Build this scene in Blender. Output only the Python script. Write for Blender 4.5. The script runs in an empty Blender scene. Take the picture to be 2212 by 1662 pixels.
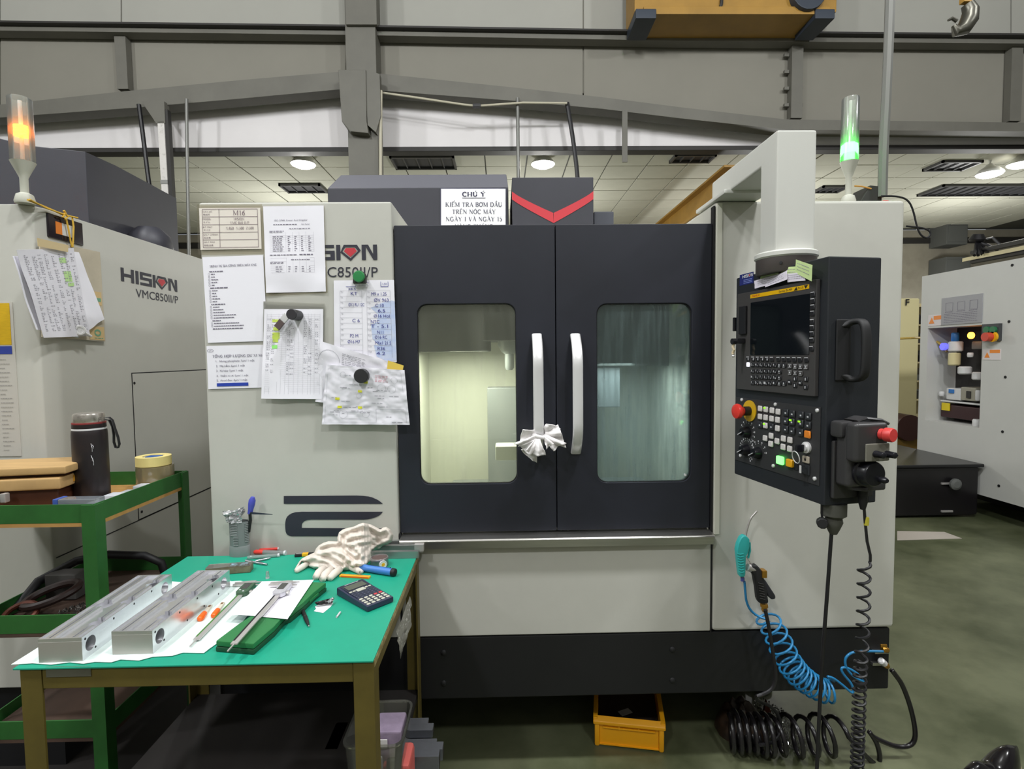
import bpy, bmesh, math, random, unicodedata
from mathutils import Vector, Matrix, noise as mn
V = Vector
random.seed(7)
C = bpy.context.scene.collection
scene = bpy.context.scene
# ------------------------------------------------------------------ camera
FL = 1180.0
YAW, PIT, ROL = math.radians(1.1), math.radians(3.06), math.radians(0.62)
CAM = V((0, 0, 1.5))
_f = V((math.sin(YAW) * math.cos(PIT), math.cos(YAW) * math.cos(PIT), -math.sin(PIT)))
_r0 = V((math.cos(YAW), -math.sin(YAW), 0)); _u0 = _r0.cross(_f)
_r = _r0 * math.cos(ROL) - _u0 * math.sin(ROL)
_u = _u0 * math.cos(ROL) + _r0 * math.sin(ROL)
cd = bpy.data.cameras.new('camera'); cam = bpy.data.objects.new('camera', cd); C.objects.link(cam)
cd.sensor_width = 36; cd.lens = FL / 2212 * 36; cd.clip_start = 0.05
m3 = Matrix((_r, _u, -_f)).transposed()
cam.matrix_world = Matrix.Translation(CAM) @ m3.to_4x4()
scene.camera = cam
# ------------------------------------------------------------------ world, lamps, exposure
w = bpy.data.worlds.new('hall_air'); scene.world = w; w.use_nodes = True
w.node_tree.nodes['Background'].inputs[0].default_value = (0.9, 0.95, 1, 1)
w.node_tree.nodes['Background'].inputs[1].default_value = 0.25
def area(name, loc, size, e, col=(1, 1, 1), rot=(0, 0, 0), sp=None):
    l = bpy.data.lights.new(name, 'AREA'); l.shape = 'DISK'; l.size = size; l.energy = e; l.color = col
    if sp: l.spread = sp
    o = bpy.data.objects.new(name, l); C.objects.link(o); o.location = loc; o.rotation_euler = rot
    return o
def lamp(name, loc, r, e, col):
    l = bpy.data.lights.new(name, 'POINT'); l.shadow_soft_size = r; l.energy = e; l.color = col
    o = bpy.data.objects.new(name, l); C.objects.link(o); o.location = loc
    return o
for (x, y, e) in [(-2.7, 0.35, 430), (1.5, 0.35, 430), (5.7, 0.3, 430), (-6.8, 0.3, 430), (-2.7, -3.4, 330), (1.8, -3.4, 330)]:
    lamp('bay_lamp', (x, y, 6.2), 0.2, e, (0.97, 0.99, 1.0))
for x in (-3.6, 0.6, 4.8, 8.6):
    lamp('far_fill', (x, 9.9, 2.9), 0.2, 95, (1, 1, 0.97))  # added fill lights without fixtures, hung low to brighten the tiled ceiling evenly
area('chamber_fill', (-0.14, 2.3, 1.52), 0.22, 6.5, (1.0, 1.0, 0.94))  # unseen disc lights added to brighten the chamber below its dark guards
area('chamber_fill', (0.5, 2.3, 1.46), 0.2, 4, (0.96, 1.0, 1.0))
vs = scene.view_settings
vs.view_transform = 'Standard'; vs.look = 'None'; vs.gamma = 1.0; vs.use_curve_mapping = False
vs.exposure = 0.3
# ------------------------------------------------------------------ pixel helpers (frame 2212 x 1662)
def ray(px, py):
    return _f + _r * ((px - 1106) / FL) + _u * ((831 - py) / FL)
def PY(px, py, y):
    d = ray(px, py); return CAM + d * (y / d.y)
def PX(px, py, x):
    d = ray(px, py); return CAM + d * (x / d.x)
def PZ(px, py, z):
    d = ray(px, py); return CAM + d * ((z - 1.5) / d.z)
def PP(px, py, o, n):
    d = ray(px, py); return CAM + d * ((o - CAM).dot(n) / d.dot(n))
FY = 1.873
def F(px, py, off=0.0): return PY(px, py, FY - off)
# ------------------------------------------------------------------ materials
def lin(c):
    return tuple(((x / 255) / 12.92 if x / 255 <= 0.04045 else ((x / 255 + 0.055) / 1.055) ** 2.4) for x in c[:3]) + (1,)
MATS = {}
def mat(name, c, rough=0.5, metal=0.0, var=0.0, vscale=20.0, bump=0.0, bscale=200.0, emit=0.0, trans=0.0, alpha=1.0, c2=None, stretch=None, spec=None, coat=0.0, vlo=0.35, vhi=0.65):
    if name in MATS: return MATS[name]
    m = bpy.data.materials.new(name); m.use_nodes = True; nt = m.node_tree
    b = nt.nodes['Principled BSDF']; L = nt.links
    b.inputs['Base Color'].default_value = lin(c); b.inputs['Roughness'].default_value = rough; b.inputs['Metallic'].default_value = metal
    if coat: b.inputs['Coat Weight'].default_value = coat
    if spec is not None: b.inputs['Specular IOR Level'].default_value = spec
    tc = nt.nodes.new('ShaderNodeTexCoord'); src = tc.outputs['Object']
    if stretch:
        mp = nt.nodes.new('ShaderNodeMapping'); mp.inputs['Scale'].default_value = stretch; L.new(src, mp.inputs[0]); src = mp.outputs[0]
    if var or c2:
        n = nt.nodes.new('ShaderNodeTexNoise'); n.inputs['Scale'].default_value = vscale; n.inputs['Detail'].default_value = 6; n.inputs['Roughness'].default_value = 0.65
        L.new(src, n.inputs['Vector'])
        r = nt.nodes.new('ShaderNodeValToRGB'); L.new(n.outputs['Fac'], r.inputs[0])
        r.color_ramp.elements[0].position = vlo; r.color_ramp.elements[1].position = vhi
        a = lin(c)
        r.color_ramp.elements[0].color = a if c2 else tuple(x * (1 - var) for x in a[:3]) + (1,)
        r.color_ramp.elements[1].color = lin(c2) if c2 else tuple(min(1, x * (1 + var)) for x in a[:3]) + (1,)
        L.new(r.outputs[0], b.inputs['Base Color'])
    if bump:
        n2 = nt.nodes.new('ShaderNodeTexNoise'); n2.inputs['Scale'].default_value = bscale; n2.inputs['Detail'].default_value = 3; L.new(src, n2.inputs['Vector'])
        bp = nt.nodes.new('ShaderNodeBump'); bp.inputs['Strength'].default_value = bump; bp.inputs['Distance'].default_value = 0.002
        L.new(n2.outputs['Fac'], bp.inputs['Height']); L.new(bp.outputs[0], b.inputs['Normal'])
    if emit:
        b.inputs['Emission Color'].default_value = lin(c); b.inputs['Emission Strength'].default_value = emit
    if trans: b.inputs['Transmission Weight'].default_value = trans
    if alpha < 1: b.inputs['Alpha'].default_value = alpha
    MATS[name] = m; return m
def clear_mat(name, tint, haze=0.15, hazec=(220, 225, 220), gloss=0.1, streak=None, hlo=0.4, hhi=0.7, hmax=0.6, rough=0.03):
    """clear sheet: see-through part + mirror by fresnel + a haze of dried coolant or scuffs"""
    if name in MATS: return MATS[name]
    m = bpy.data.materials.new(name); m.use_nodes = True; nt = m.node_tree; L = nt.links
    for n in list(nt.nodes): nt.nodes.remove(n)
    out = nt.nodes.new('ShaderNodeOutputMaterial')
    tr = nt.nodes.new('ShaderNodeBsdfTransparent'); tr.inputs[0].default_value = lin(tint)
    gl = nt.nodes.new('ShaderNodeBsdfGlossy'); gl.inputs['Roughness'].default_value = rough; gl.inputs[0].default_value = (1, 1, 1, 1)
    fr = nt.nodes.new('ShaderNodeFresnel'); fr.inputs[0].default_value = 1.45
    df = nt.nodes.new('ShaderNodeBsdfDiffuse'); df.inputs[0].default_value = lin(hazec)
    tl = nt.nodes.new('ShaderNodeBsdfTranslucent'); tl.inputs[0].default_value = lin(hazec)
    ad = nt.nodes.new('ShaderNodeMixShader'); ad.inputs[0].default_value = 0.5; L.new(df.outputs[0], ad.inputs[1]); L.new(tl.outputs[0], ad.inputs[2])
    m1 = nt.nodes.new('ShaderNodeMixShader'); L.new(tr.outputs[0], m1.inputs[1]); L.new(ad.outputs[0], m1.inputs[2]); m1.inputs[0].default_value = haze
    if streak:
        tc = nt.nodes.new('ShaderNodeTexCoord'); mp = nt.nodes.new('ShaderNodeMapping'); mp.inputs['Scale'].default_value = streak
        n = nt.nodes.new('ShaderNodeTexNoise'); n.inputs['Scale'].default_value = 1; n.inputs['Detail'].default_value = 5
        L.new(tc.outputs['Object'], mp.inputs[0]); L.new(mp.outputs[0], n.inputs['Vector'])
        mr = nt.nodes.new('ShaderNodeMapRange'); mr.inputs['From Min'].default_value = hlo; mr.inputs['From Max'].default_value = hhi
        mr.inputs['To Min'].default_value = haze; mr.inputs['To Max'].default_value = hmax
        L.new(n.outputs['Fac'], mr.inputs['Value']); L.new(mr.outputs[0], m1.inputs[0])
    m2 = nt.nodes.new('ShaderNodeMixShader'); L.new(m1.outputs[0], m2.inputs[1]); L.new(gl.outputs[0], m2.inputs[2])
    mu = nt.nodes.new('ShaderNodeMath'); mu.operation = 'MULTIPLY_ADD'; mu.inputs[1].default_value = 1; mu.inputs[2].default_value = gloss * 0.3
    L.new(fr.outputs[0], mu.inputs[0]); L.new(mu.outputs[0], m2.inputs[0]); L.new(m2.outputs[0], out.inputs[0])
    MATS[name] = m; return m
# ------------------------------------------------------------------ mesh builder
ORIG = {}
class MB:
    def __init__(s, M=None): s.v = []; s.f = []; s.M = M
    def add(s, vs, fs):
        b = len(s.v)
        s.v += [(s.M @ V(p)) if s.M else V(p) for p in vs]
        s.f += [tuple(i + b for i in f) for f in fs]
        return s
    def box(s, x0, x1, y0, y1, z0, z1):
        return s.add([(x0, y0, z0), (x1, y0, z0), (x1, y1, z0), (x0, y1, z0), (x0, y0, z1), (x1, y0, z1), (x1, y1, z1), (x0, y1, z1)],
                     [(0, 3, 2, 1), (4, 5, 6, 7), (0, 1, 5, 4), (1, 2, 6, 5), (2, 3, 7, 6), (3, 0, 4, 7)])
    def prism(s, pts, vec):
        n = len(pts); vec = V(vec); a = [V(p) for p in pts]
        return s.add(a + [p + vec for p in a], [tuple(range(n))[::-1], tuple(range(n, 2 * n))] + [(i, (i + 1) % n, n + (i + 1) % n, n + i) for i in range(n)])
    def poly(s, pts): return s.add(pts, [tuple(range(len(pts)))])
    def tube(s, path, r, n=8, closed=False, prof=None):
        P = [V(p) for p in path]; k = len(P); rs = r if isinstance(r, (list, tuple)) else [r] * k
        T = []
        for i in range(k):
            a = P[(i - 1) % k] if (closed or i > 0) else P[0]; b = P[(i + 1) % k] if (closed or i < k - 1) else P[-1]
            t = (b - a); T.append(t.normalized() if t.length > 1e-9 else V((0, 0, 1)))
        up = V((0, 0, 1)) if abs(T[0].z) < 0.9 else V((0, 1, 0))
        nn = (up - T[0] * up.dot(T[0])).normalized(); vs = []
        for i in range(k):
            nn = (nn - T[i] * nn.dot(T[i]))
            nn = nn.normalized() if nn.length > 1e-6 else T[i].orthogonal().normalized()
            bb = T[i].cross(nn)
            for j in range(n):
                a = 2 * math.pi * j / n; vs.append(P[i] + (nn * math.cos(a) + bb * math.sin(a)) * rs[i])
        fs = []
        for i in range(k if closed else k - 1):
            for j in range(n):
                i2 = (i + 1) % k; j2 = (j + 1) % n
                fs.append((i * n + j, i * n + j2, i2 * n + j2, i2 * n + j))
        if not closed: fs += [tuple(range(n))[::-1], tuple(range((k - 1) * n, k * n))]
        return s.add(vs, fs)
    def sweep(s, path, wv, w, h, n=12, p=0.5):
        """flattened bar: width along wv, thickness across it"""
        P = [V(q) for q in path]; wv = V(wv).normalized(); k = len(P); vs = []
        for i in range(k):
            t = (P[min(i + 1, k - 1)] - P[max(i - 1, 0)]).normalized(); b = t.cross(wv).normalized()
            for j in range(n):
                a = 2 * math.pi * j / n; ca, sa = math.cos(a), math.sin(a)
                vs.append(P[i] + wv * (w / 2 * math.copysign(abs(ca) ** p, ca)) + b * (h / 2 * math.copysign(abs(sa) ** p, sa)))
        fs = [(i * n + j, i * n + (j + 1) % n, (i + 1) * n + (j + 1) % n, (i + 1) * n + j) for i in range(k - 1) for j in range(n)]
        fs += [tuple(range(n))[::-1], tuple(range((k - 1) * n, k * n))]
        return s.add(vs, fs)
    def lathe(s, prof, o=(0, 0, 0), ax=(0, 0, 1), n=24, sx=1.0, sy=1.0):
        o = V(o); ax = V(ax).normalized(); a = ax.orthogonal().normalized()
        if abs(ax.z) > 0.99: a = V((1, 0, 0))
        b = ax.cross(a); vs = []
        for r, h in prof:
            for j in range(n):
                t = 2 * math.pi * j / n; vs.append(o + ax * h + a * (r * sx * math.cos(t)) + b * (r * sy * math.sin(t)))
        k = len(prof)
        fs = [(i * n + j, i * n + (j + 1) % n, (i + 1) * n + (j + 1) % n, (i + 1) * n + j) for i in range(k - 1) for j in range(n)]
        fs += [tuple(range(n))[::-1], tuple(range((k - 1) * n, k * n))]
        return s.add(vs, fs)
    def cyl(s, o, ax, r, h, n=20): return s.lathe([(r, 0), (r, h)], o, ax, n)
    def ball(s, o, rx, ry=None, rz=None, n=14):
        ry = ry or rx; rz = rz or rx; vs = []; m = n // 2
        for i in range(m + 1):
            p = math.pi * i / m
            for j in range(n):
                t = 2 * math.pi * j / n; vs.append(V(o) + V((rx * math.sin(p) * math.cos(t), ry * math.sin(p) * math.sin(t), rz * math.cos(p))))
        return s.add(vs, [(i * n + j, i * n + (j + 1) % n, (i + 1) * n + (j + 1) % n, (i + 1) * n + j) for i in range(m) for j in range(n)])
    def grid(s, fn, nu, nv, th=0.0):
        """fn(u, v) -> point; th gives the sheet thickness along its normal"""
        P = [[V(fn(i / nu, j / nv)) for i in range(nu + 1)] for j in range(nv + 1)]
        vs = [p for r_ in P for p in r_]; W = nu + 1
        fs = [(j * W + i, j * W + i + 1, (j + 1) * W + i + 1, (j + 1) * W + i) for j in range(nv) for i in range(nu)]
        if th:
            nb = []
            for j in range(nv + 1):
                for i in range(nu + 1):
                    du = P[j][min(i + 1, nu)] - P[j][max(i - 1, 0)]; dv = P[min(j + 1, nv)][i] - P[max(j - 1, 0)][i]
                    q = du.cross(dv); nb.append(P[j][i] + (q.normalized() if q.length > 1e-12 else V((0, 0, 0))) * th)
            K = len(vs); fs2 = [tuple(a + K for a in f[::-1]) for f in fs]
            rim = [j * W for j in range(nv + 1)]; rim2 = [j * W + nu for j in range(nv + 1)]
            b0 = list(range(W)); b1 = [nv * W + i for i in range(W)]
            sd = []
            for e in (rim, rim2, b0, b1): sd += [(e[i], e[i + 1], e[i + 1] + K, e[i] + K) for i in range(len(e) - 1)]
            vs = vs + nb; fs = fs + fs2 + sd
        return s.add(vs, fs)
    def frame(s, o, i, r, y0, y1, k=5):
        """plate in the XZ plane with a round-cornered opening; o, i = x0, x1, z0, z1"""
        ox0, ox1, oz0, oz1 = o; x0, x1, z0, z1 = i; I = []; O = []
        for (cx, cz, a0, oc) in ((x1 - r, z1 - r, 0, (ox1, oz1)), (x0 + r, z1 - r, 90, (ox0, oz1)), (x0 + r, z0 + r, 180, (ox0, oz0)), (x1 - r, z0 + r, 270, (ox1, oz0))):
            for t in range(k + 1):
                a = math.radians(a0 + 90 * t / k); I.append((cx + r * math.cos(a), cz + r * math.sin(a))); O.append(oc)
        n = len(I); vs = []
        for y in (y0, y1): vs += [(p[0], y, p[1]) for p in O] + [(p[0], y, p[1]) for p in I]
        fs = []
        for q in range(n):
            q2 = (q + 1) % n
            fs += [(q, q2, n + q2, n + q), (2 * n + q, 3 * n + q, 3 * n + q2, 2 * n + q2), (n + q, n + q2, 3 * n + q2, 3 * n + q), (q, 2 * n + q, 2 * n + q2, q2)]
        return s.add(vs, fs)
    def build(s, name, m, parent=None, bevel=0.0, smooth=False, seg=2, kind=None, o=None, label=None, ang=0.7):
        me = bpy.data.meshes.new(name)
        if parent is not None: o = ORIG[parent]
        if o is None:
            xs = [p.x for p in s.v]; ys = [p.y for p in s.v]; zs = [p.z for p in s.v]
            o = V(((min(xs) + max(xs)) / 2, (min(ys) + max(ys)) / 2, min(zs)))
        me.from_pydata([p - o for p in s.v], [], s.f)
        bm = bmesh.new(); bm.from_mesh(me)
        bmesh.ops.remove_doubles(bm, verts=bm.verts, dist=1e-6)
        bmesh.ops.dissolve_degenerate(bm, dist=1e-7, edges=bm.edges)
        bmesh.ops.recalc_face_normals(bm, faces=bm.faces)
        if bevel:
            es = [e for e in bm.edges if len(e.link_faces) == 2 and e.calc_face_angle(0) > 0.5]
            bmesh.ops.bevel(bm, geom=es, offset=bevel, segments=seg, affect='EDGES', clamp_overlap=True, profile=0.5)
        bm.to_mesh(me); bm.free()
        if smooth or bevel:
            for p in me.polygons: p.use_smooth = True
            me.set_sharp_from_angle(angle=ang)
        me.materials.append(m)
        ob = bpy.data.objects.new(name, me); C.objects.link(ob); ORIG[ob] = V(o)
        if parent is not None: ob.parent = parent
        else: ob.location = o
        if bevel and not smooth: wn = ob.modifiers.new('wn', 'WEIGHTED_NORMAL'); wn.keep_sharp = True
        if kind: ob['kind'] = kind
        if label: ob['label'] = label
        return ob
def tag(o, label, cat, group=None):
    o['label'] = label; o['category'] = cat
    if group: o['group'] = group
    return o
def thing(name, label, cat, loc, group=None):
    o = bpy.data.objects.new(name, None); C.objects.link(o); o.location = V(loc); ORIG[o] = V(loc); o.empty_display_size = 0.05
    return tag(o, label, cat, group)
def smooth(P, n=2):
    P = [V(p) for p in P]
    for _ in range(n):
        Q = [P[0]]
        for a, b in zip(P, P[1:]): Q += [a.lerp(b, .25), a.lerp(b, .75)]
        P = Q + [P[-1]]
    return P
def frameM(o, x, z):
    """local frame: origin o, x axis x, z axis z (y = z cross x)"""
    x = V(x).normalized(); z = V(z).normalized(); y = z.cross(x).normalized(); z = x.cross(y)
    return Matrix.Translation(V(o)) @ Matrix((x, y, z)).transposed().to_4x4()
# ------------------------------------------------------------------ lettering
_T = {}
def text2d(s, bold=0.0, res=3):
    k = (s, bold)
    if k not in _T:
        cu = bpy.data.curves.new('txt', 'FONT'); cu.body = s; cu.size = 1; cu.resolution_u = res; cu.offset = bold; cu.fill_mode = 'FRONT'
        ob = bpy.data.objects.new('txt', cu); C.objects.link(ob)
        dg = bpy.context.evaluated_depsgraph_get(); dg.update()
        me = bpy.data.meshes.new_from_object(ob.evaluated_get(dg))
        vs = [(v.co.x, v.co.y) for v in me.vertices]; fs = [tuple(p.vertices) for p in me.polygons]
        bpy.data.objects.remove(ob); bpy.data.curves.remove(cu); bpy.data.meshes.remove(me)
        if not vs: vs = [(0, 0), (1, 0), (0, 1)]; fs = []
        x0 = min(v[0] for v in vs); x1 = max(v[0] for v in vs); y0 = min(v[1] for v in vs); y1 = max(v[1] for v in vs)
        _T[k] = ([((a - x0) / max(1e-6, x1 - x0), (b - y0) / max(1e-6, y1 - y0)) for a, b in vs], fs, (x1 - x0) / max(1e-6, y1 - y0))
    return _T[k]
# a small serif capital alphabet: width, strokes (1 thick / 0 thin), serif spots
def _arc(cx, cy, rx, ry, a0, a1, n=8):
    return [(cx + rx * math.cos(math.radians(a0 + (a1 - a0) * i / n)), cy + ry * math.sin(math.radians(a0 + (a1 - a0) * i / n))) for i in range(n + 1)]
G = {
 'A': (.74, [(0, [(.1, 0), (.37, 1)]), (1, [(.37, 1), (.64, 0)]), (0, [(.19, .34), (.54, .34)])], [(.1, 0), (.64, 0)]),
 'B': (.66, [(1, [(.14, 0), (.14, 1)]), (0, [(.14, 1), (.34, 1)]), (1, _arc(.34, .76, .2, .24, 90, -90)), (1, _arc(.34, .26, .24, .26, 90, -90)), (0, [(.14, .52), (.34, .52)]), (0, [(.14, 0), (.34, 0)])], [(.14, 0), (.14, 1)]),
 'C': (.72, [(1, _arc(.4, .5, .31, .5, 50, 310, 14)), (0, [(.62, .98), (.62, .7)])], []),
 'D': (.76, [(1, [(.14, 0), (.14, 1)]), (0, [(.14, 1), (.34, 1)]), (1, _arc(.34, .5, .32, .5, 90, -90, 12)), (0, [(.14, 0), (.34, 0)])], [(.14, 0), (.14, 1)]),
 'E': (.64, [(1, [(.14, 0), (.14, 1)]), (0, [(.14, 1), (.55, 1), (.55, .78)]), (0, [(.14, .5), (.42, .5)]), (0, [(.14, 0), (.57, 0), (.57, .24)])], [(.14, 0), (.14, 1)]),
 'G': (.78, [(1, _arc(.4, .5, .31, .5, 50, 300, 14)), (1, [(.62, .02), (.62, .42)]), (0, [(.62, .98), (.62, .72)])], [(.62, .42)]),
 'H': (.8, [(1, [(.15, 0), (.15, 1)]), (1, [(.65, 0), (.65, 1)]), (0, [(.15, .5), (.65, .5)])], [(.15, 0), (.15, 1), (.65, 0), (.65, 1)]),
 'I': (.34, [(1, [(.17, 0), (.17, 1)])], [(.17, 0), (.17, 1)]),
 'K': (.78, [(1, [(.15, 0), (.15, 1)]), (0, [(.15, .42), (.6, 1)]), (1, [(.32, .6), (.66, 0)])], [(.15, 0), (.15, 1), (.6, 1), (.66, 0)]),
 'L': (.64, [(1, [(.15, 0), (.15, 1)]), (0, [(.15, 0), (.58, 0), (.58, .26)])], [(.15, 0), (.15, 1)]),
 'M': (.94, [(0, [(.14, 0), (.14, 1)]), (1, [(.14, 1), (.46, .1)]), (0, [(.46, .1), (.78, 1)]), (1, [(.79, 0), (.79, 1)])], [(.14, 0), (.79, 0), (.12, 1), (.8, 1)]),
 'N': (.8, [(0, [(.14, 0), (.14, 1)]), (1, [(.14, 1), (.66, 0)]), (0, [(.66, 0), (.66, 1)])], [(.14, 0), (.12, 1), (.66, 1)]),
 'O': (.78, [(1, _arc(.39, .5, .3, .5, 0, 360, 18))], []),
 'P': (.62, [(1, [(.14, 0), (.14, 1)]), (0, [(.14, 1), (.34, 1)]), (1, _arc(.34, .74, .2, .26, 90, -90)), (0, [(.14, .48), (.34, .48)])], [(.14, 0), (.14, 1)]),
 'R': (.72, [(1, [(.14, 0), (.14, 1)]), (0, [(.14, 1), (.34, 1)]), (1, _arc(.34, .74, .2, .26, 90, -90)), (0, [(.14, .48), (.34, .48)]), (1, [(.32, .48), (.62, 0)])], [(.14, 0), (.14, 1), (.64, 0)]),
 'S': (.58, [(1, _arc(.29, .75, .2, .25, 40, 230, 9) + _arc(.29, .25, .21, .25, 60, -140, 9))], []),
 'T': (.68, [(1, [(.34, 0), (.34, 1)]), (0, [(.06, .76), (.06, 1), (.62, 1), (.62, .76)])], [(.34, 0)]),
 'U': (.78, [(1, [(.15, 1), (.15, .3)] + _arc(.38, .3, .23, .3, 180, 360, 8)[1:]), (0, [(.61, .3), (.61, 1)])], [(.15, 1), (.61, 1)]),
 'V': (.74, [(1, [(.1, 1), (.37, 0)]), (0, [(.37, 0), (.64, 1)])], [(.1, 1), (.64, 1)]),
 'X': (.74, [(1, [(.1, 1), (.64, 0)]), (0, [(.1, 0), (.64, 1)])], [(.1, 1), (.64, 0), (.1, 0), (.64, 1)]),
 'Y': (.74, [(1, [(.1, 1), (.37, .48)]), (0, [(.64, 1), (.37, .48)]), (1, [(.37, .48), (.37, 0)])], [(.1, 1), (.64, 1), (.37, 0)]),
 'Z': (.64, [(0, [(.08, .76), (.08, 1), (.54, 1)]), (1, [(.54, 1), (.08, 0)]), (0, [(.08, 0), (.56, 0), (.56, .24)])], []),
 '0': (.54, [(1, _arc(.27, .5, .19, .5, 0, 360, 16))], []),
 '1': (.44, [(1, [(.24, 0), (.24, 1)]), (0, [(.1, .86), (.24, 1)])], [(.24, 0)]),
 '5': (.54, [(0, [(.45, 1), (.16, 1)]), (0, [(.16, 1), (.13, .58)]), (1, _arc(.24, .32, .2, .3, 110, -140, 10))], []),
 '6': (.54, [(1, [(.44, 1), (.2, .75)] + _arc(.27, .31, .18, .3, 160, 520, 14))], []),
 '8': (.54, [(1, _arc(.27, .76, .16, .24, 0, 360, 12)), (1, _arc(.27, .27, .19, .27, 0, 360, 12))], []),
 ':': (.3, [(1, [(.15, .02), (.15, .14)]), (1, [(.15, .5), (.15, .62)])], []),
 '/': (.4, [(0, [(.04, -.05), (.34, 1.03)])], []),
 ' ': (.34, [], []),
}
ACC = {0x301: [(0, [(.36, 1.1), (.5, 1.3)])], 0x300: [(0, [(.38, 1.1), (.24, 1.3)])], 0x302: [(0, [(.2, 1.08), (.36, 1.24), (.52, 1.08)])],
       0x309: [(0, [(.5, 1.2), (.6, 1.3), (.66, 1.4), (.56, 1.46)])], 0x323: [(1, [(.36, -.3), (.36, -.18)])], 0x31B: [(0, [(.64, .92), (.76, 1.0), (.78, 1.12)])],
       0x303: [(0, [(.18, 1.1), (.3, 1.2), (.42, 1.12), (.54, 1.22)])], 0x306: [(0, [(.2, 1.22), (.36, 1.1), (.52, 1.22)])]}
def serif2d(s, T=.13, t=.05):
    vs = []; fs = []; x = 0.0
    def stroke(pts, wd, ox):
        for (a, b) in zip(pts, pts[1:]):
            d = V((b[0] - a[0], b[1] - a[1])); L = d.length
            if L < 1e-6: continue
            d /= L; nx, ny = -d.y * wd / 2, d.x * wd / 2; ex = d * (wd * .2)
            k = len(vs)
            vs.extend([(ox + a[0] + nx - ex.x, a[1] + ny - ex.y), (ox + a[0] - nx - ex.x, a[1] - ny - ex.y), (ox + b[0] - nx + ex.x, b[1] - ny + ex.y), (ox + b[0] + nx + ex.x, b[1] + ny + ex.y)])
            fs.append((k, k + 1, k + 2, k + 3))
    last = None
    for ch in unicodedata.normalize('NFD', s):
        if unicodedata.combining(ch):
            dy = .2 if (ord(ch) in (0x301, 0x300) and last == 0x302) else 0
            dx = .16 if dy else 0
            for th, pts in ACC.get(ord(ch), []): stroke([(p[0] + dx, p[1] + dy * .6) for p in pts], t * 1.5 if th == 0 else T, x - .4 - wd_ / 2)
            last = ord(ch); continue
        last = None
        if ch not in G: ch = ' '
        wd_, st, sf = G[ch]
        for th, pts in st: stroke(pts, T if th else t, x)
        for (a, b) in sf: stroke([(a - .11, b + (t * .4 if b < .5 else -t * .4)), (a + .11, b + (t * .4 if b < .5 else -t * .4))], t * .9, x)
        x += wd_ + .04
    return vs, fs, x
class Print:
    """flat print laid on a surface given by pos(u, v) with v down from the top edge"""
    def __init__(s, pos): s.pos = pos; s.mb = MB()
    def rect(s, u0, v0, u1, v1, n=1):
        du = (u1 - u0) / n
        for i in range(n):
            a, b = u0 + du * i, u0 + du * (i + 1)
            s.mb.poly([s.pos(a, v0), s.pos(b, v0), s.pos(b, v1), s.pos(a, v1)])
    def line(s, pts, w, asp=1.0):
        for a, b in zip(pts, pts[1:]):
            d = V((b[0] - a[0], (b[1] - a[1]) * asp)); L = d.length
            if L < 1e-6: continue
            nx, ny = -d.y / L * w / 2, d.x / L * w / 2 / asp
            s.mb.poly([s.pos(a[0] + nx, a[1] + ny), s.pos(b[0] + nx, b[1] + ny), s.pos(b[0] - nx, b[1] - ny), s.pos(a[0] - nx, a[1] - ny)])
    def text(s, t, u0, v0, u1, v1, bold=0.0):
        vs, fs, _ = text2d(t, bold); s.mb.add([s.pos(u0 + (u1 - u0) * a, v1 + (v0 - v1) * b) for a, b in vs], fs)
    def serif(s, t, u0, v0, u1, v1, T=.13, th=.05):
        vs, fs, wd = serif2d(t, T, th); n = getattr(s.pos, 'n', None) or V((0, 0, 0))
        s.mb.add([s.pos(u0 + (u1 - u0) * a / wd, v1 + (v0 - v1) * b) + n * (2e-6 * (i // 4 % 60)) for i, (a, b) in enumerate(vs)], fs)
    def greek(s, u0, v0, u1, h, lo=.02, hi=.06, gap=.012):
        """a line of print too small to read: dashes"""
        u = u0
        while u < u1 - lo:
            k = min(random.uniform(lo, hi), u1 - u); s.rect(u, v0, u + k, v0 + h); u += k + gap
    def build(s, name, m, parent): return s.mb.build(name, m, parent)
def bilin(TL, TR, BR, BL, warp=None, off=0.0):
    TL, TR, BR, BL = map(V, (TL, TR, BR, BL)); nrm = (TR - TL).cross(TL - BL).normalized()
    def pos(u, v, o=off):
        p = (TL * (1 - u) + TR * u) * (1 - v) + (BL * (1 - u) + BR * u) * v
        return p + nrm * (o + (warp(u, v) if warp else 0))
    pos.n = nrm
    return pos
def shifted(pos, d):
    f = lambda u, v: pos(u, v) + pos.n * d
    f.n = pos.n; return f
# ================================================================== SETTING
m_floor = mat('floor_epoxy', (66, 72, 48), 0.4, c2=(106, 110, 84), vscale=1.6, bump=0.05, bscale=30, vlo=.38, vhi=.66)
m_hwall = mat('hall_wall', (120, 118, 112), 0.8)
m_bwall = mat('white_siding', (226, 222, 222), 0.7, var=0.03, vscale=0.8)
m_upan = mat('grey_siding', (130, 127, 117), 0.75, var=0.04, vscale=0.6)
m_upan2 = mat('pale_siding', (160, 159, 151), 0.75, var=0.03, vscale=0.6)
m_steel = mat('grey_steelwork', (104, 102, 94), 0.6, var=0.08, vscale=2)
m_dark = mat('dark_steel', (44, 42, 40), 0.6)
m_tile = mat('ceiling_board', (198, 197, 182), 0.85, var=0.06, vscale=1.1)
m_grid = mat('ceiling_grid', (70, 70, 62), 0.7)
YW = 7.5; ZC = 4.29
def struct(mb, name, m, bevel=0): return mb.build(name, m, None, bevel, kind='structure')
struct(MB().box(-9.5, 12.5, -6, 14, -0.1, 0), 'floor', m_floor)
struct(MB().box(-9.5, 12.5, -6, YW, 7.6, 7.7), 'ceiling_hall', m_hwall)
struct(MB().box(-9.6, -9.5, -6, 14, 0, 7.7), 'wall_left', m_hwall)
struct(MB().box(12.5, 12.6, -6, 14, 0, 7.7), 'wall_right', m_hwall)
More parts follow.
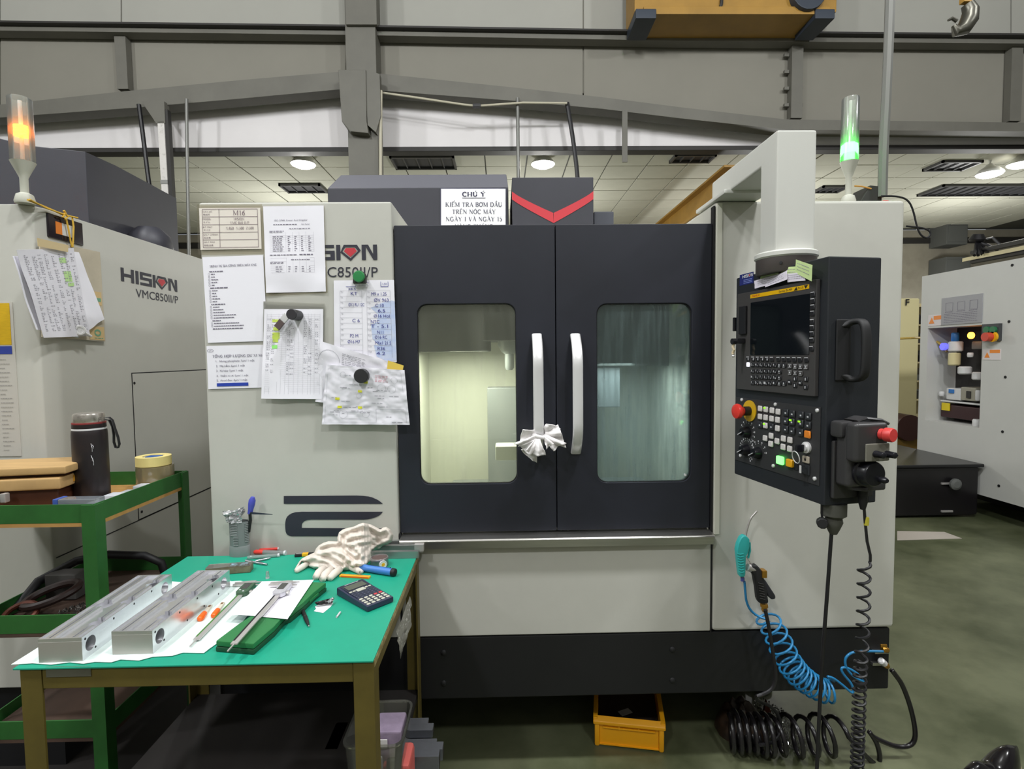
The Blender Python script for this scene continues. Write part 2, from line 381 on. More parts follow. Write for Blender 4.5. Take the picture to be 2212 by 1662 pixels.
struct(MB().box(-9.5, 12.5, -6.1, -6, 0, 7.7), 'wall_front', m_hwall)
struct(MB().box(-9.5, 12.5, YW, YW + 0.12, ZC + 0.005, 7.6), 'wall_back', m_bwall)
m_far = mat('far_wall', (140, 134, 120), 0.8, c2=(168, 162, 146), vscale=0.7)
struct(MB().box(-9.5, 12.5, 12.62, 12.74, 0, ZC), 'wall_far', m_far)
struct(MB().box(-9.5, 12.5, 12.56, 12.62, 3.98, 4.1), 'trim_2', m_dark)
# black lip along the foot of the white siding
struct(MB().box(-9.5, 12.5, YW - 0.02, YW + 0.16, ZC - 0.05, ZC + 0.01), 'trim_1', m_dark, 0.008)
# suspended ceiling: grid slab and one board per tile
ceil = struct(MB().box(-9.5, 12.5, YW + 0.14, 12.7, ZC + 0.03, ZC + 0.06), 'ceiling', m_grid)
TS = 0.6
tm = None
for i in range(8):
    for j in range(34):
        y0 = YW + 0.17 + i * TS; x0 = -9.2 + j * TS
        if y0 + TS > 12.64: continue
        if abs(x0 + TS / 2 - 0.2) > 0.93 * y0 + 1.2: continue
        if tm is None:
            tm = MB().box(0.009, TS - 0.009, 0.009, TS - 0.009, -0.008, 0.012).build('tile', m_tile, None, 0.004, o=V((0, 0, 0)))
            t = tm
        else:
            t = tm.copy(); C.objects.link(t)
        t.parent = ceil
        t.location = V((x0, y0, ZC + 0.018 + random.uniform(-.003, .003))) - ORIG[ceil]
# unlit louvre troffers in the ceiling
m_louv = mat('louvre', (84, 84, 86), 0.4, 0.3)
m_louv2 = mat('louvre_dark', (50, 50, 54), 0.5)
def troffer(px0, px1, py, wd, label, group='louvred ceiling lights'):
    a = PZ(px0, py, ZC); b = PZ(px1, py, ZC); cx, cy, ln = (a.x + b.x) / 2, (a.y + b.y) / 2, (b.x - a.x)
    t = thing('louvre_light', label, 'ceiling light', (cx, cy, ZC - 0.03), group)
    f = MB(); h = ln / 2; q = wd / 2
    for (x0, x1, y0, y1) in ((-h, h, -q, -q + .03), (-h, h, q - .03, q), (-h, -h + .03, -q, q), (h - .03, h, -q, q)):
        f.box(cx + x0, cx + x1, cy + y0, cy + y1, ZC - .03, ZC + .01)
    f.build('frame', m_louv, t)
    MB().box(cx - h + .03, cx + h - .03, cy - q + .03, cy + q - .03, ZC, ZC + .012).build('reflector', m_louv2, t)
    n = max(4, int(ln / .16)); sl = None
    for k in range(1, n):
        x = cx - h + ln * k / n
        MB().box(x - .006, x + .006, cy - q + .03, cy + q - .03, ZC - .022, ZC).build('slat', m_louv, t)
troffer(848, 984, 350, 0.5, 'dark louvred ceiling light beside the grey column')
troffer(612, 700, 406, 0.42, 'dark louvred ceiling light behind the black machine hood')
troffer(1452, 1540, 341, 0.3, 'dark louvred ceiling light above the yellow beam')
troffer(2014, 2100, 357, 0.4, 'dark louvred ceiling light before the glaring lamps at the right')
troffer(2010, 2290, 410, 0.6, 'long dark louvred ceiling light under the glaring lamps')
troffer(1766, 1822, 408, 0.34, 'dark louvred ceiling light behind the green signal tower')
# ceiling lamps
m_lamp = mat('lamp_glow', (255, 252, 244), 0.5, emit=26.0)
m_shade = mat('lamp_shade', (235, 235, 230), 0.3)
for (px, py, lb) in ((655, 352, 'glaring ceiling lamp in a white dish, beside the grey column'), (1173, 352, 'glaring ceiling lamp in a white dish, above the red chevron cover'),
                     (2138, 373, 'glaring ceiling lamp, lower of the two at the far right'), (2206, 352, 'glaring ceiling lamp, upper of the two at the far right')):
    p = PZ(px, py, ZC - .17)
    if p.y < YW + .35: p = PY(px, py, YW + 0.4)
    t = thing('dish_lamp', lb, 'ceiling lamp', (p.x, p.y, p.z - .06), 'lit ceiling lamps')
    MB().lathe([(.17, 0), (.165, .02), (.12, .07), (.06, .11), (.04, .14)], (p.x, p.y, p.z - .02), (0, 0, 1), 24).build('shade', m_shade, t, smooth=True)
    MB().lathe([(.04, -.045), (.1, -.04), (.155, -.015), (.16, 0), (.1, .004)], (p.x, p.y, p.z - .02), (0, 0, 1), 24).build('bulb', m_lamp, t, smooth=True)
    if ZC - p.z > .13: MB().cyl((p.x, p.y, p.z + .11), (0, 0, 1), .02, ZC - p.z - .1).build('stem', m_shade, t)
# ---- gable steelwork in front of the white wall
YB = 7.3
def band(pts_u, pts_l, y, dep):
    mb = MB(); n = len(pts_u)
    for i in range(n - 1):
        mb.prism([PY(*pts_l[i], y), PY(*pts_l[i + 1], y), PY(*pts_u[i + 1], y), PY(*pts_u[i], y)], (0, dep, 0))
    return mb
RU = [(-420, 236), (0, 226), (270, 197), (520, 173), (745, 154)]; RL = [(-420, 262), (0, 254), (300, 232), (520, 213), (745, 192)]
RU2 = [(800, 157), (1100, 188), (1300, 210), (1472, 232), (1698, 258), (2212, 265), (2640, 268)]; RL2 = [(800, 194), (1100, 217), (1300, 235), (1472, 256), (1698, 280), (2212, 284), (2640, 288)]
struct(band(RU, RL, YB - .16, .22), 'beam_left', m_steel)
struct(band(RU2, RL2, YB - .16, .22), 'beam_right', m_steel)
TB = [(-420, 44), (0, 48), (740, 57), (1472, 69), (2212, 76), (2640, 80)]; TB2 = [(-420, 62), (0, 66), (740, 75), (1472, 88), (2212, 94), (2640, 98)]
struct(band(TB, TB2, YB - .2, .16), 'beam_top', m_steel)
struct(band([(a, b - 4) for a, b in TB], TB, YB - .28, .24), 'beam_flange', m_dark)
# siding: lower grey sheets between studs, pale sheets above the top beam
XS = [-420, 0, 262, 748, 1260, 1715, 2184, 2640]
def lerpy(P, x):
    for a, b in zip(P, P[1:]):
        if a[0] <= x <= b[0]: return a[1] + (b[1] - a[1]) * (x - a[0]) / (b[0] - a[0])
    return P[-1][1]
RUA = RU[:-1] + [(745, 154)] + RU2
wu = MB(); a = PY(-420, 240, YB); b = PY(2640, 60, YB)
wall_u = struct(MB().box(a.x, b.x, YB + .02, YB + .05, PY(1100, 200, YB).z, 7.6), 'wall_upper', m_upan)
for a, b in zip(XS, XS[1:]):
    g = 1.5
    MB().prism([PY(a + g, lerpy(RUA, a) + 12, YB), PY(b - g, lerpy(RUA, b) + 12, YB), PY(b - g, lerpy(TB2, b) - 8, YB), PY(a + g, lerpy(TB2, a) - 8, YB)], (0, .02, 0)).build('panel', m_upan, wall_u)
    MB().prism([PY(a + g, lerpy(TB, a) + 6, YB), PY(b - g, lerpy(TB, b) + 6, YB), PY(b - g, -330, YB), PY(a + g, -330, YB)], (0, .02, 0)).build('panel', m_upan2, wall_u)
for i, (x0, x1, x2, x3, ya, yb) in enumerate(((257, 281, 265, 288, 68, 200), (1703, 1727, 1700, 1724, 88, 262), (2172, 2196, 2166, 2190, 92, 268))):
    st = struct(MB().prism([PY(x2, yb, YB - .02), PY(x3, yb, YB - .02), PY(x1, ya, YB - .02), PY(x0, ya, YB - .02)], (0, -.1, 0)), 'column_stud', m_steel)
    if i == 1:
        for k in range(4):
            for sx in (-1, 1):
                q = PY(1713 + sx * 15, 120 + 36 * k, YB - .06)
                MB().box(q.x - .03, q.x + .03, q.y - .02, q.y + .02, q.z - .02, q.z + .02).build('cleat', m_steel, st)
# column with its crane bracket
YC = YB - .3
q0 = PY(754, 380, YC); q1 = PY(818, 380, YC); zt = PY(780, 70, YC).z
colm = struct(MB().box(q0.x, q1.x, YC, YC + .3, 0.0, 7.6), 'column', m_steel)
MB().prism([PY(730, 150, YC - .12), PY(790, 150, YC - .12), PY(792, 262, YC - .12), PY(796, 288, YC - .12), PY(756, 284, YC - .12), PY(738, 262, YC - .12)], (0, .34, 0)).build('bracket', m_steel, colm, .01)
MB().prism([PY(789, 150, YC - .1), PY(820, 160, YC - .1), PY(822, 250, YC - .1), PY(812, 286, YC - .1), PY(794, 270, YC - .1)], (0, .1, 0)).build('gusset', m_steel, colm)
q = PY(815, 60, YC - .02); a = PY(749, 60, YC - .02)
MB().box(a.x, q.x, YC - .05, YC, PY(780, 58, YC).z, 7.6).build('flange', m_steel, colm)
# ---- pipes, rods and cables on the wall
m_pipe = mat('grey_pipe', (122, 122, 118), 0.4, 0.3); m_blk = mat('black_cable', (26, 25, 28), 0.45); m_wcab = mat('cream_cable', (186, 180, 160), 0.5)
m_whitep = mat('scuffed_white_pipe', (214, 210, 206), 0.5, c2=(150, 146, 138), vscale=14, vlo=.55, vhi=.75)
def cable(name, pts, r, m, label, cat='cable', n=8, group=None, sm=1):
    P = [V(p) for p in pts]
    for _ in range(sm):
        Q = [P[0]]
        for a, b in zip(P, P[1:]): Q += [a.lerp(b, .25), a.lerp(b, .75)]
        P = Q + [P[-1]]
    o = MB().tube(P, r, n).build(name, m, None, smooth=True); tag(o, label, cat, group); return o
YR = 7.1
def zY(px, y, pts): return [PY(a, b, y) for a, b in pts]
a = PY(1118, 212, YR)
tag(MB().cyl((a.x, YR, 2.0), (0, 0, 1), .022, a.z - 2.0, 10).build('hanging_rod', m_pipe, None, smooth=True), 'thin grey hanger rod in front of the white wall, right of the column', 'rod')
cable('hanging_cable', zY(0, YR, [(1225, 222), (1238, 300), (1248, 380), (1252, 470)]), .028, m_blk, 'black cable hanging down to the red chevron cover', sm=2)
a = PY(1350, 238, YR); b = PY(1352, 350, YR)
tag(MB().box(a.x - .035, a.x + .035, YR, YR + .02, b.z, a.z).build('hanging_strap', m_steel, None, .004), 'flat brown strap hanging below the right gable beam', 'strap')
cable('hanging_cable', zY(0, 7.08, [(300, 226), (310, 300), (322, 400), (335, 470), (350, 515)]), .026, m_blk, 'black cable beside the scuffed white pipe', sm=2)
a = PY(403, 214, 7.08); b = PY(408, 545, 7.08)
tag(MB().tube([a, PY(404, 320, 7.08), b, PY(409, 640, 7.08)], .02, 10).build('hanging_rod', m_pipe, None, smooth=True), 'thin dark rod right of the scuffed white pipe', 'rod')
t = thing('pipe_post', 'scuffed white square pipe with a black back strip', 'pipe', PY(368, 560, 7.08))
a0, a1 = PY(347, 262, 7.08), PY(368, 620, 7.08)
MB().prism([a0 + V((-.04, 0, 0)), a0 + V((.04, 0, 0)), a0 + V((.04, .08, 0)), a0 + V((-.04, .08, 0))], a1 - a0).build('tube', m_whitep, t)
MB().prism([a0 + V((.042, .01, .15)), a0 + V((.085, .01, .15)), a0 + V((.085, .08, .15)), a0 + V((.042, .08, .15))], a1 - a0).build('back_strip', m_dark, t)
c0 = PY(345, 240, 7.08)
MB().prism([c0 + V((-.22, 0, .12)), c0 + V((.06, 0, .12)), c0 + V((.06, 0, -.15)), c0 + V((-.05, 0, -.15))], (0, .1, 0)).build('hanger_plate', m_steel, t)
for k, yy in enumerate((392, 500)):
    q = a0.lerp(a1, (yy - 262) / 358.0)
    MB().box(q.x - .045, q.x + .045, q.y - .005, q.y + .085, q.z - .025, q.z + .025).build('clamp', m_pipe, t)
cable('wall_conduit', [PY(823, 196, YC - .05), PY(822, 300, YC - .05), PY(822, 420, YC - .05)], .02, m_wcab, 'cream conduit running down the right edge of the column', 'conduit', sm=0)
t = thing('wall_wire', 'cream wire sagging from the column to the black cable', 'wire', PY(1030, 230, YR - .05))
MB().tube([PY(a, b, YR - .05) for a, b in ((822, 200), (900, 211), (1000, 226), (1030, 229), (1060, 227), (1130, 222), (1225, 223))], .014, 8).build('wire', m_wcab, t, smooth=True)
q = PY(1030, 229, YR - .05)
MB().box(q.x - .05, q.x + .05, q.y - .03, q.y + .03, q.z - .02, q.z + .02).build('joint_box', m_blk, t, .005)
# yellow crane runway and crane end carriage
m_yel = mat('crane_yellow', (158, 120, 50), 0.5, var=.1, vscale=3); m_blue = mat('buffer_blue', (46, 54, 66), 0.5)
p0, p1 = PY(1590, 333, 7.6), PY(1408, 480, 11.2)
xb = (p0.x + p1.x) / 2
t = thing('runway_beam', 'yellow crane runway beam receding under the tiled ceiling', 'crane beam', (xb, 9, 3.6))
MB().box(xb - .12, xb + .12, 7.5, 12.5, 4.02, 4.05).build('top_flange', m_yel, t)
MB().box(xb - .02, xb + .02, 7.5, 12.5, 3.66, 4.02).build('web', m_yel, t)
MB().box(xb - .16, xb + .16, 7.5, 12.5, 3.62, 3.66).build('bottom_flange', m_yel, t)
YK = 6.85
a, b = PY(1362, 40, YK), PY(1786, 40, YK)
zb = PY(1570, 66, YK).z; zt2 = 7.0
t = thing('crane_carriage', 'yellow overhead crane carriage resting on the top beam', 'crane', (a.x / 2 + b.x / 2, YK, zb))
MB().box(a.x, b.x, YK - .2, YK + .25, zb + .1, zt2).build('girder', m_yel, t, .012)
MB().box(a.x + .1, b.x - .1, YK - .24, YK + .28, zb + .05, zb + .14).build('lower_plate', m_yel, t, .006)
for (u0, u1) in ((1362, 1405), (1735, 1776)):
    c, d = PY(u0, 60, YK), PY(u1, 60, YK)
    MB().box(c.x, d.x, YK - .26, YK + .2, zb - .01, zb + .1).build('wheel_block', m_blue, t, .01)
c = PY(1745, 5, YK - .26)
MB().cyl((c.x, YK - .2, c.z + .1), (0, -1, 0), .2, .1).build('motor', m_blue, t, .01)
c = PY(1557, 10, YK - .2)
MB().tube([(c.x + .02, YK - .21, c.z + .3), (c.x, YK - .22, c.z), (c.x - .03, YK - .21, c.z - .12)], .02).build('drip_stain_cord', m_dark, t)
# chain hook, upper right corner
YH = 3.2
m_hook = mat('hook_steel', (86, 84, 76), 0.35, 0.7)
h0 = PY(2085, -60, YH)
t = thing('crane_hook', 'dark steel chain hook hanging at the upper right', 'hook', PY(2078, 76, YH))
for k in range(5):
    q = PY(2092, -52 + k * 13, YH); s = 1 if k % 2 else 0
    MB().tube([q + V(((.016 if s else 0) * math.cos(x), (0 if s else .016) * math.cos(x), .024 * math.sin(x))) for x in [i * math.pi / 5 for i in range(10)]], .006, 6, True).build('link', m_hook, t, smooth=True)
pts = [PY(a, b, YH) for a, b in ((2090, 8), (2097, 22), (2094, 42), (2082, 62), (2066, 68), (2060, 55))]
MB().tube(pts, [.032, .04, .045, .04, .03, .012], 10).build('hook', m_hook, t, smooth=True)
MB().tube([PY(a, b, YH) for a, b in ((2066, 46), (2056, 40), (2048, 44))], [.012, .01, .006], 8).build('latch', m_hook, t, smooth=True)
q = PY(2088, 0, YH); MB().box(q.x - .03, q.x + .03, YH - .02, YH + .02, q.z - .02, q.z + .05).build('shackle', m_yel, t, .006)
# small security camera dome + far right clutter above the other machine
m_fgrey = mat('far_box_grey', (92, 94, 92), 0.7)
def farbox(name, px0, px1, py0, py1, y, dep, m, label, cat, mid=None):
    a = PY(px0, py0, y); b = PY(px1, py1, y)
    t = thing(name, label, cat, ((a.x + b.x) / 2, y, b.z))
    MB().box(a.x, b.x, y, y + dep, b.z, a.z).build('casing', m, t, .01)
    MB().box(a.x + .03, b.x - .03, y - .015, y, b.z + (a.z - b.z) * .12, b.z + (a.z - b.z) * .88).build('cover', m, t, .005)
    return t
farbox('duct_box', 2046, 2090, 482, 528, 12.1, .5, m_fgrey, 'grey duct box on the far wall above the pale machine', 'duct')
farbox('duct_box', 2044, 2096, 555, 600, 12.1, .5, m_fgrey, 'lower grey duct box touching the pale machine top', 'duct')
t = thing('cable_tray', 'yellowish cable tray slanting down behind the pale machine', 'cable tray', PY(2160, 545, 7.4))
a, b = PY(2098, 562, 7.6), PY(2290, 524, 6.0)
MB().prism([a, a + V((0, .15, 0)), a + V((0, .15, .05)), a + V((0, 0, .05))], b - a).build('tray', mat('tray_cream', (190, 180, 140), .6), t)
MB().tube([a + V((0, -.02, .1)), b + V((0, -.02, .1))], .035, 8).build('black_cable', m_blk, t)
MB().tube([a + V((0, -.02, -.03)), b + V((0, -.02, -.03))], .03, 8).build('black_cable', m_blk, t)
q = PY(2110, 522, 7.5)
MB().lathe([(.08, 0), (.1, .03), (.06, .1)], q, (0, -.2, 1), 12).build('gland', m_blk, t, smooth=True)
for k, (ex, ey) in enumerate(((2105, 552), (2113, 552), (2122, 550), (2135, 549), (2155, 541), (2168, 536))):
    MB().tube([q, PY((2110 + ex) / 2 + k, (522 + ey) / 2 - 1 - (14 if k == 5 else 0), 7.4), PY(ex, ey, 7.3)], .02, 6).build('cable', m_blk, t, smooth=True)
# ================================================================== MAIN MACHINE
m_pan = mat('panel_grey_paint', (190, 189, 181), 0.42, var=0.035, vscale=2.5, bump=0.05, bscale=500)
m_door = mat('door_black_paint', (33, 35, 45), 0.45, var=0.12, vscale=3, bump=0.06, bscale=500)
m_base = mat('base_black_paint', (17, 17, 20), 0.55, bump=0.05, bscale=400)
m_seam = mat('seam_black', (18, 18, 20), 0.7)
m_rub = mat('black_rubber', (24, 24, 26), 0.6)
m_ss = mat('brushed_stainless', (190, 188, 184), 0.28, 0.95, var=.06, vscale=4, stretch=(1, 1, 30))
m_alu = mat('satin_silver', (226, 225, 226), 0.32, 0.25)
m_ink = mat('logo_black', (44, 44, 56), 0.5)
m_red = mat('logo_red', (190, 52, 62), 0.5)
m_blackm = mat('black_hood_paint', (52, 52, 60), 0.5, var=.08, vscale=3)
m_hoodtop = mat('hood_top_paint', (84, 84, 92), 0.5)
XL = F(443, 800).x; XA = F(855, 800).x; XS_ = F(1202, 800).x; XB = F(1541, 800).x; XR = F(1947, 800).x
ZT = F(640, 436).z; ZD1 = F(1200, 483).z; ZD0 = F(1200, 1149).z; ZB1 = F(1300, 1372).z; ZB0 = F(1200, 1508).z; ZS0 = F(1200, 1178).z
mc = thing('machining_center', 'large grey and black machining centre with double black doors and silver handles', 'machine', ((XL + XR) / 2, FY + 1, 0.0))
lp = MB().box(XL, XA - .002, FY, FY + .38, ZB1 + .003, ZT).build('left_panel', m_pan, mc, .008)
rp = MB().box(XB + .003, XR, FY, FY + .5, ZB1 + .003, ZT - .004).build('right_panel', m_pan, mc, .014)
MB().box(XB + .006, XB + .026, FY - .004, FY + .02, ZD0 - .02, ZT - .012).build('edge_strip', mat('panel_edge', (206, 205, 192), .4), mc, .003)
XC = F(868, 1330).x
MB().box(XC, XB, FY + .004, FY + .05, ZB1 + .003, ZS0 + .004).build('apron_panel', m_pan, mc, .005)
MB().box(XC - .004, XC + .002, FY + .002, FY + .03, ZB1, ZD0).build('seam', m_seam, mc)
MB().box(XB - .002, XB + .003, FY + .004, FY + .03, ZB1, ZT - .02).build('seam', m_seam, mc)
MB().box(F(470, 1430).x, XR - .01, FY + .006, FY + .5, ZB0, ZB1).build('base_skirt', m_base, mc, .006)
for (px, py) in ((958, 1413), (958, 1479), (1454, 1406), (1454, 1473)):
    q = F(px, py); MB().lathe([(.011, 0), (.01, .003), (.005, .006)], q + V((0, .006, 0)), (0, -1, 0), 12).build('bolt', m_base, mc, smooth=True)
# machine body behind (walls of the casing)
bd = MB()
bd.box(XL, XL + .03, FY + .3, FY + 2.0, .35, ZT - .02); bd.box(XR - .03, XR, FY + .4, FY + 2.0, .35, ZT - .02); bd.box(XL, XR, FY + 1.97, FY + 2.0, .35, ZT - .02)
bd.build('casing', m_pan, mc)
bd = MB(); bd.box(XL + .1, XR - .3, FY + .5, FY + 1.9, .0, ZB0 + .02); bd.build('bed_casting', m_base, mc)
for (x, y) in ((XL + .25, FY + .5), (XR - .25, FY + .5), (XL + .25, FY + 1.6), (XR - .25, FY + 1.6)):
    MB().lathe([(.06, 0), (.06, .02), (.02, .03), (.02, .36)], (x, y, 0), (0, 0, 1), 16).build('levelling_foot', m_rub, mc)
# sill rail
sr = MB(); sr.prism([(XA + .004, FY + .05, ZD0 - .002), (XA + .004, FY - .03, ZD0 - .012), (XA + .004, FY - .034, ZD0 - .018), (XA + .004, FY - .022, ZS0), (XA + .004, FY + .05, ZS0)], (XB - XA - .006, 0, 0))
sr.build('sill_rail', m_ss, mc, .002)
# doors
m_paneL = clear_mat('pane_hazy', (246, 250, 240), 0.10, (206, 208, 196), 0.12, streak=(26, 26, 3), hlo=.5, hhi=.8, hmax=.22)
m_paneR = clear_mat('pane_wet', (204, 216, 216), 0.24, (124, 142, 142), 0.1, streak=(70, 70, 5), hlo=.42, hhi=.75, hmax=.62, rough=.06)
def door(name, x0, x1, win, m_pane):
    d = MB().frame((x0, x1, ZD0, ZD1), win, .034, FY + .012, FY + .045).build(name, m_door, mc, .003, ang=.4)
    MB().frame((win[0] - .012, win[1] + .012, win[2] - .012, win[3] + .012), (win[0] + .002, win[1] - .002, win[2] + .002, win[3] - .002), .034, FY + .018, FY + .03).build('gasket', m_rub, d)
    MB().box(win[0] - .01, win[1] + .01, FY + .022, FY + .027, win[2] - .01, win[3] + .01).build('window_pane', m_pane, d)
    return d
wl = (F(903, 850).x, F(1116, 850).x, F(1000, 1048).z, F(1000, 656).z)
wr = (F(1291, 850).x, F(1496, 850).x, F(1390, 1044).z, F(1390, 655).z)
d1 = door('left_door', XA + .001, XS_ - .0012, wl, m_paneL)
d2 = door('right_door', XS_ + .0012, XB - .003, wr, m_paneR)
MB().box(XA, XB, FY + .046, FY + .06, ZD1 - .02, ZD1 + .006).build('door_track', m_dark, mc)
MB().box(XS_ - .004, XS_ + .004, FY + .047, FY + .055, ZD0, ZD1).build('door_seal', m_rub, mc)
q = F(1484, 1029); MB().cyl(q + V((0, .024, 0)), (0, -1, 0), .004, .008, 10).build('window_screw', m_alu, d2)
def handle(dr, px, xo):
    x = F(px, 850).x + xo; zt, zb = F(px, 724).z, F(px, 979).z; H = zt - zb; pts = []
    for i in range(33):
        t = i / 32; e = min(t, 1 - t)
        k = min(1, e / .27); off = .062 * (1 - (1 - k) ** 2.2)
        pts.append((x, FY + .012 - off, zb + H * t))
    MB().sweep(pts, (1, 0, 0), .035, .016, 16, .55).build('handle', m_alu, dr, smooth=True, ang=1.2)
handle(d1, 1161, 0.0); handle(d2, 1244, 0.0)
# working chamber seen through the panes
m_ch = mat('chamber_cream', (206, 206, 192), 0.45); m_chd = mat('chamber_dark', (40, 42, 38), 0.5)
m_chg = mat('chamber_grey', (120, 124, 124), 0.4)
ch = MB(); y0, y1 = FY + .1, FY + .85
ch.box(XA, XB, y1, y1 + .02, ZS0 - .1, ZD1); ch.box(XA - .02, XA, y0, y1, ZS0 - .1, ZD1); ch.box(XB, XB + .02, y0, y1, ZS0 - .1, ZD1)
ch.box(XA, XB, y0, y1, ZS0 - .12, ZS0 - .1); ch.box(XA, XB, y0, y1, ZD1 - .01, ZD1 + .01)
ch.build('chamber', m_ch, mc)
def CB(px0, px1, py0, py1, y, dep, nm, m, bv=.006):
    a = PY(px0, py0, y); b = PY(px1, py1, y); return MB().box(a.x, b.x, y, y + dep, b.z, a.z).build(nm, m, mc, bv)
CB(880, 1060, 540, 760, FY + .5, .1, 'upper_guard', m_chd)
CB(1040, 1190, 560, 735, FY + .42, .3, 'head_cover', m_chd)
q = PY(1100, 735, FY + .5); MB().lathe([(.05, .02), (.05, -.02), (.035, -.05), (.02, -.06), (.02, -.12), (.012, -.13)], q, (0, 0, 1), 16).build('spindle_nose', m_chg, mc, smooth=True)
CB(1052, 1200, 838, 1100, FY + .6, .1, 'side_guard', m_chg)
CB(1070, 1130, 965, 995, FY + .3, .1, 'vice_jaw', m_ch)
CB(960, 1440, 1085, 1150, FY + .3, .4, 'work_table', m_chg)
CB(1240, 1520, 540, 790, FY + .5, .1, 'upper_guard', m_chd)
CB(1240, 1340, 690, 880, FY + .55, .1, 'side_guard', m_chg)
# ---- lettering and marks on the left panel
def flat(y, off): return lambda px, py: PY(px, py, y - off)
def logo(P, um, m1, m2, parent, nm='logo'):
    """block wordmark with a gem for the O; P(x, y) places logo units (height 1)"""
    mb = MB(); cnt = [0]
    def Q(*pts): cnt[0] += 1; mb.poly([P(x, y, cnt[0]) for x, y in pts])
    def R(x0, y0, x1, y1): Q((x0, y0), (x1, y0), (x1, y1), (x0, y1))
    R(0, 0, .27, 1); R(.9, 0, 1.17, 1); R(.27, .38, .9, .6)
    R(1.32, 0, 1.6, 1)
    R(1.74, 0, 2.9, .2); R(2.62, .2, 2.9, .62); R(2.0, .42, 2.62, .62); R(1.74, .42, 2.0, 1.0); R(2.0, .8, 2.86, 1.0)
    R(3.0, 0, 3.27, 1)
    for q in (((3.27, .5), (3.5, 1), (3.6, .84), (3.4, .56)), ((3.5, 1), (4.35, 1), (4.22, .84), (3.6, .84)), ((4.35, 1), (4.6, .62), (4.42, .58), (4.22, .84)), ((3.27, .5), (3.4, .56), (3.93, .12), (3.92, -.06)), ((3.92, -.06), (3.93, .12), (4.42, .58), (4.6, .62))): Q(*q)
    R(4.66, 0, 4.92, 1); R(5.4, 0, 5.66, 1); Q((4.92, 1), (5.08, 1), (5.4, .38), (5.4, .02), (4.92, .86))
    mb.build(nm, m1, parent)
    g = MB().poly([P(3.5, .58, 20), P(3.64, .78, 20), P(4.2, .78, 20), P(4.34, .58, 20), P(3.92, .2, 20)])
    g.build('logo_gem', m2, parent)
a0, a1 = F(627, 562, .0012), F(815, 562, .0012); zz = F(760, 562).z; hh = F(760, 529).z - zz
logo(lambda x, y, k=0: V((a0.x + (a1.x - a0.x) * x / 5.66, FY - .0012 - k * 2e-5, zz + hh * y)), None, m_ink, m_red, mc)
def ptext(s, px0, py0, px1, py1, m, parent, P, nm='lettering', bold=0.0):
    vs, fs, _ = text2d(s, bold)
    return MB().add([P(px0 + (px1 - px0) * a, py1 + (py0 - py1) * b) for a, b in vs], fs).build(nm, m, parent)
ptext('VMC850II/P', 662, 577, 816, 599, m_ink, mc, flat(FY, .0012))
# stripes
def stripe(pts):
    MB().poly([F(a, b, .0012) for a, b in pts]).build('stripe', m_ink, mc)
stripe([(613, 1072), (770, 1071), (784, 1071.6), (796, 1073), (804, 1075), (811, 1078), (817, 1081), (822, 1084.5), (827, 1089), (613, 1089)])
o_ = [(827, 1106), (825, 1109), (822, 1112), (817, 1115.5), (811, 1118), (804, 1120.3), (796, 1122), (785, 1123), (672, 1123), (664, 1124), (658, 1126), (655, 1128.5), (653, 1131), (652, 1135), (652, 1141), (827, 1142), (827, 1159), (630, 1159), (625, 1158), (621, 1156), (618.5, 1153), (617, 1149), (616, 1140), (616, 1130), (617.5, 1122), (620, 1117), (624, 1113), (630, 1109.5), (638, 1107), (652, 1106)]
stripe(o_)
# ---- hood, spindle cover and red chevron above the doors
YH1 = 2.3
def hx(px, py, y=YH1): return PY(px, py, y)
hz = hx(900, 406).z
hd = MB()
A = hx(707, 407); B = hx(1098, 405)
hd.prism([(A.x, YH1, ZD1 - .05), (B.x, YH1, ZD1 - .05), (B.x, YH1, hz), (A.x, YH1, hz)], (0, .9, 0))
hd.build('hood', m_blackm, mc, .004)
z2 = hx(900, 374, YH1 + .03).z
ht = MB(); x0, x1 = hx(729, 377).x, hx(1094, 375).x
ht.add([(A.x, YH1 + .002, hz), (B.x, YH1 + .002, hz), (x1, YH1 + .05, z2), (x0, YH1 + .05, z2), (A.x, YH1 + .9, hz), (B.x, YH1 + .9, hz), (x1, YH1 + .85, z2), (x0, YH1 + .85, z2)],
       [(0, 1, 2, 3), (1, 5, 6, 2), (5, 4, 7, 6), (4, 0, 3, 7), (3, 2, 6, 7), (0, 4, 5, 1)])
ht.build('hood_top', m_hoodtop, mc, .003)
YH2 = 2.26
A, B = hx(1106, 390, YH2), hx(1282, 390, YH2); zt = hx(1190, 383, YH2).z
MB().box(A.x, B.x, YH2, YH2 + .5, ZD1 - .05, zt).build('spindle_cover', m_blackm, mc, .003)
cv = MB(); Lc = []
for i in range(9):
    t = i / 8; Lc.append((t, 1 - (1 - (1 - t) ** 1.35)))
up = [(1106 + 89 * t, 414 + (460 - 414) * (t ** .85)) for t in [i / 8 for i in range(9)]]
dn = [(1106 + 90 * t, 431 + (482 - 431) * (t ** .9)) for t in [i / 8 for i in range(9)]]
upr = [(1282 - 86 * t, 413 + (460 - 413) * (t ** .85)) for t in [i / 8 for i in range(9)]]
dnr = [(1282 - 86 * t, 430 + (482 - 430) * (t ** .9)) for t in [i / 8 for i in range(9)]]
for U, D in ((up, dn), (upr, dnr)):
    for i in range(8): cv.poly([hx(*U[i], YH2 - .0015), hx(*U[i + 1], YH2 - .0015), hx(*D[i + 1], YH2 - .0015), hx(*D[i], YH2 - .0015)])
cv.build('chevron_stripe', m_red, mc)
A, B = hx(1283, 457), hx(1326, 457)
MB().box(A.x, B.x, YH1, YH1 + .2, ZD1 - .05, A.z).build('junction_box', mat('slate_box', (66, 68, 78), .5), mc, .004)
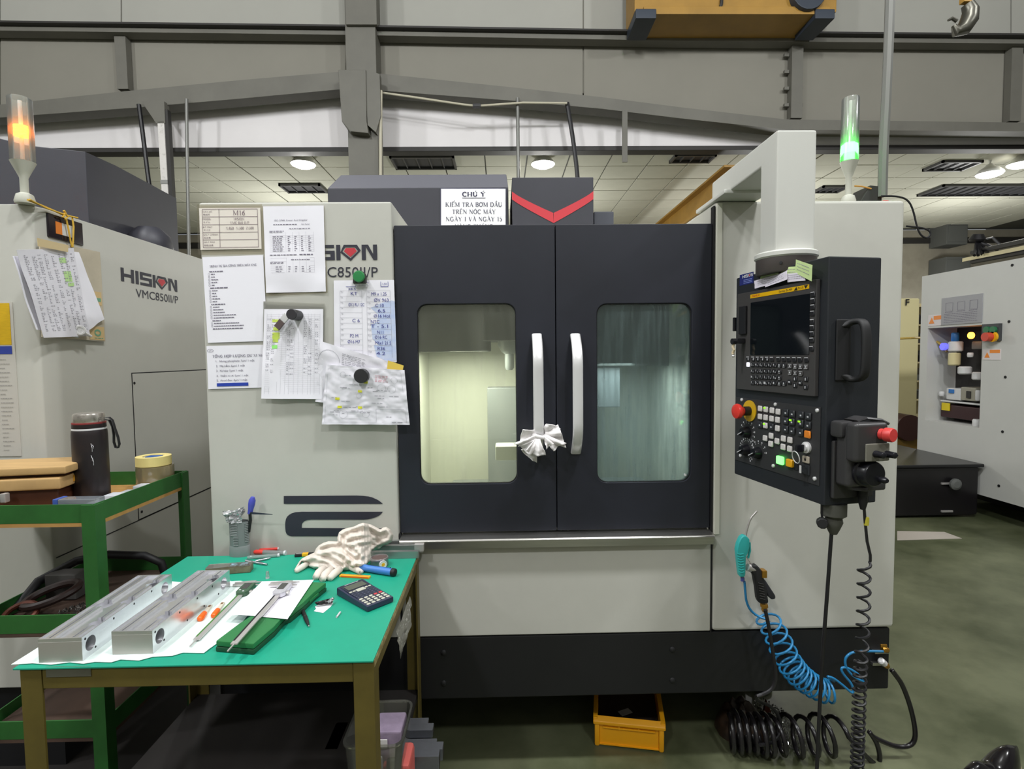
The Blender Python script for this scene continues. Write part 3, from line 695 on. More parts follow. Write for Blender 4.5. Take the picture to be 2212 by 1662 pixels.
# notice on the hood
t = thing('notice_sign', 'white notice headed in bold capitals standing on the black hood', 'sign', hx(1022, 484, YH1 - .004))
c4 = [hx(953, 408, YH1 - .004), hx(1092, 408, YH1 - .004), hx(1092, 494, YH1 - .004), hx(953, 494, YH1 - .004)]
m_sign = mat('sign_white', (238, 238, 240), 0.5); m_frame = mat('sign_edge', (70, 70, 90), .5); m_txt = mat('print_dark', (52, 48, 78), .6)
MB().prism(c4, (0, .003, 0)).build('board', m_sign, t)
b4 = [hx(951, 406, YH1 - .002), hx(1094, 406, YH1 - .002), hx(1094, 496, YH1 - .002), hx(951, 496, YH1 - .002)]
MB().prism(b4, (0, .0018, 0)).build('sleeve', m_frame, t)
pr = Print(shifted(bilin(*c4), .0012))
pr.serif('CHÚ Ý', .325, .085, .69, .19, .19, .07); pr.rect(.325, .225, .69, .24)
pr.serif('KIỂM TRA BƠM DẦU', .065, .345, .95, .45); pr.serif('TRÊN NÓC MÁY', .17, .525, .85, .63)
pr.serif('NGÀY 1 VÀ NGÀY 15', .07, .71, .95, .815); pr.serif('HÀNG THÁNG', .21, .895, .81, .995)
pr.build('lettering', m_txt, t)
# ---- pendant arm on the machine top
m_arm = mat('arm_white_paint', (206, 206, 200), 0.45, bump=.05, bscale=300)
AX0 = PY(1677, 400, 1.49).x; AX1 = PY(1764, 400, 1.49).x; AZ1 = PY(1720, 279, 1.49).z; AZB = PY(1720, 545, 1.49).z
az0 = PX(1564, 421, AX0).z
ye = PX(1537, 420, AX0).y
ar = MB(); ar.prism([(AX0, 1.49, AZB), (AX0, 1.49, AZ1), (AX0, ye, AZ1), (AX0, ye, ZT + .005), (AX0, ye - .04, az0), (AX0, 1.585, az0), (AX0, 1.585, AZB)], (AX1 - AX0, 0, 0))
arm = ar.build('pendant_arm', m_arm, mc, .008)
MB().box(AX0 - .02, AX1 + .02, ye - .16, ye + .1, ZT - .004, ZT + .01).build('arm_foot', m_arm, mc, .003)
acx, acy = (AX0 + AX1) / 2, 1.54
MB().lathe([(.078, 0), (.082, .004), (.082, .014), (.078, .018)], (acx, acy, AZB - .012), (0, 0, 1), 36).build('collar', m_arm, mc, smooth=True)
zc = PY(1700, 586, 1.48).z
MB().lathe([(.076, 0), (.078, .003), (.078, AZB - .012 - zc)], (acx, acy, zc), (0, 0, 1), 36).build('swivel', mat('swivel_brown', (74, 68, 66), .45), mc, smooth=True)
for a in (-1.1, -2.2): MB().cyl((acx + .078 * math.cos(a), acy + .078 * math.sin(a), AZB - .03), (math.cos(a), math.sin(a), 0), .004, .003, 8).build('grub_screw', m_rub, mc)
# ================================================================== signal towers
m_clear = clear_mat('clear_tube', (250, 252, 250), 0.16, (235, 238, 232), 0.0, rough=.15)
m_tow = mat('tower_grey', (190, 190, 178), 0.4)
m_gled = mat('green_lit', (60, 255, 70), 0.4, emit=14.0); m_oled = mat('amber_lit', (255, 150, 30), 0.4, emit=11.0)
def tower(base, top, lit, m_lit, label, zlit, s=1.0):
    base, top = V(base), V(top); ax = (top - base).normalized(); L = (top - base).length
    t = thing('signal_tower', label, 'signal light', base)
    MB().lathe([(.028 * s, 0), (.03 * s, .008), (.024 * s, .03 * s), (.014 * s, .036 * s)], base, ax, 20).build('foot', m_tow, t, smooth=True)
    h0 = L * .12; h1 = L * .30; h2 = L * .40
    MB().lathe([(.012 * s, .02), (.012 * s, h1 * .82), (.02 * s, h1), (.033 * s, h2 * .95), (.036 * s, h2)], base, ax, 24).build('stem', m_tow, t, smooth=True)
    MB().lathe([(.035 * s, h2), (.034 * s, L), (.031 * s, L + .003), (.031 * s, L - .001), (.0315 * s, h2 + .002)], base, ax, 24).build('tube', m_clear, t, smooth=True)
    MB().lathe([(.006 * s, h2), (.006 * s, L * .985)], base, ax, 10).build('core', mat('tower_core', (226, 224, 220), .3), t)
    MB().tube([base + ax * h2 + V((.026 * s, 0, 0)), base + ax * L * .98 + V((.025 * s, 0, 0))], .002, 6).build('rib', m_tow, t)
    if lit == 'disc':
        for k in range(3):
            q = base + ax * (L * (zlit + .035 * k)); MB().lathe([(.0, -.004), (.024 * s, -.003), (.024 * s, .003), (0, .004)], q, ax, 20).build('lamp', m_lit, t, smooth=True)
    else:
        MB().lathe([(.031 * s, L * .41), (.032 * s, L * .56), (.029 * s, L * .575)], base, ax, 24).build('lamp', m_lit, t, smooth=True)
    return t
YT = FY + .06
b = PY(1832, 430, YT); b.z = ZT; tp = PY(1838, 214, YT)
tower((b.x, YT, ZT), tp, 'ring', m_gled, 'clear signal tower glowing green on the machine top', .45, .82)
YT2 = 1.93
# ---- bits on the machine top, right
t = thing('terminal_box', 'small dark wedge box with a red connector behind the green tower', 'box', PY(1880, 428, FY + .25))
A, B = PY(1846, 428, FY + .22), PY(1898, 412, FY + .22)
MB().prism([(A.x, FY + .2, ZT), (B.x, FY + .2, ZT), (B.x, FY + .2, B.z + .01), ((A.x + B.x) / 2, FY + .2, B.z + .015), (A.x, FY + .2, ZT + .03)], (0, .1, 0)).build('casing', m_dark, t, .003)
A = PY(1906, 422, FY + .2); MB().box(A.x - .01, A.x + .012, FY + .18, FY + .22, ZT, ZT + .045).build('connector', mat('connector_red', (200, 60, 50), .5), t, .003)
MB().tube([PY(1846, 402, FY + .2), PY(1862, 403, FY + .2), PY(1882, 408, FY + .2)], .003, 6).build('wire', mat('wire_orange', (190, 130, 60), .5), t)
cable('drop_conduit', [PY(1925, -90, 2.07), PY(1921, 60, 2.07), PY(1915, 200, 2.07), PY(1908, 330, 2.07), PY(1906, 425, 2.07)], .0165, m_pipe, 'grey flexible conduit dropping to the red connector on the machine top', 'conduit', sm=2)
cable('loop_cable', [PY(a, b, FY + .1) for a, b in ((1904, 424), (1940, 424), (1962, 432), (1973, 455), (1980, 490), (1988, 508), (2002, 516), (2010, 508), (2008, 498), (1990, 492), (1958, 489))], .0035, m_blk, 'thin black cable looping over the machine top corner', sm=2, n=6)
# ================================================================== LEFT MACHINE
LX = -1.6; LYN = PX(67, 437, LX).y; LZT = 2.035; LYF = 3.4
m_pan2 = mat('panel_grey_left', (190, 189, 181), 0.42, var=0.03, vscale=2.2)
ml = thing('machining_center', 'pale grey machining centre at the left edge with black side hatch lines', 'machine', (-2.1, 2.6, 0.0))
mbx = MB(); ck = .10
mbx.prism([(-2.9, LYN, .33), (LX - .05, LYN, .33), (LX - .012, LYN + .02, .33), (LX, LYN + .06, .33), (LX, LYF, .33), (-2.9, LYF, .33)], (0, 0, LZT - .33))
mbx.build('cabinet', m_pan2, ml, .004)
def LF(px, py, off=.0012): return PX(px, py, LX + off)
z0 = PX(290, 1206, LX).z
MB().box(-2.85, LX - .03, LYN + .05, LYF - .05, 0.0, .33).build('base_plinth', m_base, ml)
# hatch on the side: proud plate with dark seams
hq = [LF(285, 808, .0), LF(436, 800, .0), LF(448, 1060, .0), LF(300, 1122, .0)]
ys = [hq[0].y, 2.9]; zs = [hq[0].z, hq[3].z]
MB().box(LX - .01, LX + .003, ys[0], 3.1, zs[1], zs[0]).build('side_hatch', m_pan2, ml, .001)
MB().box(LX - .008, LX + .0012, ys[0] - .004, 3.1, zs[1] - .005, zs[0] + .005).build('hatch_seam', m_seam, ml)
for (px, py) in ((290, 828), (306, 1106)):
    q = LF(px, py, .003); MB().cyl(q, (1, 0, 0), .006, .002, 10).build('hatch_screw', m_seam, ml)
zl = LF(420, 1070).z
MB().box(LX, LX + .0012, 1.95, 3.1, zl - .002, zl + .002).build('seam', m_seam, ml)
# wordmark on the side
lq = [LF(262, 612), LF(383, 627), LF(383, 604), LF(262, 580)]
ya, yb2 = lq[0].y, lq[1].y; zb_ = (lq[0].z + lq[1].z) / 2; zt_ = (lq[3].z + lq[2].z) / 2
logo(lambda x, y, k=0: V((LX + .0015 + k * 2e-5, ya + (yb2 - ya) * x / 5.66, zb_ + (zt_ - zb_) * y)), None, m_ink, m_red, ml)
q0, q1 = LF(294, 642), LF(385, 652); q2 = LF(294, 624)
vs, fs, _ = text2d('VMC850II/P', 0)
MB().add([(LX + .0015, q0.y + (q1.y - q0.y) * a, q0.z + (q2.z - q0.z) * b) for a, b in vs], fs).build('lettering', m_ink, ml)
# display with a warning label near the top edge
dq = [LF(99, 460, 0), LF(175, 482, 0), LF(176, 531, 0), LF(102, 512, 0)]
MB().box(LX - .004, LX + .006, dq[0].y, dq[1].y, (dq[2].z + dq[3].z) / 2, (dq[0].z + dq[1].z) / 2).build('display_window', mat('display_black', (34, 28, 34), .15), ml, .003)
o1 = LF(120, 478, .0072); o2 = LF(135, 508, .0072); o3 = LF(157, 508, .0072)
MB().box(LX + .0062, LX + .0072, o1.y, o2.y, o2.z, o1.z).build('orange_label', mat('label_orange', (222, 128, 50), .5), ml)
MB().box(LX + .0062, LX + .0072, o2.y, o3.y, o2.z, o1.z).build('white_label', mat('label_white', (206, 206, 204), .5), ml)
# hood behind the left machine
hb = [(-2.95, 2.25), (-2.0, 2.25), (-1.94, 2.34), (-1.76, 2.41), (-1.75, 2.58), (-1.78, 3.1), (-2.95, 3.1)]
zt_ = PY(230, 327, 2.41).z
MB().prism([(x, y, LZT - .02) for x, y in hb], (0, 0, zt_ - LZT + .02)).build('hood', m_blackm, ml, .004)
q = PY(300, 500, 2.62); MB().lathe([(.09, 0), (.1, .03), (.09, .08), (.05, .12)], (-1.70, 2.72, LZT - .02), (0, 0, 1), 20).build('motor_cover', m_blackm, ml, smooth=True)
b = PY(54, 430, YT2); tp = PY(42, 214, YT2)
tower((b.x, YT2, LZT), tp + V((-.0, 0, 0)), 'disc', m_oled, 'clear signal tower glowing amber on the left machine', .66, 1.0)
# poster on the front of the left machine
t = thing('instruction_poster', 'yellow and grey instruction poster on the left machine front', 'poster', (-1.75, LYN, 1.0))
def LP(px, py, o=.002): return PY(px, py, LYN - o)
pa, pb = LP(-90, 650), LP(20, 655); zb_ = LP(35, 986).z
MB().box(pa.x, pb.x + .01, LYN - .002, LYN, zb_, pb.z + .004).build('sheet', mat('poster_grey', (188, 184, 176), .6), t)
MB().box(pa.x, pb.x, LYN - .003, LYN - .002, LP(20, 745).z, pb.z).build('yellow_block', mat('poster_yellow', (206, 166, 10), .6, var=.08, vscale=40, stretch=(1, 1, 8)), t)
MB().box(pa.x, pb.x, LYN - .003, LYN - .002, LP(20, 765).z, LP(20, 748).z).build('blue_block', mat('poster_blue', (44, 62, 150), .6), t)
pr = Print(lambda u, v: V((pa.x + (pb.x - pa.x) * u, LYN - .0032, LP(20, 770).z * (1 - v) + zb_ * v)))
for k in range(22):
    v = .03 + k * .043; pr.greek(.72, v, .72 + random.uniform(.12, .26), .005, .02, .06, .008)
pr.build('lettering', mat('print_grey', (136, 132, 128), .7), t)
# ================================================================== PAPERS ON THE MACHINE
m_paper = mat('paper_white', (238, 236, 244), 0.8); m_paper2 = mat('paper_grey_white', (226, 224, 232), 0.8)
m_cream = mat('card_cream', (226, 218, 208), 0.6); m_film = clear_mat('tape_film', (238, 234, 224), .06, (220, 212, 196), .1)
m_sleeve = clear_mat('plastic_sleeve', (246, 246, 242), .35, (226, 226, 220), .2)
m_pg = mat('print_mid', (112, 106, 124), .7); m_pl = mat('print_light', (158, 156, 166), .7); m_pb = mat('pen_blue', (52, 52, 140), .6)
m_hl = mat('highlighter_yellow', (206, 228, 96), .7); m_hl2 = mat('highlighter_green', (150, 232, 120), .7); m_hly = mat('highlighter_lemon', (228, 226, 60), .7)
def nz(a, b, s, seed=0): return mn.noise(V((a * s, b * s, seed * 7.3)))
def sheet(name, label, q, m, off, warp=None, nu=10, nv=12, th=.0006, cat='paper', plane=None):
    pl = plane or (lambda px, py: F(px, py, off))
    c4 = [pl(*p) for p in q]; pos = bilin(*c4, warp=warp)
    cx = sum((p for p in c4), V()) / 4; cx.z = min(p.z for p in c4)
    t = thing(name, label, cat, cx)
    MB().grid(lambda u, v: pos(u, v), nu, nv, th).build('sheet', m, t, smooth=True, ang=1.3)
    return t, pos, Print(shifted(pos, .0009))
soft = lambda amp, sd: (lambda u, v: amp * (nz(u, v, 2.2, sd) + .5 * nz(u, v, 5, sd + 1)) * (0.3 + v))
# machine card
t, pos, pr = sheet('machine_card', 'cream machine card lettered M16 at the top corner of the grey panel', [(430, 450), (562, 449), (565, 538), (433, 540)], m_cream, .003)
MB().grid(lambda u, v: bilin(F(425, 442, .0016), F(566, 441, .0016), F(570, 549, .0016), F(428, 551, .0016))(u, v), 2, 2).build('tape_film', m_film, t)
H = [.028, .21, .398, .585, .765, .95]
for v in H: pr.rect(.05, v - .005, .955, v + .005)
for u in (.05, .325, .953): pr.rect(u - .003, .028, u + .003, .95)
pr.serif('M16', .55, .065, .755, .175, .1, .045); pr.serif('HISION', .56, .24, .74, .295, .11, .04); pr.serif('VMC 850 II/P', .5, .33, .815, .385, .11, .04); pr.serif('X:850  Y:500  Z:500', .43, .46, .885, .52, .11, .04)
for i, (s1, s2, wd) in enumerate((('MÁY SỐ', '機械号', .15), ('MODEL', 'モデル', .13), ('KT MÁY', 'サイズ', .15), ('Q/LÝ CHÍNH', '担当者', .23), ('Q/LÝ PHỤ', '副担当者', .18))):
    pr.text(s1, .06, H[i] + .03, .06 + wd, H[i] + .075); pr.text(s2, .065, H[i] + .105, .065 + .11 + (.04 if i == 4 else 0), H[i] + .15)
pr.build('lettering', mat('print_plum', (108, 88, 100), .7), t)
# tolerance table sheet
t, pos, pr = sheet('tolerance_sheet', 'white sheet of printed tolerance tables in a plastic sleeve beside the machine card', [(568, 446), (699, 444), (704, 630), (575, 633)], m_paper, .005, soft(.004, 3), 12, 16)
MB().grid(lambda u, v: bilin(F(566, 445, .002), F(700, 444, .002), F(708, 633, .002), F(573, 640, .002))(u, v), 2, 2).build('sleeve_back', m_film, t)
pr.text('ISO 2768: Linear And Angular', .18, .155, .73, .178); pr.greek(.16, .207, .56, .009); pr.text('Áp dụng', .62, .2, .76, .222)
pr.greek(.42, .258, .77, .007); pr.greek(.09, .285, .33, .006); pr.greek(.09, .297, .33, .006)
for k in range(9):
    v = .34 + k * .0235; pr.rect(.09, v, .82, v + .0012)
    if k < 8:
        pr.greek(.14, v + .008, .32, .007)
        for u in (.39, .5, .61, .73): pr.greek(u, v + .008, u + .05, .007, .02, .05)
for u in (.36, .47, .58, .69, .82): pr.rect(u, .3, u + .0014, .53)
pr.greek(.09, .56, .55, .009); pr.greek(.58, .557, .8, .012); pr.greek(.44, .618, .77, .007)
for u in (.36, .47, .58, .69, .82): pr.rect(u, .6, u + .0014, .77)
for v in (.6, .64, .69, .715, .74, .77): pr.rect(.1, v, .82, v + .0012)
for v in (.7, .725, .752):
    pr.greek(.18, v, .29, .006)
    for u in (.39, .5, .61, .73): pr.greek(u, v, u + .05, .007, .02, .05)
pr.greek(.09, .645, .33, .006); pr.greek(.09, .658, .33, .006)
pr.build('lettering', m_pg, t)
# procedure checklist
t, pos, pr = sheet('checklist_sheet', 'white checklist sheet with small tick boxes under the machine card', [(437, 556), (568, 551), (578, 737), (449, 741)], m_paper, .003)
pr.serif('TRÌNH TỰ GIA CÔNG TRÊN MÁY CNC', .11, .098, .89, .12, .17, .07)
row = 0; y = .165
for head, n, wd in ((.24, 5, .14), (.29, 5, .14), (.24, 5, .2), (.16, 2, .5), (.5, 0, 0)):
    pr.greek(.1, y, .1 + head, .011, .02, .07, .008); y += .032
    for k in range(n):
        pr.line([(.08, y - .004), (.105, y - .004), (.105, y + .014), (.08, y + .014), (.08, y - .004)], .003)
        pr.greek(.125, y, .125 + wd * random.uniform(.4, 1) + (.25 if (n == 5 and head < .25 and k > 2 and wd == .2) else 0), .009, .02, .05, .006); y += .0318
pr.build('lettering', m_pg, t)
# plating sheet
t, pos, pr = sheet('plating_sheet', 'white plating allowance list with one line struck out in blue', [(446, 748), (578, 745), (582, 837), (450, 841)], m_paper, .003)
pr.serif('TỔNG HỢP LƯỢNG DƯ XI MẠ', .09, .215, .94, .27, .15, .06)
for k, s in enumerate(('1.  Nhúng phosphate: 7µm/ 1 mặt', '2.  Mạ kẽm: 6µm/ 1 mặt', '3.  Ni hóa: 5µm/ 1 mặt', '4.  Thấm ni tơ: 5µm/ 1 mặt', '5.  Anod đen: 4µm/ 1 mặt')):
    pr.text(s, .145, .33 + .112 * k, .145 + (.63, .47, .44, .52, .5)[k], .395 + .112 * k)
pr.line([(.06 + .05 * math.cos(a), .11 + .035 * math.sin(a)) for a in [i * .42 for i in range(16)]], .005); pr.text('LT', .045, .09, .08, .13)
pr.build('lettering', m_pg, t)
b_ = Print(shifted(pos, .0011)); b_.rect(.145, .87, .66, .945); b_.build('blue_strike', mat('marker_blue', (40, 66, 168), .5), t)
# log sheet held by the long magnet
warp5 = lambda u, v: .012 * v * (1 - .4 * u) + .004 * nz(u, v, 3, 9)
t, pos, pr = sheet('log_sheet', 'gridded log sheet with green highlights hung from the tall round magnet', [(571, 668), (698, 668), (698, 862), (567, 861)], m_paper, .010, warp5, 12, 16)
MB().grid(lambda u, v: bilin(F(569, 651, .004), F(701, 656, .004), F(700, 760, .004), F(568, 760, .004))(u, v), 3, 3, .0004).build('plastic_sleeve', m_sleeve, t)
for k in range(42):
    v = .06 + k * .021; pr.rect(.05, v, .95, v + .0012)
for u in (.05, .12, .25, .31, .38, .44, .52, .59, .67, .75, .8, .86, .95): pr.rect(u, .05, u + .002, .95)
for k in range(30):
    v = .105 + k * .021
    for u in (.06, .14, .4, .46, .68, .76, .87):
        if random.random() < .75 - k * .012: pr.greek(u, v + .005, u + .05, .006, .01, .03)
pr.build('lettering', m_pl, t)
hl = Print(shifted(pos, .0007))
for (a, b, c, d) in ((.14, .115, .25, .145), (.16, .2, .26, .24), (.15, .26, .27, .33), (.16, .33, .25, .37)): hl.rect(a, b, c, d)
hl.build('highlight', m_hl, t)
hl = Print(shifted(pos, .0007)); hl.rect(.15, .4, .24, .44); hl.build('highlight', m_hl2, t)
# tool list sheet
t, pos, pr = sheet('tool_list', 'tool list with handwriting and a blue stain under the green magnet', [(721, 606), (851, 605), (857, 782), (722, 778)], m_paper, .003)
for k in range(12):
    v = .13 + k * .067
    pr.rect(.1, v, .46, v + .002); pr.rect(.54, v, .93, v + .002)
    pr.text('T%d' % (k + 1), .11, v + .008, .15, v + .028); pr.text('T%d' % (k + 13), .55, v + .008, .6, v + .028)
for u in (.1, .46, .54, .93): pr.rect(u, .13, u + .003, .95)
pr.build('lettering', m_pl, t)
hw = Print(shifted(pos, .0012))
for (s, a, b, c) in (('KT', .28, .145, .11), ('Ø12 RU 12C', .24, .282, .26), ('C 6', .3, .48, .12), ('P2 M', .26, .67, .13), ('Ø16 M7', .22, .745, .2),
                     ('M9 x 1.25', .62, .15, .25), ('ØV 963', .66, .225, .24), ('C 10', .68, .29, .14), ('6.5', .72, .355, .12), ('Ø16 Hol', .65, .42, .26), ('NTC', .6, .49, .14), ('T - 5.1', .6, .545, .28), ('N11', .7, .62, .1), ('Ø16 RC', .66, .68, .2), ('M6x1 21.5', .66, .75, .26), ('R36', .7, .82, .12), ('4.2', .68, .88, .14)):
    hw.text(s, a, b, a + c, b + .04)
hw.text('Ø23.7', .4, .03, .58, .06); hw.line([(.2, .08), (.36, .08), (.37, .055)], .006); hw.text('38.5', .24, .095, .36, .12)
hw.line([(.78, .02), (.78, .08), (.9, .08), (.9, .02)], .007); hw.text('L50', .81, .035, .88, .06)
hw.build('handwriting', m_pb, t)
st = Print(shifted(pos, .0004))
for (p) in ([(.78, .28), (.95, .25), (1, .26), (1, .5), (.7, .5), (.72, .42), (.6, .34)], [(.6, .55), (.75, .5), (1, .5), (1, .82), (.72, .8), (.62, .72)], [(.64, .8), (1, .82), (1, .98), (.86, 1), (.68, .94)]):
    st.mb.poly([st.pos(*q) for q in p])
st.build('blue_stain', mat('ink_stain', (182, 198, 234), .8, c2=(206, 214, 236), vscale=30), t)
# crumpled drawings
cr = lambda amp, sd: (lambda u, v: amp * (abs(nz(u + .2 * v, v, 2.1, sd)) * .9 + .8 * abs(nz(u, v - .3 * u, 5.5, sd + 2)) + .45 * abs(nz(u, v, 11, sd + 4))))
t, pos, pr = sheet('rear_drawing', 'crumpled drawing sheet mostly hidden behind the front crumpled drawing', [(692, 737), (856, 786), (846, 885), (682, 868)], m_paper2, .012, cr(.008, 20), 24, 18)
pr.line([(.14 + .14 * math.cos(a), .3 + .2 * math.sin(a)) for a in [math.pi + i * .3 for i in range(11)]], .005)
for k in range(7): pr.greek(.3, .1 + .03 * k, .6, .008)
pr.build('lettering', m_pl, t)
t, pos, pr = sheet('sticky_note', 'yellow sticky note on the drawing corner overlapping the black door', [(838, 779), (872, 790), (869, 806), (836, 797)], mat('note_yellow', (226, 196, 84), .7), .024, None, 3, 2)
t, pos, pr = sheet('front_drawing', 'crumpled drawing with yellow highlights hung from the dark magnet over the door edge', [(705, 788), (874, 800), (885, 918), (696, 917)], m_paper2, .026, cr(.006, 31), 56, 44)
pr.line([(.03, .06), (.95, .05), (.97, .96), (.03, .96), (.03, .06)], .002); pr.rect(.62, .72, .95, .724); pr.rect(.62, .72, .622, .95)
for k in range(26):
    u, v = random.uniform(.06, .8), random.uniform(.12, .9); pr.greek(u, v, u + random.uniform(.05, .16), .008)
for (a, b, r) in ((.22, .15, .035), (.86, .2, .04), (.42, .5, .03), (.24, .82, .05), (.5, .82, .04), (.7, .35, .05), (.82, .36, .05)): pr.line([(a + r * math.cos(x), b + r * 1.4 * math.sin(x)) for x in [i * .5 for i in range(14)]], .002)
pr.rect(.22, .78, .45, .784); pr.rect(.22, .9, .45, .904); pr.greek(.8, .95, .95, .012)
pr.build('lettering', m_pl, t)
for (a, b) in ((.5, .26), (.43, .42), (.16, .56), (.19, .7), (.43, .7)):
    hl = Print(shifted(pos, .0016)); hl.rect(a - .02, b - .02, a + .03, b + .02); hl.build('highlight', m_hly, t)
rd = Print(shifted(pos, .0016))
for k in range(5): rd.greek(.62, .13 + .025 * k, .78, .008)
rd.build('red_print', mat('print_pink', (206, 150, 160), .7), t)
# round magnets
m_mag = mat('magnet_black', (38, 38, 40), .5)
def magnet(px, py, r, ln, off, m, label, mf=None, name='magnet'):
    q = F(px, py, off); t = thing(name, label, 'magnet', q - V((0, 0, r)))
    MB().lathe([(r, 0), (r, ln - .002), (r - .002, ln)], q, (0, -1, 0), 28).build('body', m, t, smooth=True)
    if mf: MB().lathe([(r * .93, ln - .001), (r * .9, ln + .0015), (0.001, ln + .0015)], q, (0, -1, 0), 28).build('face', mf, t, smooth=True)
    return t
magnet(644, 682, .0175, .06, .0105, m_mag, 'tall black round magnet holding the gridded log sheet', mat('magnet_face', (52, 50, 54), .4))
magnet(783, 812, .024, .022, .036, m_mag, 'dark magnet pinning the front crumpled drawing')
q = F(610, 698, .022)
t = thing('usb_stick', 'small silver and brown stick magnet tilted beside the tall black magnet', 'stick', q)
a, b, c = F(629, 676, .03), F(611, 690, .03), F(598, 709, .03)
d = (c - a).normalized(); s_ = V((d.z, 0, -d.x)) * .011
def slab(p0, p1, m, nm):
    MB().prism([p0 - s_, p1 - s_, p1 + s_, p0 + s_], (0, -.008, 0)).build(nm, m, t, .001)
a = F(622, 681, .022); b = F(611, 694, .022); c = F(599, 709, .022)
slab(a, b, m_alu, 'cap'); slab(b, c, mat('stick_brown', (96, 82, 82), .35), 'body')
# green push button magnet
q = F(779, 600, .006)
t = thing('green_magnet', 'green round capped magnet above the tool list', 'magnet', q - V((0, 0, .02)))
MB().prism([q + V((x * .0215, .0, z * .0215)) for x, z in [(math.cos(a), math.sin(a)) for a in [math.radians(d) for d in range(-10, 191, 20)]] + [(-1, -1.0), (1, -1.0)]], (0, -.02, 0)).build('holder', m_dark, t, .002)
MB().box(q.x - .024, q.x + .026, q.y - .012, q.y, q.z - .024, q.z - .0205).build('lip', m_alu, t)
MB().lathe([(.0195, .018), (.0195, .026), (.017, .029), (.001, .0295)], q, (0, -1, 0), 28).build('cap', mat('cap_green', (42, 128, 70), .4), t, smooth=True)
# stack of sheets on the left machine
def LS(px, py, o=.03): return PX(px, py, LX + o)
bq = [LF(86, 516, .012), LF(216, 545, .012), LF(228, 738, .012), LF(92, 728, .012)]
t = thing('clip_board', 'worn clipboard with a brown tape strip hanging on the left machine side', 'clipboard', (LX + .01, bq[0].y, bq[3].z))
pos = bilin(*bq)
MB().grid(pos, 3, 3, .004).build('board', mat('board_tan', (186, 176, 156), .7, var=.08, vscale=8), t)
pr = Print(shifted(pos, .0012)); pr.rect(.62, .45, .97, .6); pr.rect(.72, .84, .98, .99); pr.build('label_patch', mat('patch_tan', (206, 178, 128), .7), t)
pr = Print(shifted(pos, .002)); pr.rect(.85, .52, .95, .56); pr.line([(.86 + .05 * math.cos(a), .91 + .03 * math.sin(a)) for a in [i * .45 for i in range(15)]], .02); pr.greek(.8, .965, .95, .008); pr.build('label_mark', mat('mark_teal', (110, 160, 130), .7), t)
tp_ = [LF(80, 514, .04), LF(148, 530, .04), LF(147, 545, .042), LF(82, 532, .042)]
MB().grid(bilin(*tp_), 2, 2, .0008).build('tape_strip', mat('tape_tan', (202, 182, 140), .4), t)
def hangsheet(label, q, offs, sd, full):
    c4 = [PX(a, b, LX + o) for (a, b), o in zip(q, offs)]; pos = bilin(*c4, warp=lambda u, v: .006 * nz(u, v, 2.5, sd))
    t = thing('shop_sheet', label, 'paper', c4[3])
    MB().grid(pos, 12, 14, .0006).build('sheet', m_paper2 if full else m_paper, t, smooth=True)
    return t, pos
hangsheet('rear white sheet peeking out behind the shop sheet on the clipboard', [(26, 553), (120, 556), (170, 730), (76, 712)], (.03, .02, .018, .02), 41, False)
hangsheet('white sheet curled out under the shop sheet, its corner pointing at the display', [(120, 540), (170, 545), (224, 690), (180, 722)], (.02, .02, .022, .024), 44, False)
t, pos = hangsheet('shop sheet printed with dense columns and green highlights on the clipboard', [(36, 540), (160, 536), (194, 726), (96, 730)], (.045, .028, .03, .034), 43, True)
pr = Print(shifted(pos, .0012))
for k in range(46):
    v = .06 + k * .019
    for u in (.08, .2, .3, .42, .55, .68, .78, .9):
        if random.random() < .8: pr.greek(u, v, u + random.uniform(.03, .08), .006, .015, .04)
pr.build('lettering', m_pl, t)
hl = Print(shifted(pos, .0008)); hl.rect(.68, .1, .8, .16); hl.rect(.7, .25, .84, .37); hl.rect(.74, .38, .86, .42); hl.build('highlight', mat('highlight_soft', (186, 222, 150), .7), t)
q = LF(172, 714, .036)
t = thing('round_magnet', 'small silver round magnet with a post on the shop sheet bottom edge', 'magnet', q)
MB().lathe([(.019, 0), (.02, .003), (.017, .006), (.012, .006), (.01, .003)], q, (.8, -.6, 0), 20).build('ring', m_alu, t, smooth=True)
MB().tube([q, q + V((.004, .05, -.02))], .005, 8).build('post', m_alu, t, smooth=True)
m_yw = mat('twine_yellow', (214, 172, 60), .6)
tw = [LF(60, 432, .03), LF(90, 444, .012), LF(118, 456, .012), LF(138, 465, .012)]
t = thing('yellow_twine', 'yellow twine tied from the amber tower foot down to the clipboard', 'string', tw[3])
MB().tube(tw, .0035, 6).build('strand', m_yw, t, smooth=True)
MB().tube([LF(64, 431, .035), LF(100, 450, .016), LF(150, 467, .02), LF(168, 471, .025)], .003, 6).build('strand', m_yw, t, smooth=True)
MB().tube([LF(a, b, .02) for a, b in ((138, 455), (142, 462), (135, 470), (140, 474), (147, 468), (138, 462))], .004, 6).build('knot', m_yw, t, smooth=True)
MB().tube([LF(a, b, .018) for a, b in ((143, 473), (148, 496), (152, 520), (156, 534))], .003, 6).build('strand', m_yw, t, smooth=True)
MB().tube([LF(a, b, .018) for a, b in ((156, 470), (159, 490), (158, 515), (157, 534))], .003, 6).build('strand', m_yw, t, smooth=True)
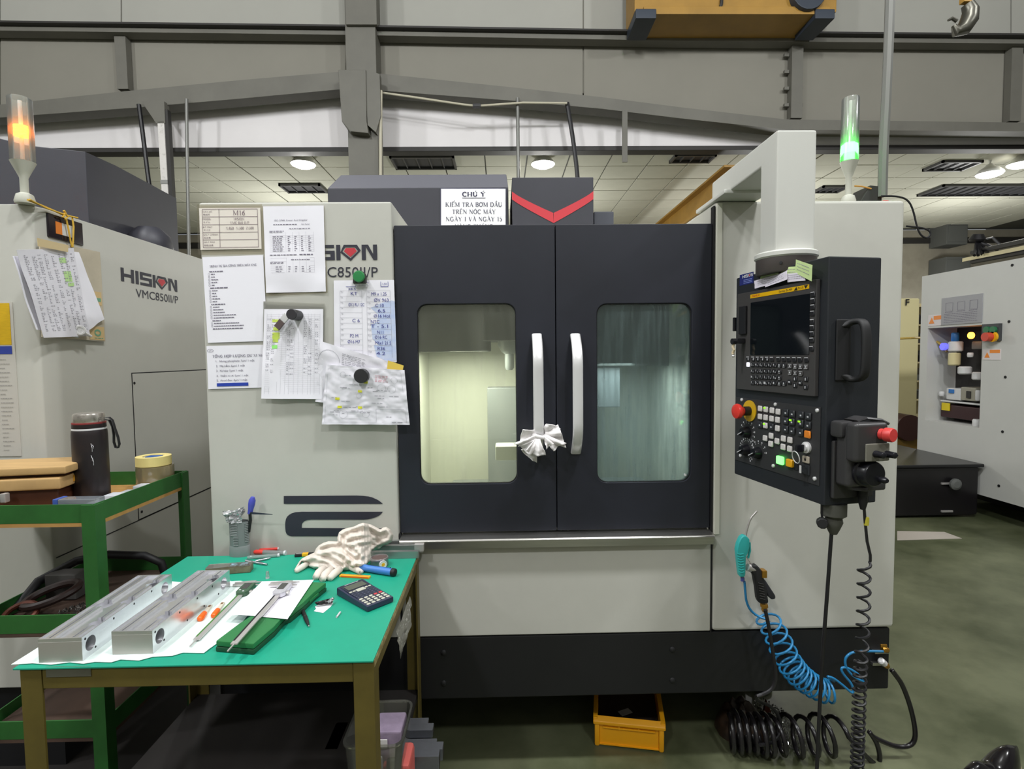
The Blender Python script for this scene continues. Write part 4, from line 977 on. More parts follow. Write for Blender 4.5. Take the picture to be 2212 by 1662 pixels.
# ================================================================== CONTROL PANEL
PR = V((.802, 1.33, 0)); PL = V((.738, 1.71, 0)); PD = V((PR.x - PL.x, PR.y - PL.y, 0)).normalized()
PN = V((PD.y, -PD.x, 0))                      # outward normal of the key face
ZPB = PP(1786, 1096, PR, PN).z; ZPT = PP(1800, 551, PR, PN).z; PW = (PR - PL).length; DEP = .15
MP = Matrix((PD, V((0, 0, 1)), PN)).transposed().to_4x4(); MP.translation = V((PL.x, PL.y, ZPB))   # local: u, v(up), w(out)
MPi = MP.inverted()
def U(px, py, w_=0.0):
    q = MPi @ PP(px, py, PL + PN * w_, PN); return V((q.x, q.y, w_))
HB = ZPT - ZPB
m_cp = mat('pendant_black_paint', (33, 36, 41), .5, bump=.08, bscale=450); m_cpg = mat('screen_unit_grey', (62, 60, 60), .5); m_key = mat('key_black', (28, 28, 32), .45); m_white = mat('button_white', (214, 210, 208), .4)
m_glass = mat('screen_glass', (16, 20, 24), .08); m_leg = mat('legend_white', (200, 200, 204), .5)
cp = thing('control_panel', 'black machine control panel with screen and keypads hanging from the white arm', 'control panel', MP @ V((PW / 2, 0, -DEP / 2)))
def B(u0, u1, v0, v1, w0, w1): return MB(MP).box(u0, u1, v0, v1, w0, w1)
hs = B(0, PW, 0, HB, -DEP, 0).build('housing', m_cp, cp, .004)
# the screen unit
s0, s1, s2, s3 = U(1601, 634), U(1781, 604), U(1763, 858), U(1598, 839)
su0, su1, sv0, sv1 = min(s0.x, s3.x), (s1.x + s2.x) / 2 - .002, (s2.y + s3.y) / 2, (s0.y + s1.y) / 2
su = B(max(.004, su0), su1, sv0, sv1, 0, .012).build('screen_unit', m_cpg, cp, .002)
WQ = .0125
def UQ(px, py): return U(px, py, WQ)
def rectq(TLp, BRp, w0, w1, nm, m, parent, bv=0):
    a, b = UQ(*TLp), UQ(*BRp); return B(a.x, b.x, b.y, a.y, w0, w1).build(nm, m, parent, bv)
a, b = UQ(1621, 640), UQ(1748, 620.5)
yv = (a.y + b.y) / 2
B(a.x, b.x, yv - .0055, yv + .0055, .012, .0128).build('yellow_band', mat('band_yellow', (226, 176, 10), .4), su)
def ctext(s, u0, v0, u1, v1, w_, m, parent, bold=0.0, nm='lettering'):
    vs, fs, _ = text2d(s, bold); return MB(MP).add([(u0 + (u1 - u0) * x, v0 + (v1 - v0) * y, w_) for x, y in vs], fs).build(nm, m, parent)
ctext('FANUC', a.x + .008, yv - .003, a.x + .046, yv + .003, .0131, mat('letter_red', (186, 50, 30), .5), su, .02)
ctext('Series 0i-MF', b.x - .115, yv - .003, b.x - .062, yv + .003, .0131, m_seam, su)
mb = MB(MP); mb.poly([(b.x - .056, yv - .0045, .0131), (b.x - .042, yv - .0045, .0131), (b.x - .046, yv + .0045, .0131)]); mb.poly([(b.x - .018, yv + .0045, .0131), (b.x - .004, yv + .0045, .0131), (b.x - .012, yv - .0045, .0131)]); mb.build('band_mark', m_seam, su)
ctext('PLUS', b.x - .04, yv - .003, b.x - .02, yv + .003, .0131, m_seam, su)
sa, sb = UQ(1622, 652), UQ(1748, 767)
B(sa.x, sb.x, sb.y, UQ(1700, 642).y, .012, .0134).build('screen', m_glass, su, .001)
def key(px, py, w_, h_, m, parent, nm='key', w0=.012, hh=.003, bar=None, legend=None):
    c = U(px, py, w0); k = B(c.x - w_ / 2, c.x + w_ / 2, c.y - h_ / 2, c.y + h_ / 2, w0, w0 + hh).build(nm, m, parent, .0012, seg=1)
    return c
lg = MB(MP)
def leg(c, w_, h_, top=.0155, dx=0, dy=0):
    lg.poly([(c.x + dx - w_ / 2, c.y + dy - h_ / 2, top), (c.x + dx + w_ / 2, c.y + dy - h_ / 2, top), (c.x + dx + w_ / 2, c.y + dy + h_ / 2, top), (c.x + dx - w_ / 2, c.y + dy + h_ / 2, top)])
for py in (637, 651, 664.5, 678, 696, 709, 722.5, 736, 754):
    c = key(1757.5 - (py - 637) * .028, py, .014, .012, m_key, su); leg(c, .013, .0018, dy=.0062)
lg.build('key_legend', m_leg, su); lg = MB(MP)
for px in (1617, 1628, 1638, 1648, 1658, 1668.5, 1682.5, 1694, 1705, 1717, 1729, 1743.5):
    c = key(px, 776 + (px - 1617) * .018, .015, .012, m_key, su); leg(c, .0135, .0018, dy=.0062)
    if px < 1665: leg(c, .004, .006, dx=.003)
kx = (1627, 1636.3, 1645.7, 1655.3, 1664.5, 1674.8, 1685, 1695)
rows = ((788.5, 8), (802, 7), (815, 7), (827.5, 8))
glyph = ('O P', 'N Q', 'G R', '7 A', '8 B', '9 C', '', '', 'X U', 'Y V', 'Z W', '4 [', '5 ]', '6 SP', '', 'M I', 'S K', 'T J', '1 ,', '2 #', '3 =', '', 'F L', 'D H', 'EOB E', '- +', '0 *', '. /', '', '')
gi = 0
for py, n in rows:
    for i in range(n):
        c = key(kx[i], py + (kx[i] - 1627) * .022, .0165, .0125, m_key, su)
        if i < 6:
            g1, g2 = (glyph[gi].split() + ['', ''])[:2]; gi += 1
            for s_, ox, oy, sz in ((g1, -.003, .001, .0065), (g2, .0045, -.002, .0035)):
                if s_:
                    vs, fs, asp = text2d(s_, .015, 2); wd_ = min(.009, sz * max(.25, asp)); lg.add([(c.x + ox + wd_ * (x - .5), c.y + oy + sz * (y - .5), .0155) for x, y in vs], fs)
        else:
            gi += 1 if gi < len(glyph) and glyph[gi] == '' else 0
            leg(c, .008, .0016, dy=-.004); leg(c, .005, .004, dy=.001)
c = key(1617, 788, .0145, .0125, mat('key_lit', (240, 240, 250), .4, emit=.9), su)
for px, py in ((1708, 791), (1719.5, 792), (1731, 792.5), (1742.5, 793), (1708, 805), (1719.5, 806), (1731, 807)):
    c = key(px, py, .0155, .0125, m_cpg, su)
    for e in ((-.006, .006, .0038, .005), (-.006, .006, -.005, -.0038)): lg.poly([(c.x + e[0], c.y + e[2], .0155), (c.x + e[1], c.y + e[2], .0155), (c.x + e[1], c.y + e[3], .0155), (c.x + e[0], c.y + e[3], .0155)])
    leg(c, .006, .0035)
for px, py, s_ in ((1707, 825.5, 0), (1718.5, 819, 1), (1718.5, 833, 1), (1730, 827.5, 0), (1742, 819.5, 1), (1741.5, 837, 1)):
    c = key(px, py, .015, .0125, m_key, su); leg(c, .007 if not s_ else .0035, .0035 if not s_ else .007)
lg.build('key_legend', m_leg, su)
# card slot flap + usb stick with lanyard
rectq((1600, 663), (1614, 722), .012, .02, 'card_flap', m_key, su, .002)
# hinge lug beyond the panel edge
B(-.012, -.002, U(1597, 715).y, U(1597, 685).y, -.012, .004).build('hinge_lug', m_key, cp, .002)
c = U(1607, 737, .012)
t = thing('usb_drive', 'black usb stick with a braided cord plugged into the control panel edge', 'usb drive', MP @ V((c.x, c.y - .04, .05)))
MB(MP).box(c.x - .009, c.x + .009, c.y - .008, c.y + .008, .013, .04).build('body', m_key, t, .002)
MB(MP).lathe([(.009, 0), (.009, .012)], (c.x, c.y - .001, .04), (0, 0, 1), 16).build('loop_end', m_key, t, smooth=True)
MB(MP).tube([(c.x, c.y - .006, .045), (c.x - .003, c.y - .016, .047), (c.x + .002, c.y - .026, .046), (c.x - .003, c.y - .036, .047), (c.x, c.y - .04, .047)], .0042, 8).build('cord', mat('cord_beige', (206, 190, 160), .8), t, smooth=True)
MB(MP).ball((c.x, c.y - .045, .047), .0045).build('bead', m_alu, t, smooth=True)
# operator plate
oa, ob_ = U(1593, 862), U(1771, 1041)
op = B(.006, ob_.x, U(1680, 1022).y, U(1680, 872).y + .004, 0, .0025).build('operator_plate', mat('plate_black', (46, 46, 48), .55), cp, .001)
WO = .0025
m_btg = mat('button_green_dot', (150, 230, 40), .4, emit=.6); m_bko = mat('button_off', (46, 48, 52), .4); m_org = mat('button_orange', (226, 132, 40), .4); m_ylw = mat('button_amber', (232, 170, 20), .4)
lo = MB(MP)
def btn(px, py, m, sz=.0165, hh=.006, nm='button', dot=None, mk=True):
    c = U(px, py, WO); B(c.x - sz * .56, c.x + sz * .56, c.y - sz / 2, c.y + sz / 2, WO, WO + hh).build(nm, m, op, .002, seg=1)
    if mk: lo.poly([(c.x - .001, c.y - .003, WO + hh + .0002), (c.x + .005, c.y - .003, WO + hh + .0002), (c.x + .005, c.y + .001, WO + hh + .0002), (c.x - .001, c.y + .001, WO + hh + .0002)])
    if dot: B(c.x - .0075, c.x + .002, c.y + .002, c.y + .0068, WO + hh, WO + hh + .0006).build('indicator', m_btg, op)
Wt = [(1644.3, 883), (1656.6, 884.8), (1670, 887), (1683, 889.8), (1644, 900.3), (1656.2, 902.3), (1669, 904.8), (1682, 907.5), (1655.6, 919.6), (1681.7, 925.6), (1655, 947), (1668, 941.8), (1667.2, 959.3), (1680.8, 953.3), (1694.7, 947.8), (1708.8, 951), (1694, 965.9), (1708.2, 970.1)]
for i, (x, y) in enumerate(Wt): btn(x, y, m_white, dot=i in (1, 8), mk=False)
lw = MB(MP)
for i, (x, y) in enumerate([(1643.8, 917.8), (1668.5, 922), (1699.7, 891.5), (1713.6, 894.3), (1732.6, 896.7), (1748, 899.7), (1699, 909.3), (1713, 911.7), (1732, 914.8), (1747.3, 919), (1699, 927.4), (1713, 931), (1731.4, 934.6)]): btn(x, y, m_bko, .019, dot=i in (7, 8))
lo.build('button_legend', m_leg, op)
btn(1746.7, 938.8, m_org, .019, mk=False); btn(1710, 1000.8, m_ylw, .021, .01, mk=False)
c = U(1688.3, 994.5, WO)
B(c.x - .013, c.x + .013, c.y - .0115, c.y + .0115, WO, WO + .009).build('cycle_start_button', mat('button_green_lit', (90, 255, 90), .4, emit=3.5), op, .003)
c = U(1743, 993, WO); B(c.x - .012, c.x + .012, c.y - .009, c.y + .009, WO, WO + .005).build('rocker_switch', mat('switch_ivory', (176, 166, 150), .4), op, .002)
B(c.x - .003, c.x + .003, c.y - .003, c.y + .003, WO + .005, WO + .0055).build('switch_mark', m_key, op)
c = U(1742, 1015, WO); B(c.x - .014, c.x + .014, c.y - .013, c.y + .013, WO, WO + .004).build('connector_cover', m_bko, op, .002)
for (x, y) in ((1603, 864), (1675.7, 874), (1766, 887), (1600, 984.5), (1671, 1006.8), (1760.5, 1034.5)):
    c = U(x, y, WO); MB(MP).lathe([(.0055, 0), (.005, .003), (.002, .005)], (c.x, c.y, c.z), (0, 0, 1), 12).build('screw', m_alu, op, smooth=True)
m_kn = mat('knob_black', (22, 22, 28), .3)
tk = MB(MP)
for (x, y, a0, a1, n, nm) in ((1615, 934, -40, 150, 8, 'feed_knob'), (1613.5, 972.5, -60, 170, 14, 'override_knob'), (1639, 979, 10, 150, 5, 'rapid_knob')):
    c = U(x, y, WO)
    k = MB(MP).lathe([(.0175, 0), (.017, .008), (.0135, .018), (.013, .02)], (c.x, c.y, c.z), (0, 0, 1), 24).build(nm, m_kn, op, smooth=True)
    MB(MP).prism([(c.x - .012, c.y - .006, WO + .016), (c.x + .007, c.y + .005, WO + .016), (c.x + .009, c.y + .001, WO + .016), (c.x - .009, c.y - .011, WO + .016)], (0, 0, .01)).build('knob_grip', m_kn, op, .002)
    MB(MP).prism([(c.x - .012, c.y - .0065, WO + .0262), (c.x + .0085, c.y + .0035, WO + .0262), (c.x + .009, c.y + .0015, WO + .0262), (c.x - .011, c.y - .009, WO + .0262)], (0, 0, .0005)).build('knob_line', m_leg, op)
    for i in range(n + 1):
        a = math.radians(a0 + (a1 - a0) * i / n); r0, r1 = .026, .03
        px_, py_ = c.x + math.cos(a) * .0285, c.y + math.sin(a) * .0285
        tk.poly([(px_ - .0012, py_ - .0012, WO + .0003), (px_ + .0012, py_ - .0012, WO + .0003), (px_ + .0012, py_ + .0012, WO + .0003), (px_ - .0012, py_ + .0012, WO + .0003)])
        px_, py_ = c.x + math.cos(a) * .035, c.y + math.sin(a) * .035
        tk.poly([(px_ - .002, py_ - .0025, WO + .0003), (px_ + .002, py_ - .0025, WO + .0003), (px_ + .002, py_ + .0025, WO + .0003), (px_ - .002, py_ + .0025, WO + .0003)])
tk.build('dial_marking', m_leg, op)
# emergency stop
c = U(1620, 888, WO)
es = MB(MP).lathe([(.032, 0), (.032, .003), (.014, .003)], (c.x, c.y, c.z), (0, 0, 1), 32).build('stop_ring', mat('stop_yellow', (214, 172, 30), .4), op, smooth=True)
MB(MP).lathe([(.014, .002), (.014, .024)], (c.x, c.y, c.z), (0, 0, 1), 24).build('stop_collar', m_key, op, smooth=True)
MB(MP).lathe([(.012, .022), (.014, .03), (.0215, .036), (.023, .042), (.021, .048), (.012, .051), (.001, .0515)], (c.x, c.y, c.z), (0, 0, 1), 28).build('stop_button', mat('stop_red', (224, 58, 48), .35), op, smooth=True)
# key switch with keys
c = U(1744, 967, WO)
MB(MP).lathe([(.015, 0), (.015, .006), (.011, .008), (.010, .012)], (c.x, c.y, c.z), (0, 0, 1), 20).build('lock_barrel', m_alu, op, smooth=True)
MB(MP).box(c.x - .004, c.x + .004, c.y - .011, c.y + .008, WO + .01, WO + .034).build('key_head', m_kn, op, .003)
MB(MP).tube([(c.x - .004 + .013 * math.cos(a), c.y - .025 + .016 * math.sin(a), WO + .03 + .004 * math.sin(a)) for a in [i * math.pi / 8 for i in range(16)]], .0013, 6, True).build('key_ring', m_alu, op, smooth=True)
MB(MP).box(c.x - .012, c.x + .0, c.y - .062, c.y - .04, WO + .022, WO + .03).build('spare_key', m_kn, op, .004)
MB(MP).box(c.x + .002, c.x + .008, c.y - .065, c.y - .045, WO + .022, WO + .025).build('spare_key_blade', m_alu, op, .001)
# sticker
a, b, c_, d = U(1598, 594, .0006), U(1627.5, 587.5, .0006), U(1628, 611, .0006), U(1598.5, 618, .0006)
u0, u1, v0, v1 = max(.003, a.x), b.x, (c_.y + d.y) / 2, (a.y + b.y) / 2
sk = B(u0, u1, v0, v1, 0, .0006).build('maker_sticker', mat('sticker_blue', (38, 46, 110), .45), cp)
Pk = lambda x, y, k=0: MP @ V((u0 + (u1 - u0) * (.2 + .76 * x / 5.66), v0 + (v1 - v0) * (.62 + .28 * y), .0009 + k * 1e-5))
logo(Pk, None, m_leg, m_red, sk)
mk = MB(MP); 
for k in range(3): mk.poly([(u0 + (u1 - u0) * .3, v0 + (v1 - v0) * (.12 + .14 * k), .0009), (u0 + (u1 - u0) * .9, v0 + (v1 - v0) * (.12 + .14 * k), .0009), (u0 + (u1 - u0) * .9, v0 + (v1 - v0) * (.18 + .14 * k), .0009), (u0 + (u1 - u0) * .3, v0 + (v1 - v0) * (.18 + .14 * k), .0009)])
mk.build('lettering', mat('sticker_line', (120, 134, 196), .5), sk)
# side face: frame s (across), v (up), t (out towards the aisle)
MS = Matrix((-PN, V((0, 0, 1)), -(-PN).cross(V((0, 0, 1))) * -1)).transposed().to_4x4()
SN = (-PN).cross(V((0, 0, 1)))
MS = Matrix((-PN, V((0, 0, 1)), SN)).transposed().to_4x4(); MS.translation = V((PR.x, PR.y, ZPB)); MSi = MS.inverted()
def SU(px, py, t_=0.0):
    q = MSi @ PP(px, py, PR + SN * t_, SN); return V((q.x, q.y, t_))
q0 = SU(1845, 692); q1 = SU(1845, 820)
sx = SU(1838, 760).x
pth = [(sx - .02, q0.y - .012, .004), (sx - .006, q0.y - .004, .012), (sx, q0.y - .004, .03), (sx, q0.y - .012, .04), (sx, q0.y - .03, .045), (sx, (q0.y + q1.y) / 2, .047), (sx, q1.y + .02, .045), (sx, q1.y + .008, .038), (sx, q1.y + .002, .026), (sx - .006, q1.y + .0, .012), (sx - .02, q1.y + .008, .004)]
MB(MS).sweep(smooth(pth, 2), (1, 0, 0), .024, .014, 16, .7).build('pull_handle', m_rub, cp, smooth=True)
MB(MS).box(sx - .045, sx - .005, q1.y - .002, q0.y + .002, 0, .006).build('handle_recess', m_rub, cp, .004)
# notes tucked over the top of the screen
m_gn = mat('note_green', (204, 226, 160), .75); m_wn = mat('note_white', (214, 208, 220), .75)
def note(label, q, w_, m, sd, g='paper notes above the screen'):
    c4 = [MP @ V(U(x, y, ww)) for (x, y), ww in zip(q, w_)]; pos = bilin(*c4, warp=lambda u, v: .0015 * nz(u, v, 3, sd))
    t = thing('paper_note', label, 'note', c4[3], g); MB().grid(pos, 5, 4, .0004).build('sheet', m, t, smooth=True)
    pr = Print(shifted(pos, .0006))
    for k in range(3): pr.greek(.12, .2 + .22 * k, .85, .05, .03, .1, .03)
    pr.build('lettering', m_pl, t)
note('green note tucked behind the white slips, nearest the blue sticker', [(1643, 586), (1682, 581), (1681, 603), (1642, 606)], (.004, .004, .006, .006), m_gn, 1)
note('green note behind the white slips, in the middle of the notes', [(1688, 578), (1722, 575.5), (1724, 602), (1688, 604)], (.004, .004, .006, .006), m_gn, 2)
note('large green note leaning at the end of the notes, below the swivel', [(1719, 561), (1755, 573), (1753, 608), (1718, 590)], (.008, .03, .03, .012), m_gn, 3)
note('white slip pointing to the blue sticker, lowest of the notes', [(1629, 607), (1692, 589), (1694, 606), (1630, 624)], (.013, .013, .016, .016), m_wn, 4)
note('white slip slanting across the notes, its end cut square', [(1654, 612), (1700, 584), (1701, 604), (1653, 621)], (.016, .016, .02, .02), m_wn, 5)
note('white slip under the large green note', [(1698, 592), (1734, 588), (1740, 606), (1701, 610)], (.014, .014, .017, .017), m_wn, 6)
# cable gland and plug under the panel
m_boot = mat('boot_grey', (72, 72, 66), .5)
gx = MP @ V((PW - .02, 0, -.045))
MB().lathe([(.03, 0), (.03, -.03), (.022, -.036)], gx, (0, 0, 1), 16).build('cable_gland', m_boot, cp, smooth=True)
g0 = V((gx.x, gx.y, ZPB - .03))
YG = gx.y
t = thing('power_cable', 'black straight power cable running from under the control panel to the floor', 'cable', (g0.x, g0.y, 0.05))
MB().lathe([(.018, 0), (.022, .02), (.016, .035), (.009, .05)], V((gx.x, gx.y, ZPB - .03)), (0, 0, -1), 14).build('boot', m_boot, t, smooth=True)
MB().tube([PY(a, b, YG) for a, b in ((1800, 1118), (1797, 1140), (1794, 1180), (1787, 1280), (1778, 1400), (1771, 1520), (1765, 1650), (1758, 1800), (1750, 1905))], .0046, 8).build('cord', m_blk, t, smooth=True)
q = PY(1776, 1130, YG - .01)
MB().lathe([(.011, -.012), (.0135, -.01), (.0135, .01), (.011, .012)], q, (-.5, -1, .1), 10).build('ferrite', m_rub, t)
MB().tube([PY(1778, 1085, YG), PY(1775, 1108, YG), PY(1777, 1126, YG), PY(1792, 1136, YG)], .003, 6).build('thin_lead', m_blk, t, smooth=True)
# ================================================================== HANDWHEEL
m_hw = mat('handwheel_grey', (56, 55, 56), .38)
hwt = thing('handwheel', 'dark handheld jog wheel with red stop button clipped on the control panel side', 'handwheel', MS @ V((.08, .03, .05)))
def SB(px0, px1, py0, py1, t0, t1, nm, m, bv=.004, seg=2, par=None):
    a, b = SU(px0, py0, t1), SU(px1, py1, t1); return MB(MS).box(a.x, b.x, b.y, a.y, t0, t1).build(nm, m, par or hwt, bv, seg=seg)
MB(MS).box(.015, .13, .02, .165, 0, .012).build('holder_plate', m_hw, hwt, .004)
SB(1819, 1850, 912, 947, .004, .045, 'holder_hook', m_hw, .008)
MB(MS).sweep([MSi @ (MS @ V(p)) for p in [(SU(1824, 950, .03).x, SU(1824, 945, .03).y, .028), (SU(1824, 1010, .03).x, SU(1824, 1010, .03).y, .028), (SU(1822, 1030, .03).x, SU(1822, 1035, .03).y, .03), (SU(1835, 1050, .035).x, SU(1835, 1052, .03).y, .038), (SU(1870, 1056, .05).x, SU(1870, 1058, .05).y, .045)]], (.3, 0, 1), .02, .012, 10, .6).build('holder_arm', m_hw, hwt, smooth=True)
SB(1834, 1890, 920, 1052, .012, .055, 'body', m_hw, .01, 3)
SB(1850, 1920, 915, 998, .05, .085, 'head', m_hw, .01, 3)
MB(MS).sweep([(SU(1846, 905, .04).x, SU(1846, 910, .04).y, .03), (SU(1862, 902, .05).x, SU(1862, 903, .05).y, .045), (SU(1890, 905, .05).x, SU(1890, 906, .05).y, .05), (SU(1905, 915, .05).x, SU(1905, 914, .05).y, .05)], (0, 0, 1), .045, .008, 10).build('top_guard', m_hw, hwt, smooth=True)
c = SU(1904, 938, .086)
MB(MS).lathe([(.013, 0), (.013, .008), (.0165, .012), (.0165, .026), (.015, .029), (.001, .0295)], (c.x, c.y, .084), (.25, 0, 1), 24).build('stop_button', mat('hand_stop_red', (206, 62, 60), .4), hwt, smooth=True)
SB(1872, 1922, 960, 996, .084, .09, 'scale_plate', mat('scale_grey', (116, 114, 104), .5), .003)
for px in (1896, 1920):
    c = SU(px, 981, .09); MB(MS).lathe([(.0085, 0), (.0075, .022), (.005, .024)], (c.x - .006, c.y, .089), (.1, 0, 1), 16).build('selector_knob', m_kn, hwt, smooth=True)
    MB(MS).box(c.x - .015, c.x + .004, c.y - .0022, c.y + .0022, .09, .112).build('selector_pointer', m_kn, hwt, .001)
c = SU(1885, 1025, .08)
MB(MS).lathe([(.034, 0), (.034, .006), (.03, .008), (.03, .026), (.027, .03), (.012, .031), (.001, .031)], (c.x, c.y, .055), (.1, 0, 1), 32).build('pulse_wheel', m_kn, hwt, smooth=True)
MB(MS).lathe([(.007, 0), (.008, .012), (.005, .018)], (c.x + .016, c.y - .012, .085), (.1, 0, 1), 14).build('wheel_grip', m_kn, hwt, smooth=True)
SB(1868, 1915, 1042, 1060, .02, .05, 'lower_bracket', m_hw, .006)
c = SU(1839, 968, .056); MB(MS).lathe([(.0045, 0), (.004, .003), (.001, .005)], (c.x, c.y, .055), (0, 0, 1), 14).build('enable_lamp', mat('lamp_teal', (60, 150, 150), .3), hwt, smooth=True)
def coil_on(path, r, turns_fn, n_per=12):
    """helix of radius r around a path; turns_fn(s in 0..1) -> turns done"""
    P = [V(p) for p in path]; Ls = [0]
    for a, b in zip(P, P[1:]): Ls.append(Ls[-1] + (b - a).length)
    tot = Ls[-1]; T = turns_fn(1.0); n = int(T * n_per); out = []
    def at(s):
        d = s * tot
        for i in range(len(P) - 1):
            if d <= Ls[i + 1] or i == len(P) - 2:
                k = (d - Ls[i]) / max(1e-9, Ls[i + 1] - Ls[i]); return P[i].lerp(P[i + 1], min(1, k)), (P[i + 1] - P[i]).normalized()
    N = 600; ss = []
    j = 0
    for i in range(n + 1):
        tgt = i / n_per
        while j < N and turns_fn(j / N) < tgt: j += 1
        ss.append(min(1, j / N))
    # smooth tangents
    for i, s in enumerate(ss):
        p, _t = at(s); t = (at(min(1, s + .04))[0] - at(max(0, s - .04))[0]).normalized()
        a = t.cross(V((0, 1, 0))); a = a.normalized() if a.length > .2 else t.orthogonal().normalized(); b = t.cross(a)
        rr = r(s) if callable(r) else r; ph = 2 * math.pi * i / n_per
        out.append(p + a * rr * math.cos(ph) + b * rr * math.sin(ph))
    return out
YC1 = (MS @ V((.08, 0, .02))).y
pth = [PY(a, b, YC1) for a, b in ((1864, 1062), (1866, 1090), (1869, 1130), (1873, 1170), (1880, 1200), (1880, 1212))]
cpath = [PY(a, b, YC1) for a, b in ((1867, 1216), (1866, 1290), (1864, 1370), (1858, 1450), (1855, 1540), (1852, 1640), (1850, 1720), (1848, 1780))]
def tf(s): return 7 * min(s, .36) / .36 + (9 * (min(max(s, .36), .6) - .36) / .24 if s > .36 else 0) + (18 * (s - .6) / .4 if s > .6 else 0)
cl = coil_on(cpath, .0135, tf, 12)
MB().tube(pth + cl, .0034, 6).build('coiled_cable', m_blk, hwt, smooth=True)
q = PY(1865, 1080, YC1); MB().lathe([(.011, 0), (.011, .03), (.006, .05)], PY(1864, 1058, YC1), (0.02, 0, -1), 12).build('cable_boot', m_rub, hwt, smooth=True)
q = PY(1871, 1135, YC1); MB().lathe([(.0055, 0), (.006, .01), (.0055, .02)], q, (0.05, 0, 1), 10).build('cable_tie', mat('tie_yellow', (196, 186, 60), .5), hwt, smooth=True)
# ================================================================== WORK TABLE
TZ = .835
m_olive = mat('olive_paint', (92, 80, 32), .5, var=.12, vscale=10, c2=None); m_chip = mat('worn_edge', (176, 158, 110), .6, c2=(110, 96, 50), vscale=60)
m_mat = mat('green_bench_mat', (22, 150, 122), .5, var=.06, vscale=4, bump=.04, bscale=120)
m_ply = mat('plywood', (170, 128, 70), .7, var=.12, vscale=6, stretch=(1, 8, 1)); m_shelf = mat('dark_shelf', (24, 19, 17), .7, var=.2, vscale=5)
a, b, c, d = PZ(28, 1436, TZ), PZ(797, 1438, TZ), PZ(905, 1200, TZ), PZ(424, 1196, TZ)
tx0, tx1, ty0, ty1 = (a.x + d.x) / 2, (b.x + c.x) / 2, (a.y + b.y) / 2, min(FY - .012, (c.y + d.y) / 2)
tb = thing('work_table', 'olive steel work table topped with a green bench mat', 'table', ((tx0 + tx1) / 2, (ty0 + ty1) / 2, 0))
MB().box(tx0, tx1, ty0, ty1, TZ - .004, TZ).build('bench_mat', m_mat, tb, .001)
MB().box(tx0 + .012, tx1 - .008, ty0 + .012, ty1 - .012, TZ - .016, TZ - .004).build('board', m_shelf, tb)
def angle(x0, x1, y0, y1, z0, z1, nm, parent, m=m_olive): return MB().box(x0, x1, y0, y1, z0, z1).build(nm, m, parent, .002)
angle(tx0 + .058, tx1 - .046, ty0 + .005, ty0 + .01, TZ - .05, TZ - .006, 'front_rail', tb)
angle(tx0 + .058, tx1 - .046, ty1 - .01, ty1 - .005, TZ - .05, TZ - .016, 'back_rail', tb)
angle(tx1 - .006, tx1 - .001, ty0 + .05, ty1 - .05, TZ - .05, TZ - .006, 'side_rail', tb)
angle(tx0 + .013, tx0 + .018, ty0 + .05, ty1 - .05, TZ - .05, TZ - .016, 'side_rail', tb)
MB().box(tx1 - .006, tx1 + .0006, ty0 + .01, ty1 - .01, TZ - .02, TZ - .0045).build('worn_strip', m_chip, tb)
for (x0, sx) in ((tx0 + .012, 1), (tx1, -1)):
    for (y0, sy) in ((ty0 + .004, 1), (ty1 - .004, -1)):
        W_ = .045; k_ = .005
        lg_ = MB().prism([(x0, y0, 0), (x0 + sx * W_, y0, 0), (x0 + sx * W_, y0 + sy * k_, 0), (x0 + sx * k_, y0 + sy * k_, 0), (x0 + sx * k_, y0 + sy * W_, 0), (x0, y0 + sy * W_, 0)], (0, 0, TZ - .006))
        lg_.build('leg', m_olive, tb)
SZ = .36
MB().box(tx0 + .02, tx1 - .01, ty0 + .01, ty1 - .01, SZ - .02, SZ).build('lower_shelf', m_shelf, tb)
for (y0, y1) in ((ty0 + .004, ty0 + .009), (ty1 - .009, ty1 - .004)): angle(tx0 + .058, tx1 - .046, y0 + .001, y1 + .001, SZ - .05, SZ - .005, 'shelf_rail', tb)
q0, q1 = PY(98, 1442, ty0 + .002), PY(196, 1462, ty0 + .002)
MB().box(q0.x, q1.x, ty0 + .0025, ty0 + .004, q1.z, q0.z).build('clear_tape', clear_mat('tape_strip', (236, 236, 226), .25, (200, 196, 180), .2), tb)
T_ = lambda px, py, z=0.0: PZ(px, py, TZ + z)
# film sheet with wavy edge
ol = [(24, 1437), (86, 1398), (180, 1350), (290, 1288), (368, 1257), (430, 1262), (480, 1252), (500, 1257), (520, 1256), (545, 1262), (560, 1300), (520, 1350), (470, 1390), (440, 1412), (395, 1411), (372, 1418), (330, 1420), (300, 1428), (260, 1426), (240, 1432), (205, 1431), (180, 1435), (150, 1432), (110, 1437), (70, 1434)]
fl = MB(); pts = [T_(x, y, .0016) for x, y in ol]
fl.prism(pts, (0, 0, .0012))
fs_ = fl.build('packing_film', mat('film_white', (222, 236, 232), .55, var=.05, vscale=12, stretch=(3, 1, 1)), None)
tag(fs_, 'thin white packing film with wavy edges under the aluminium blocks', 'packing film')
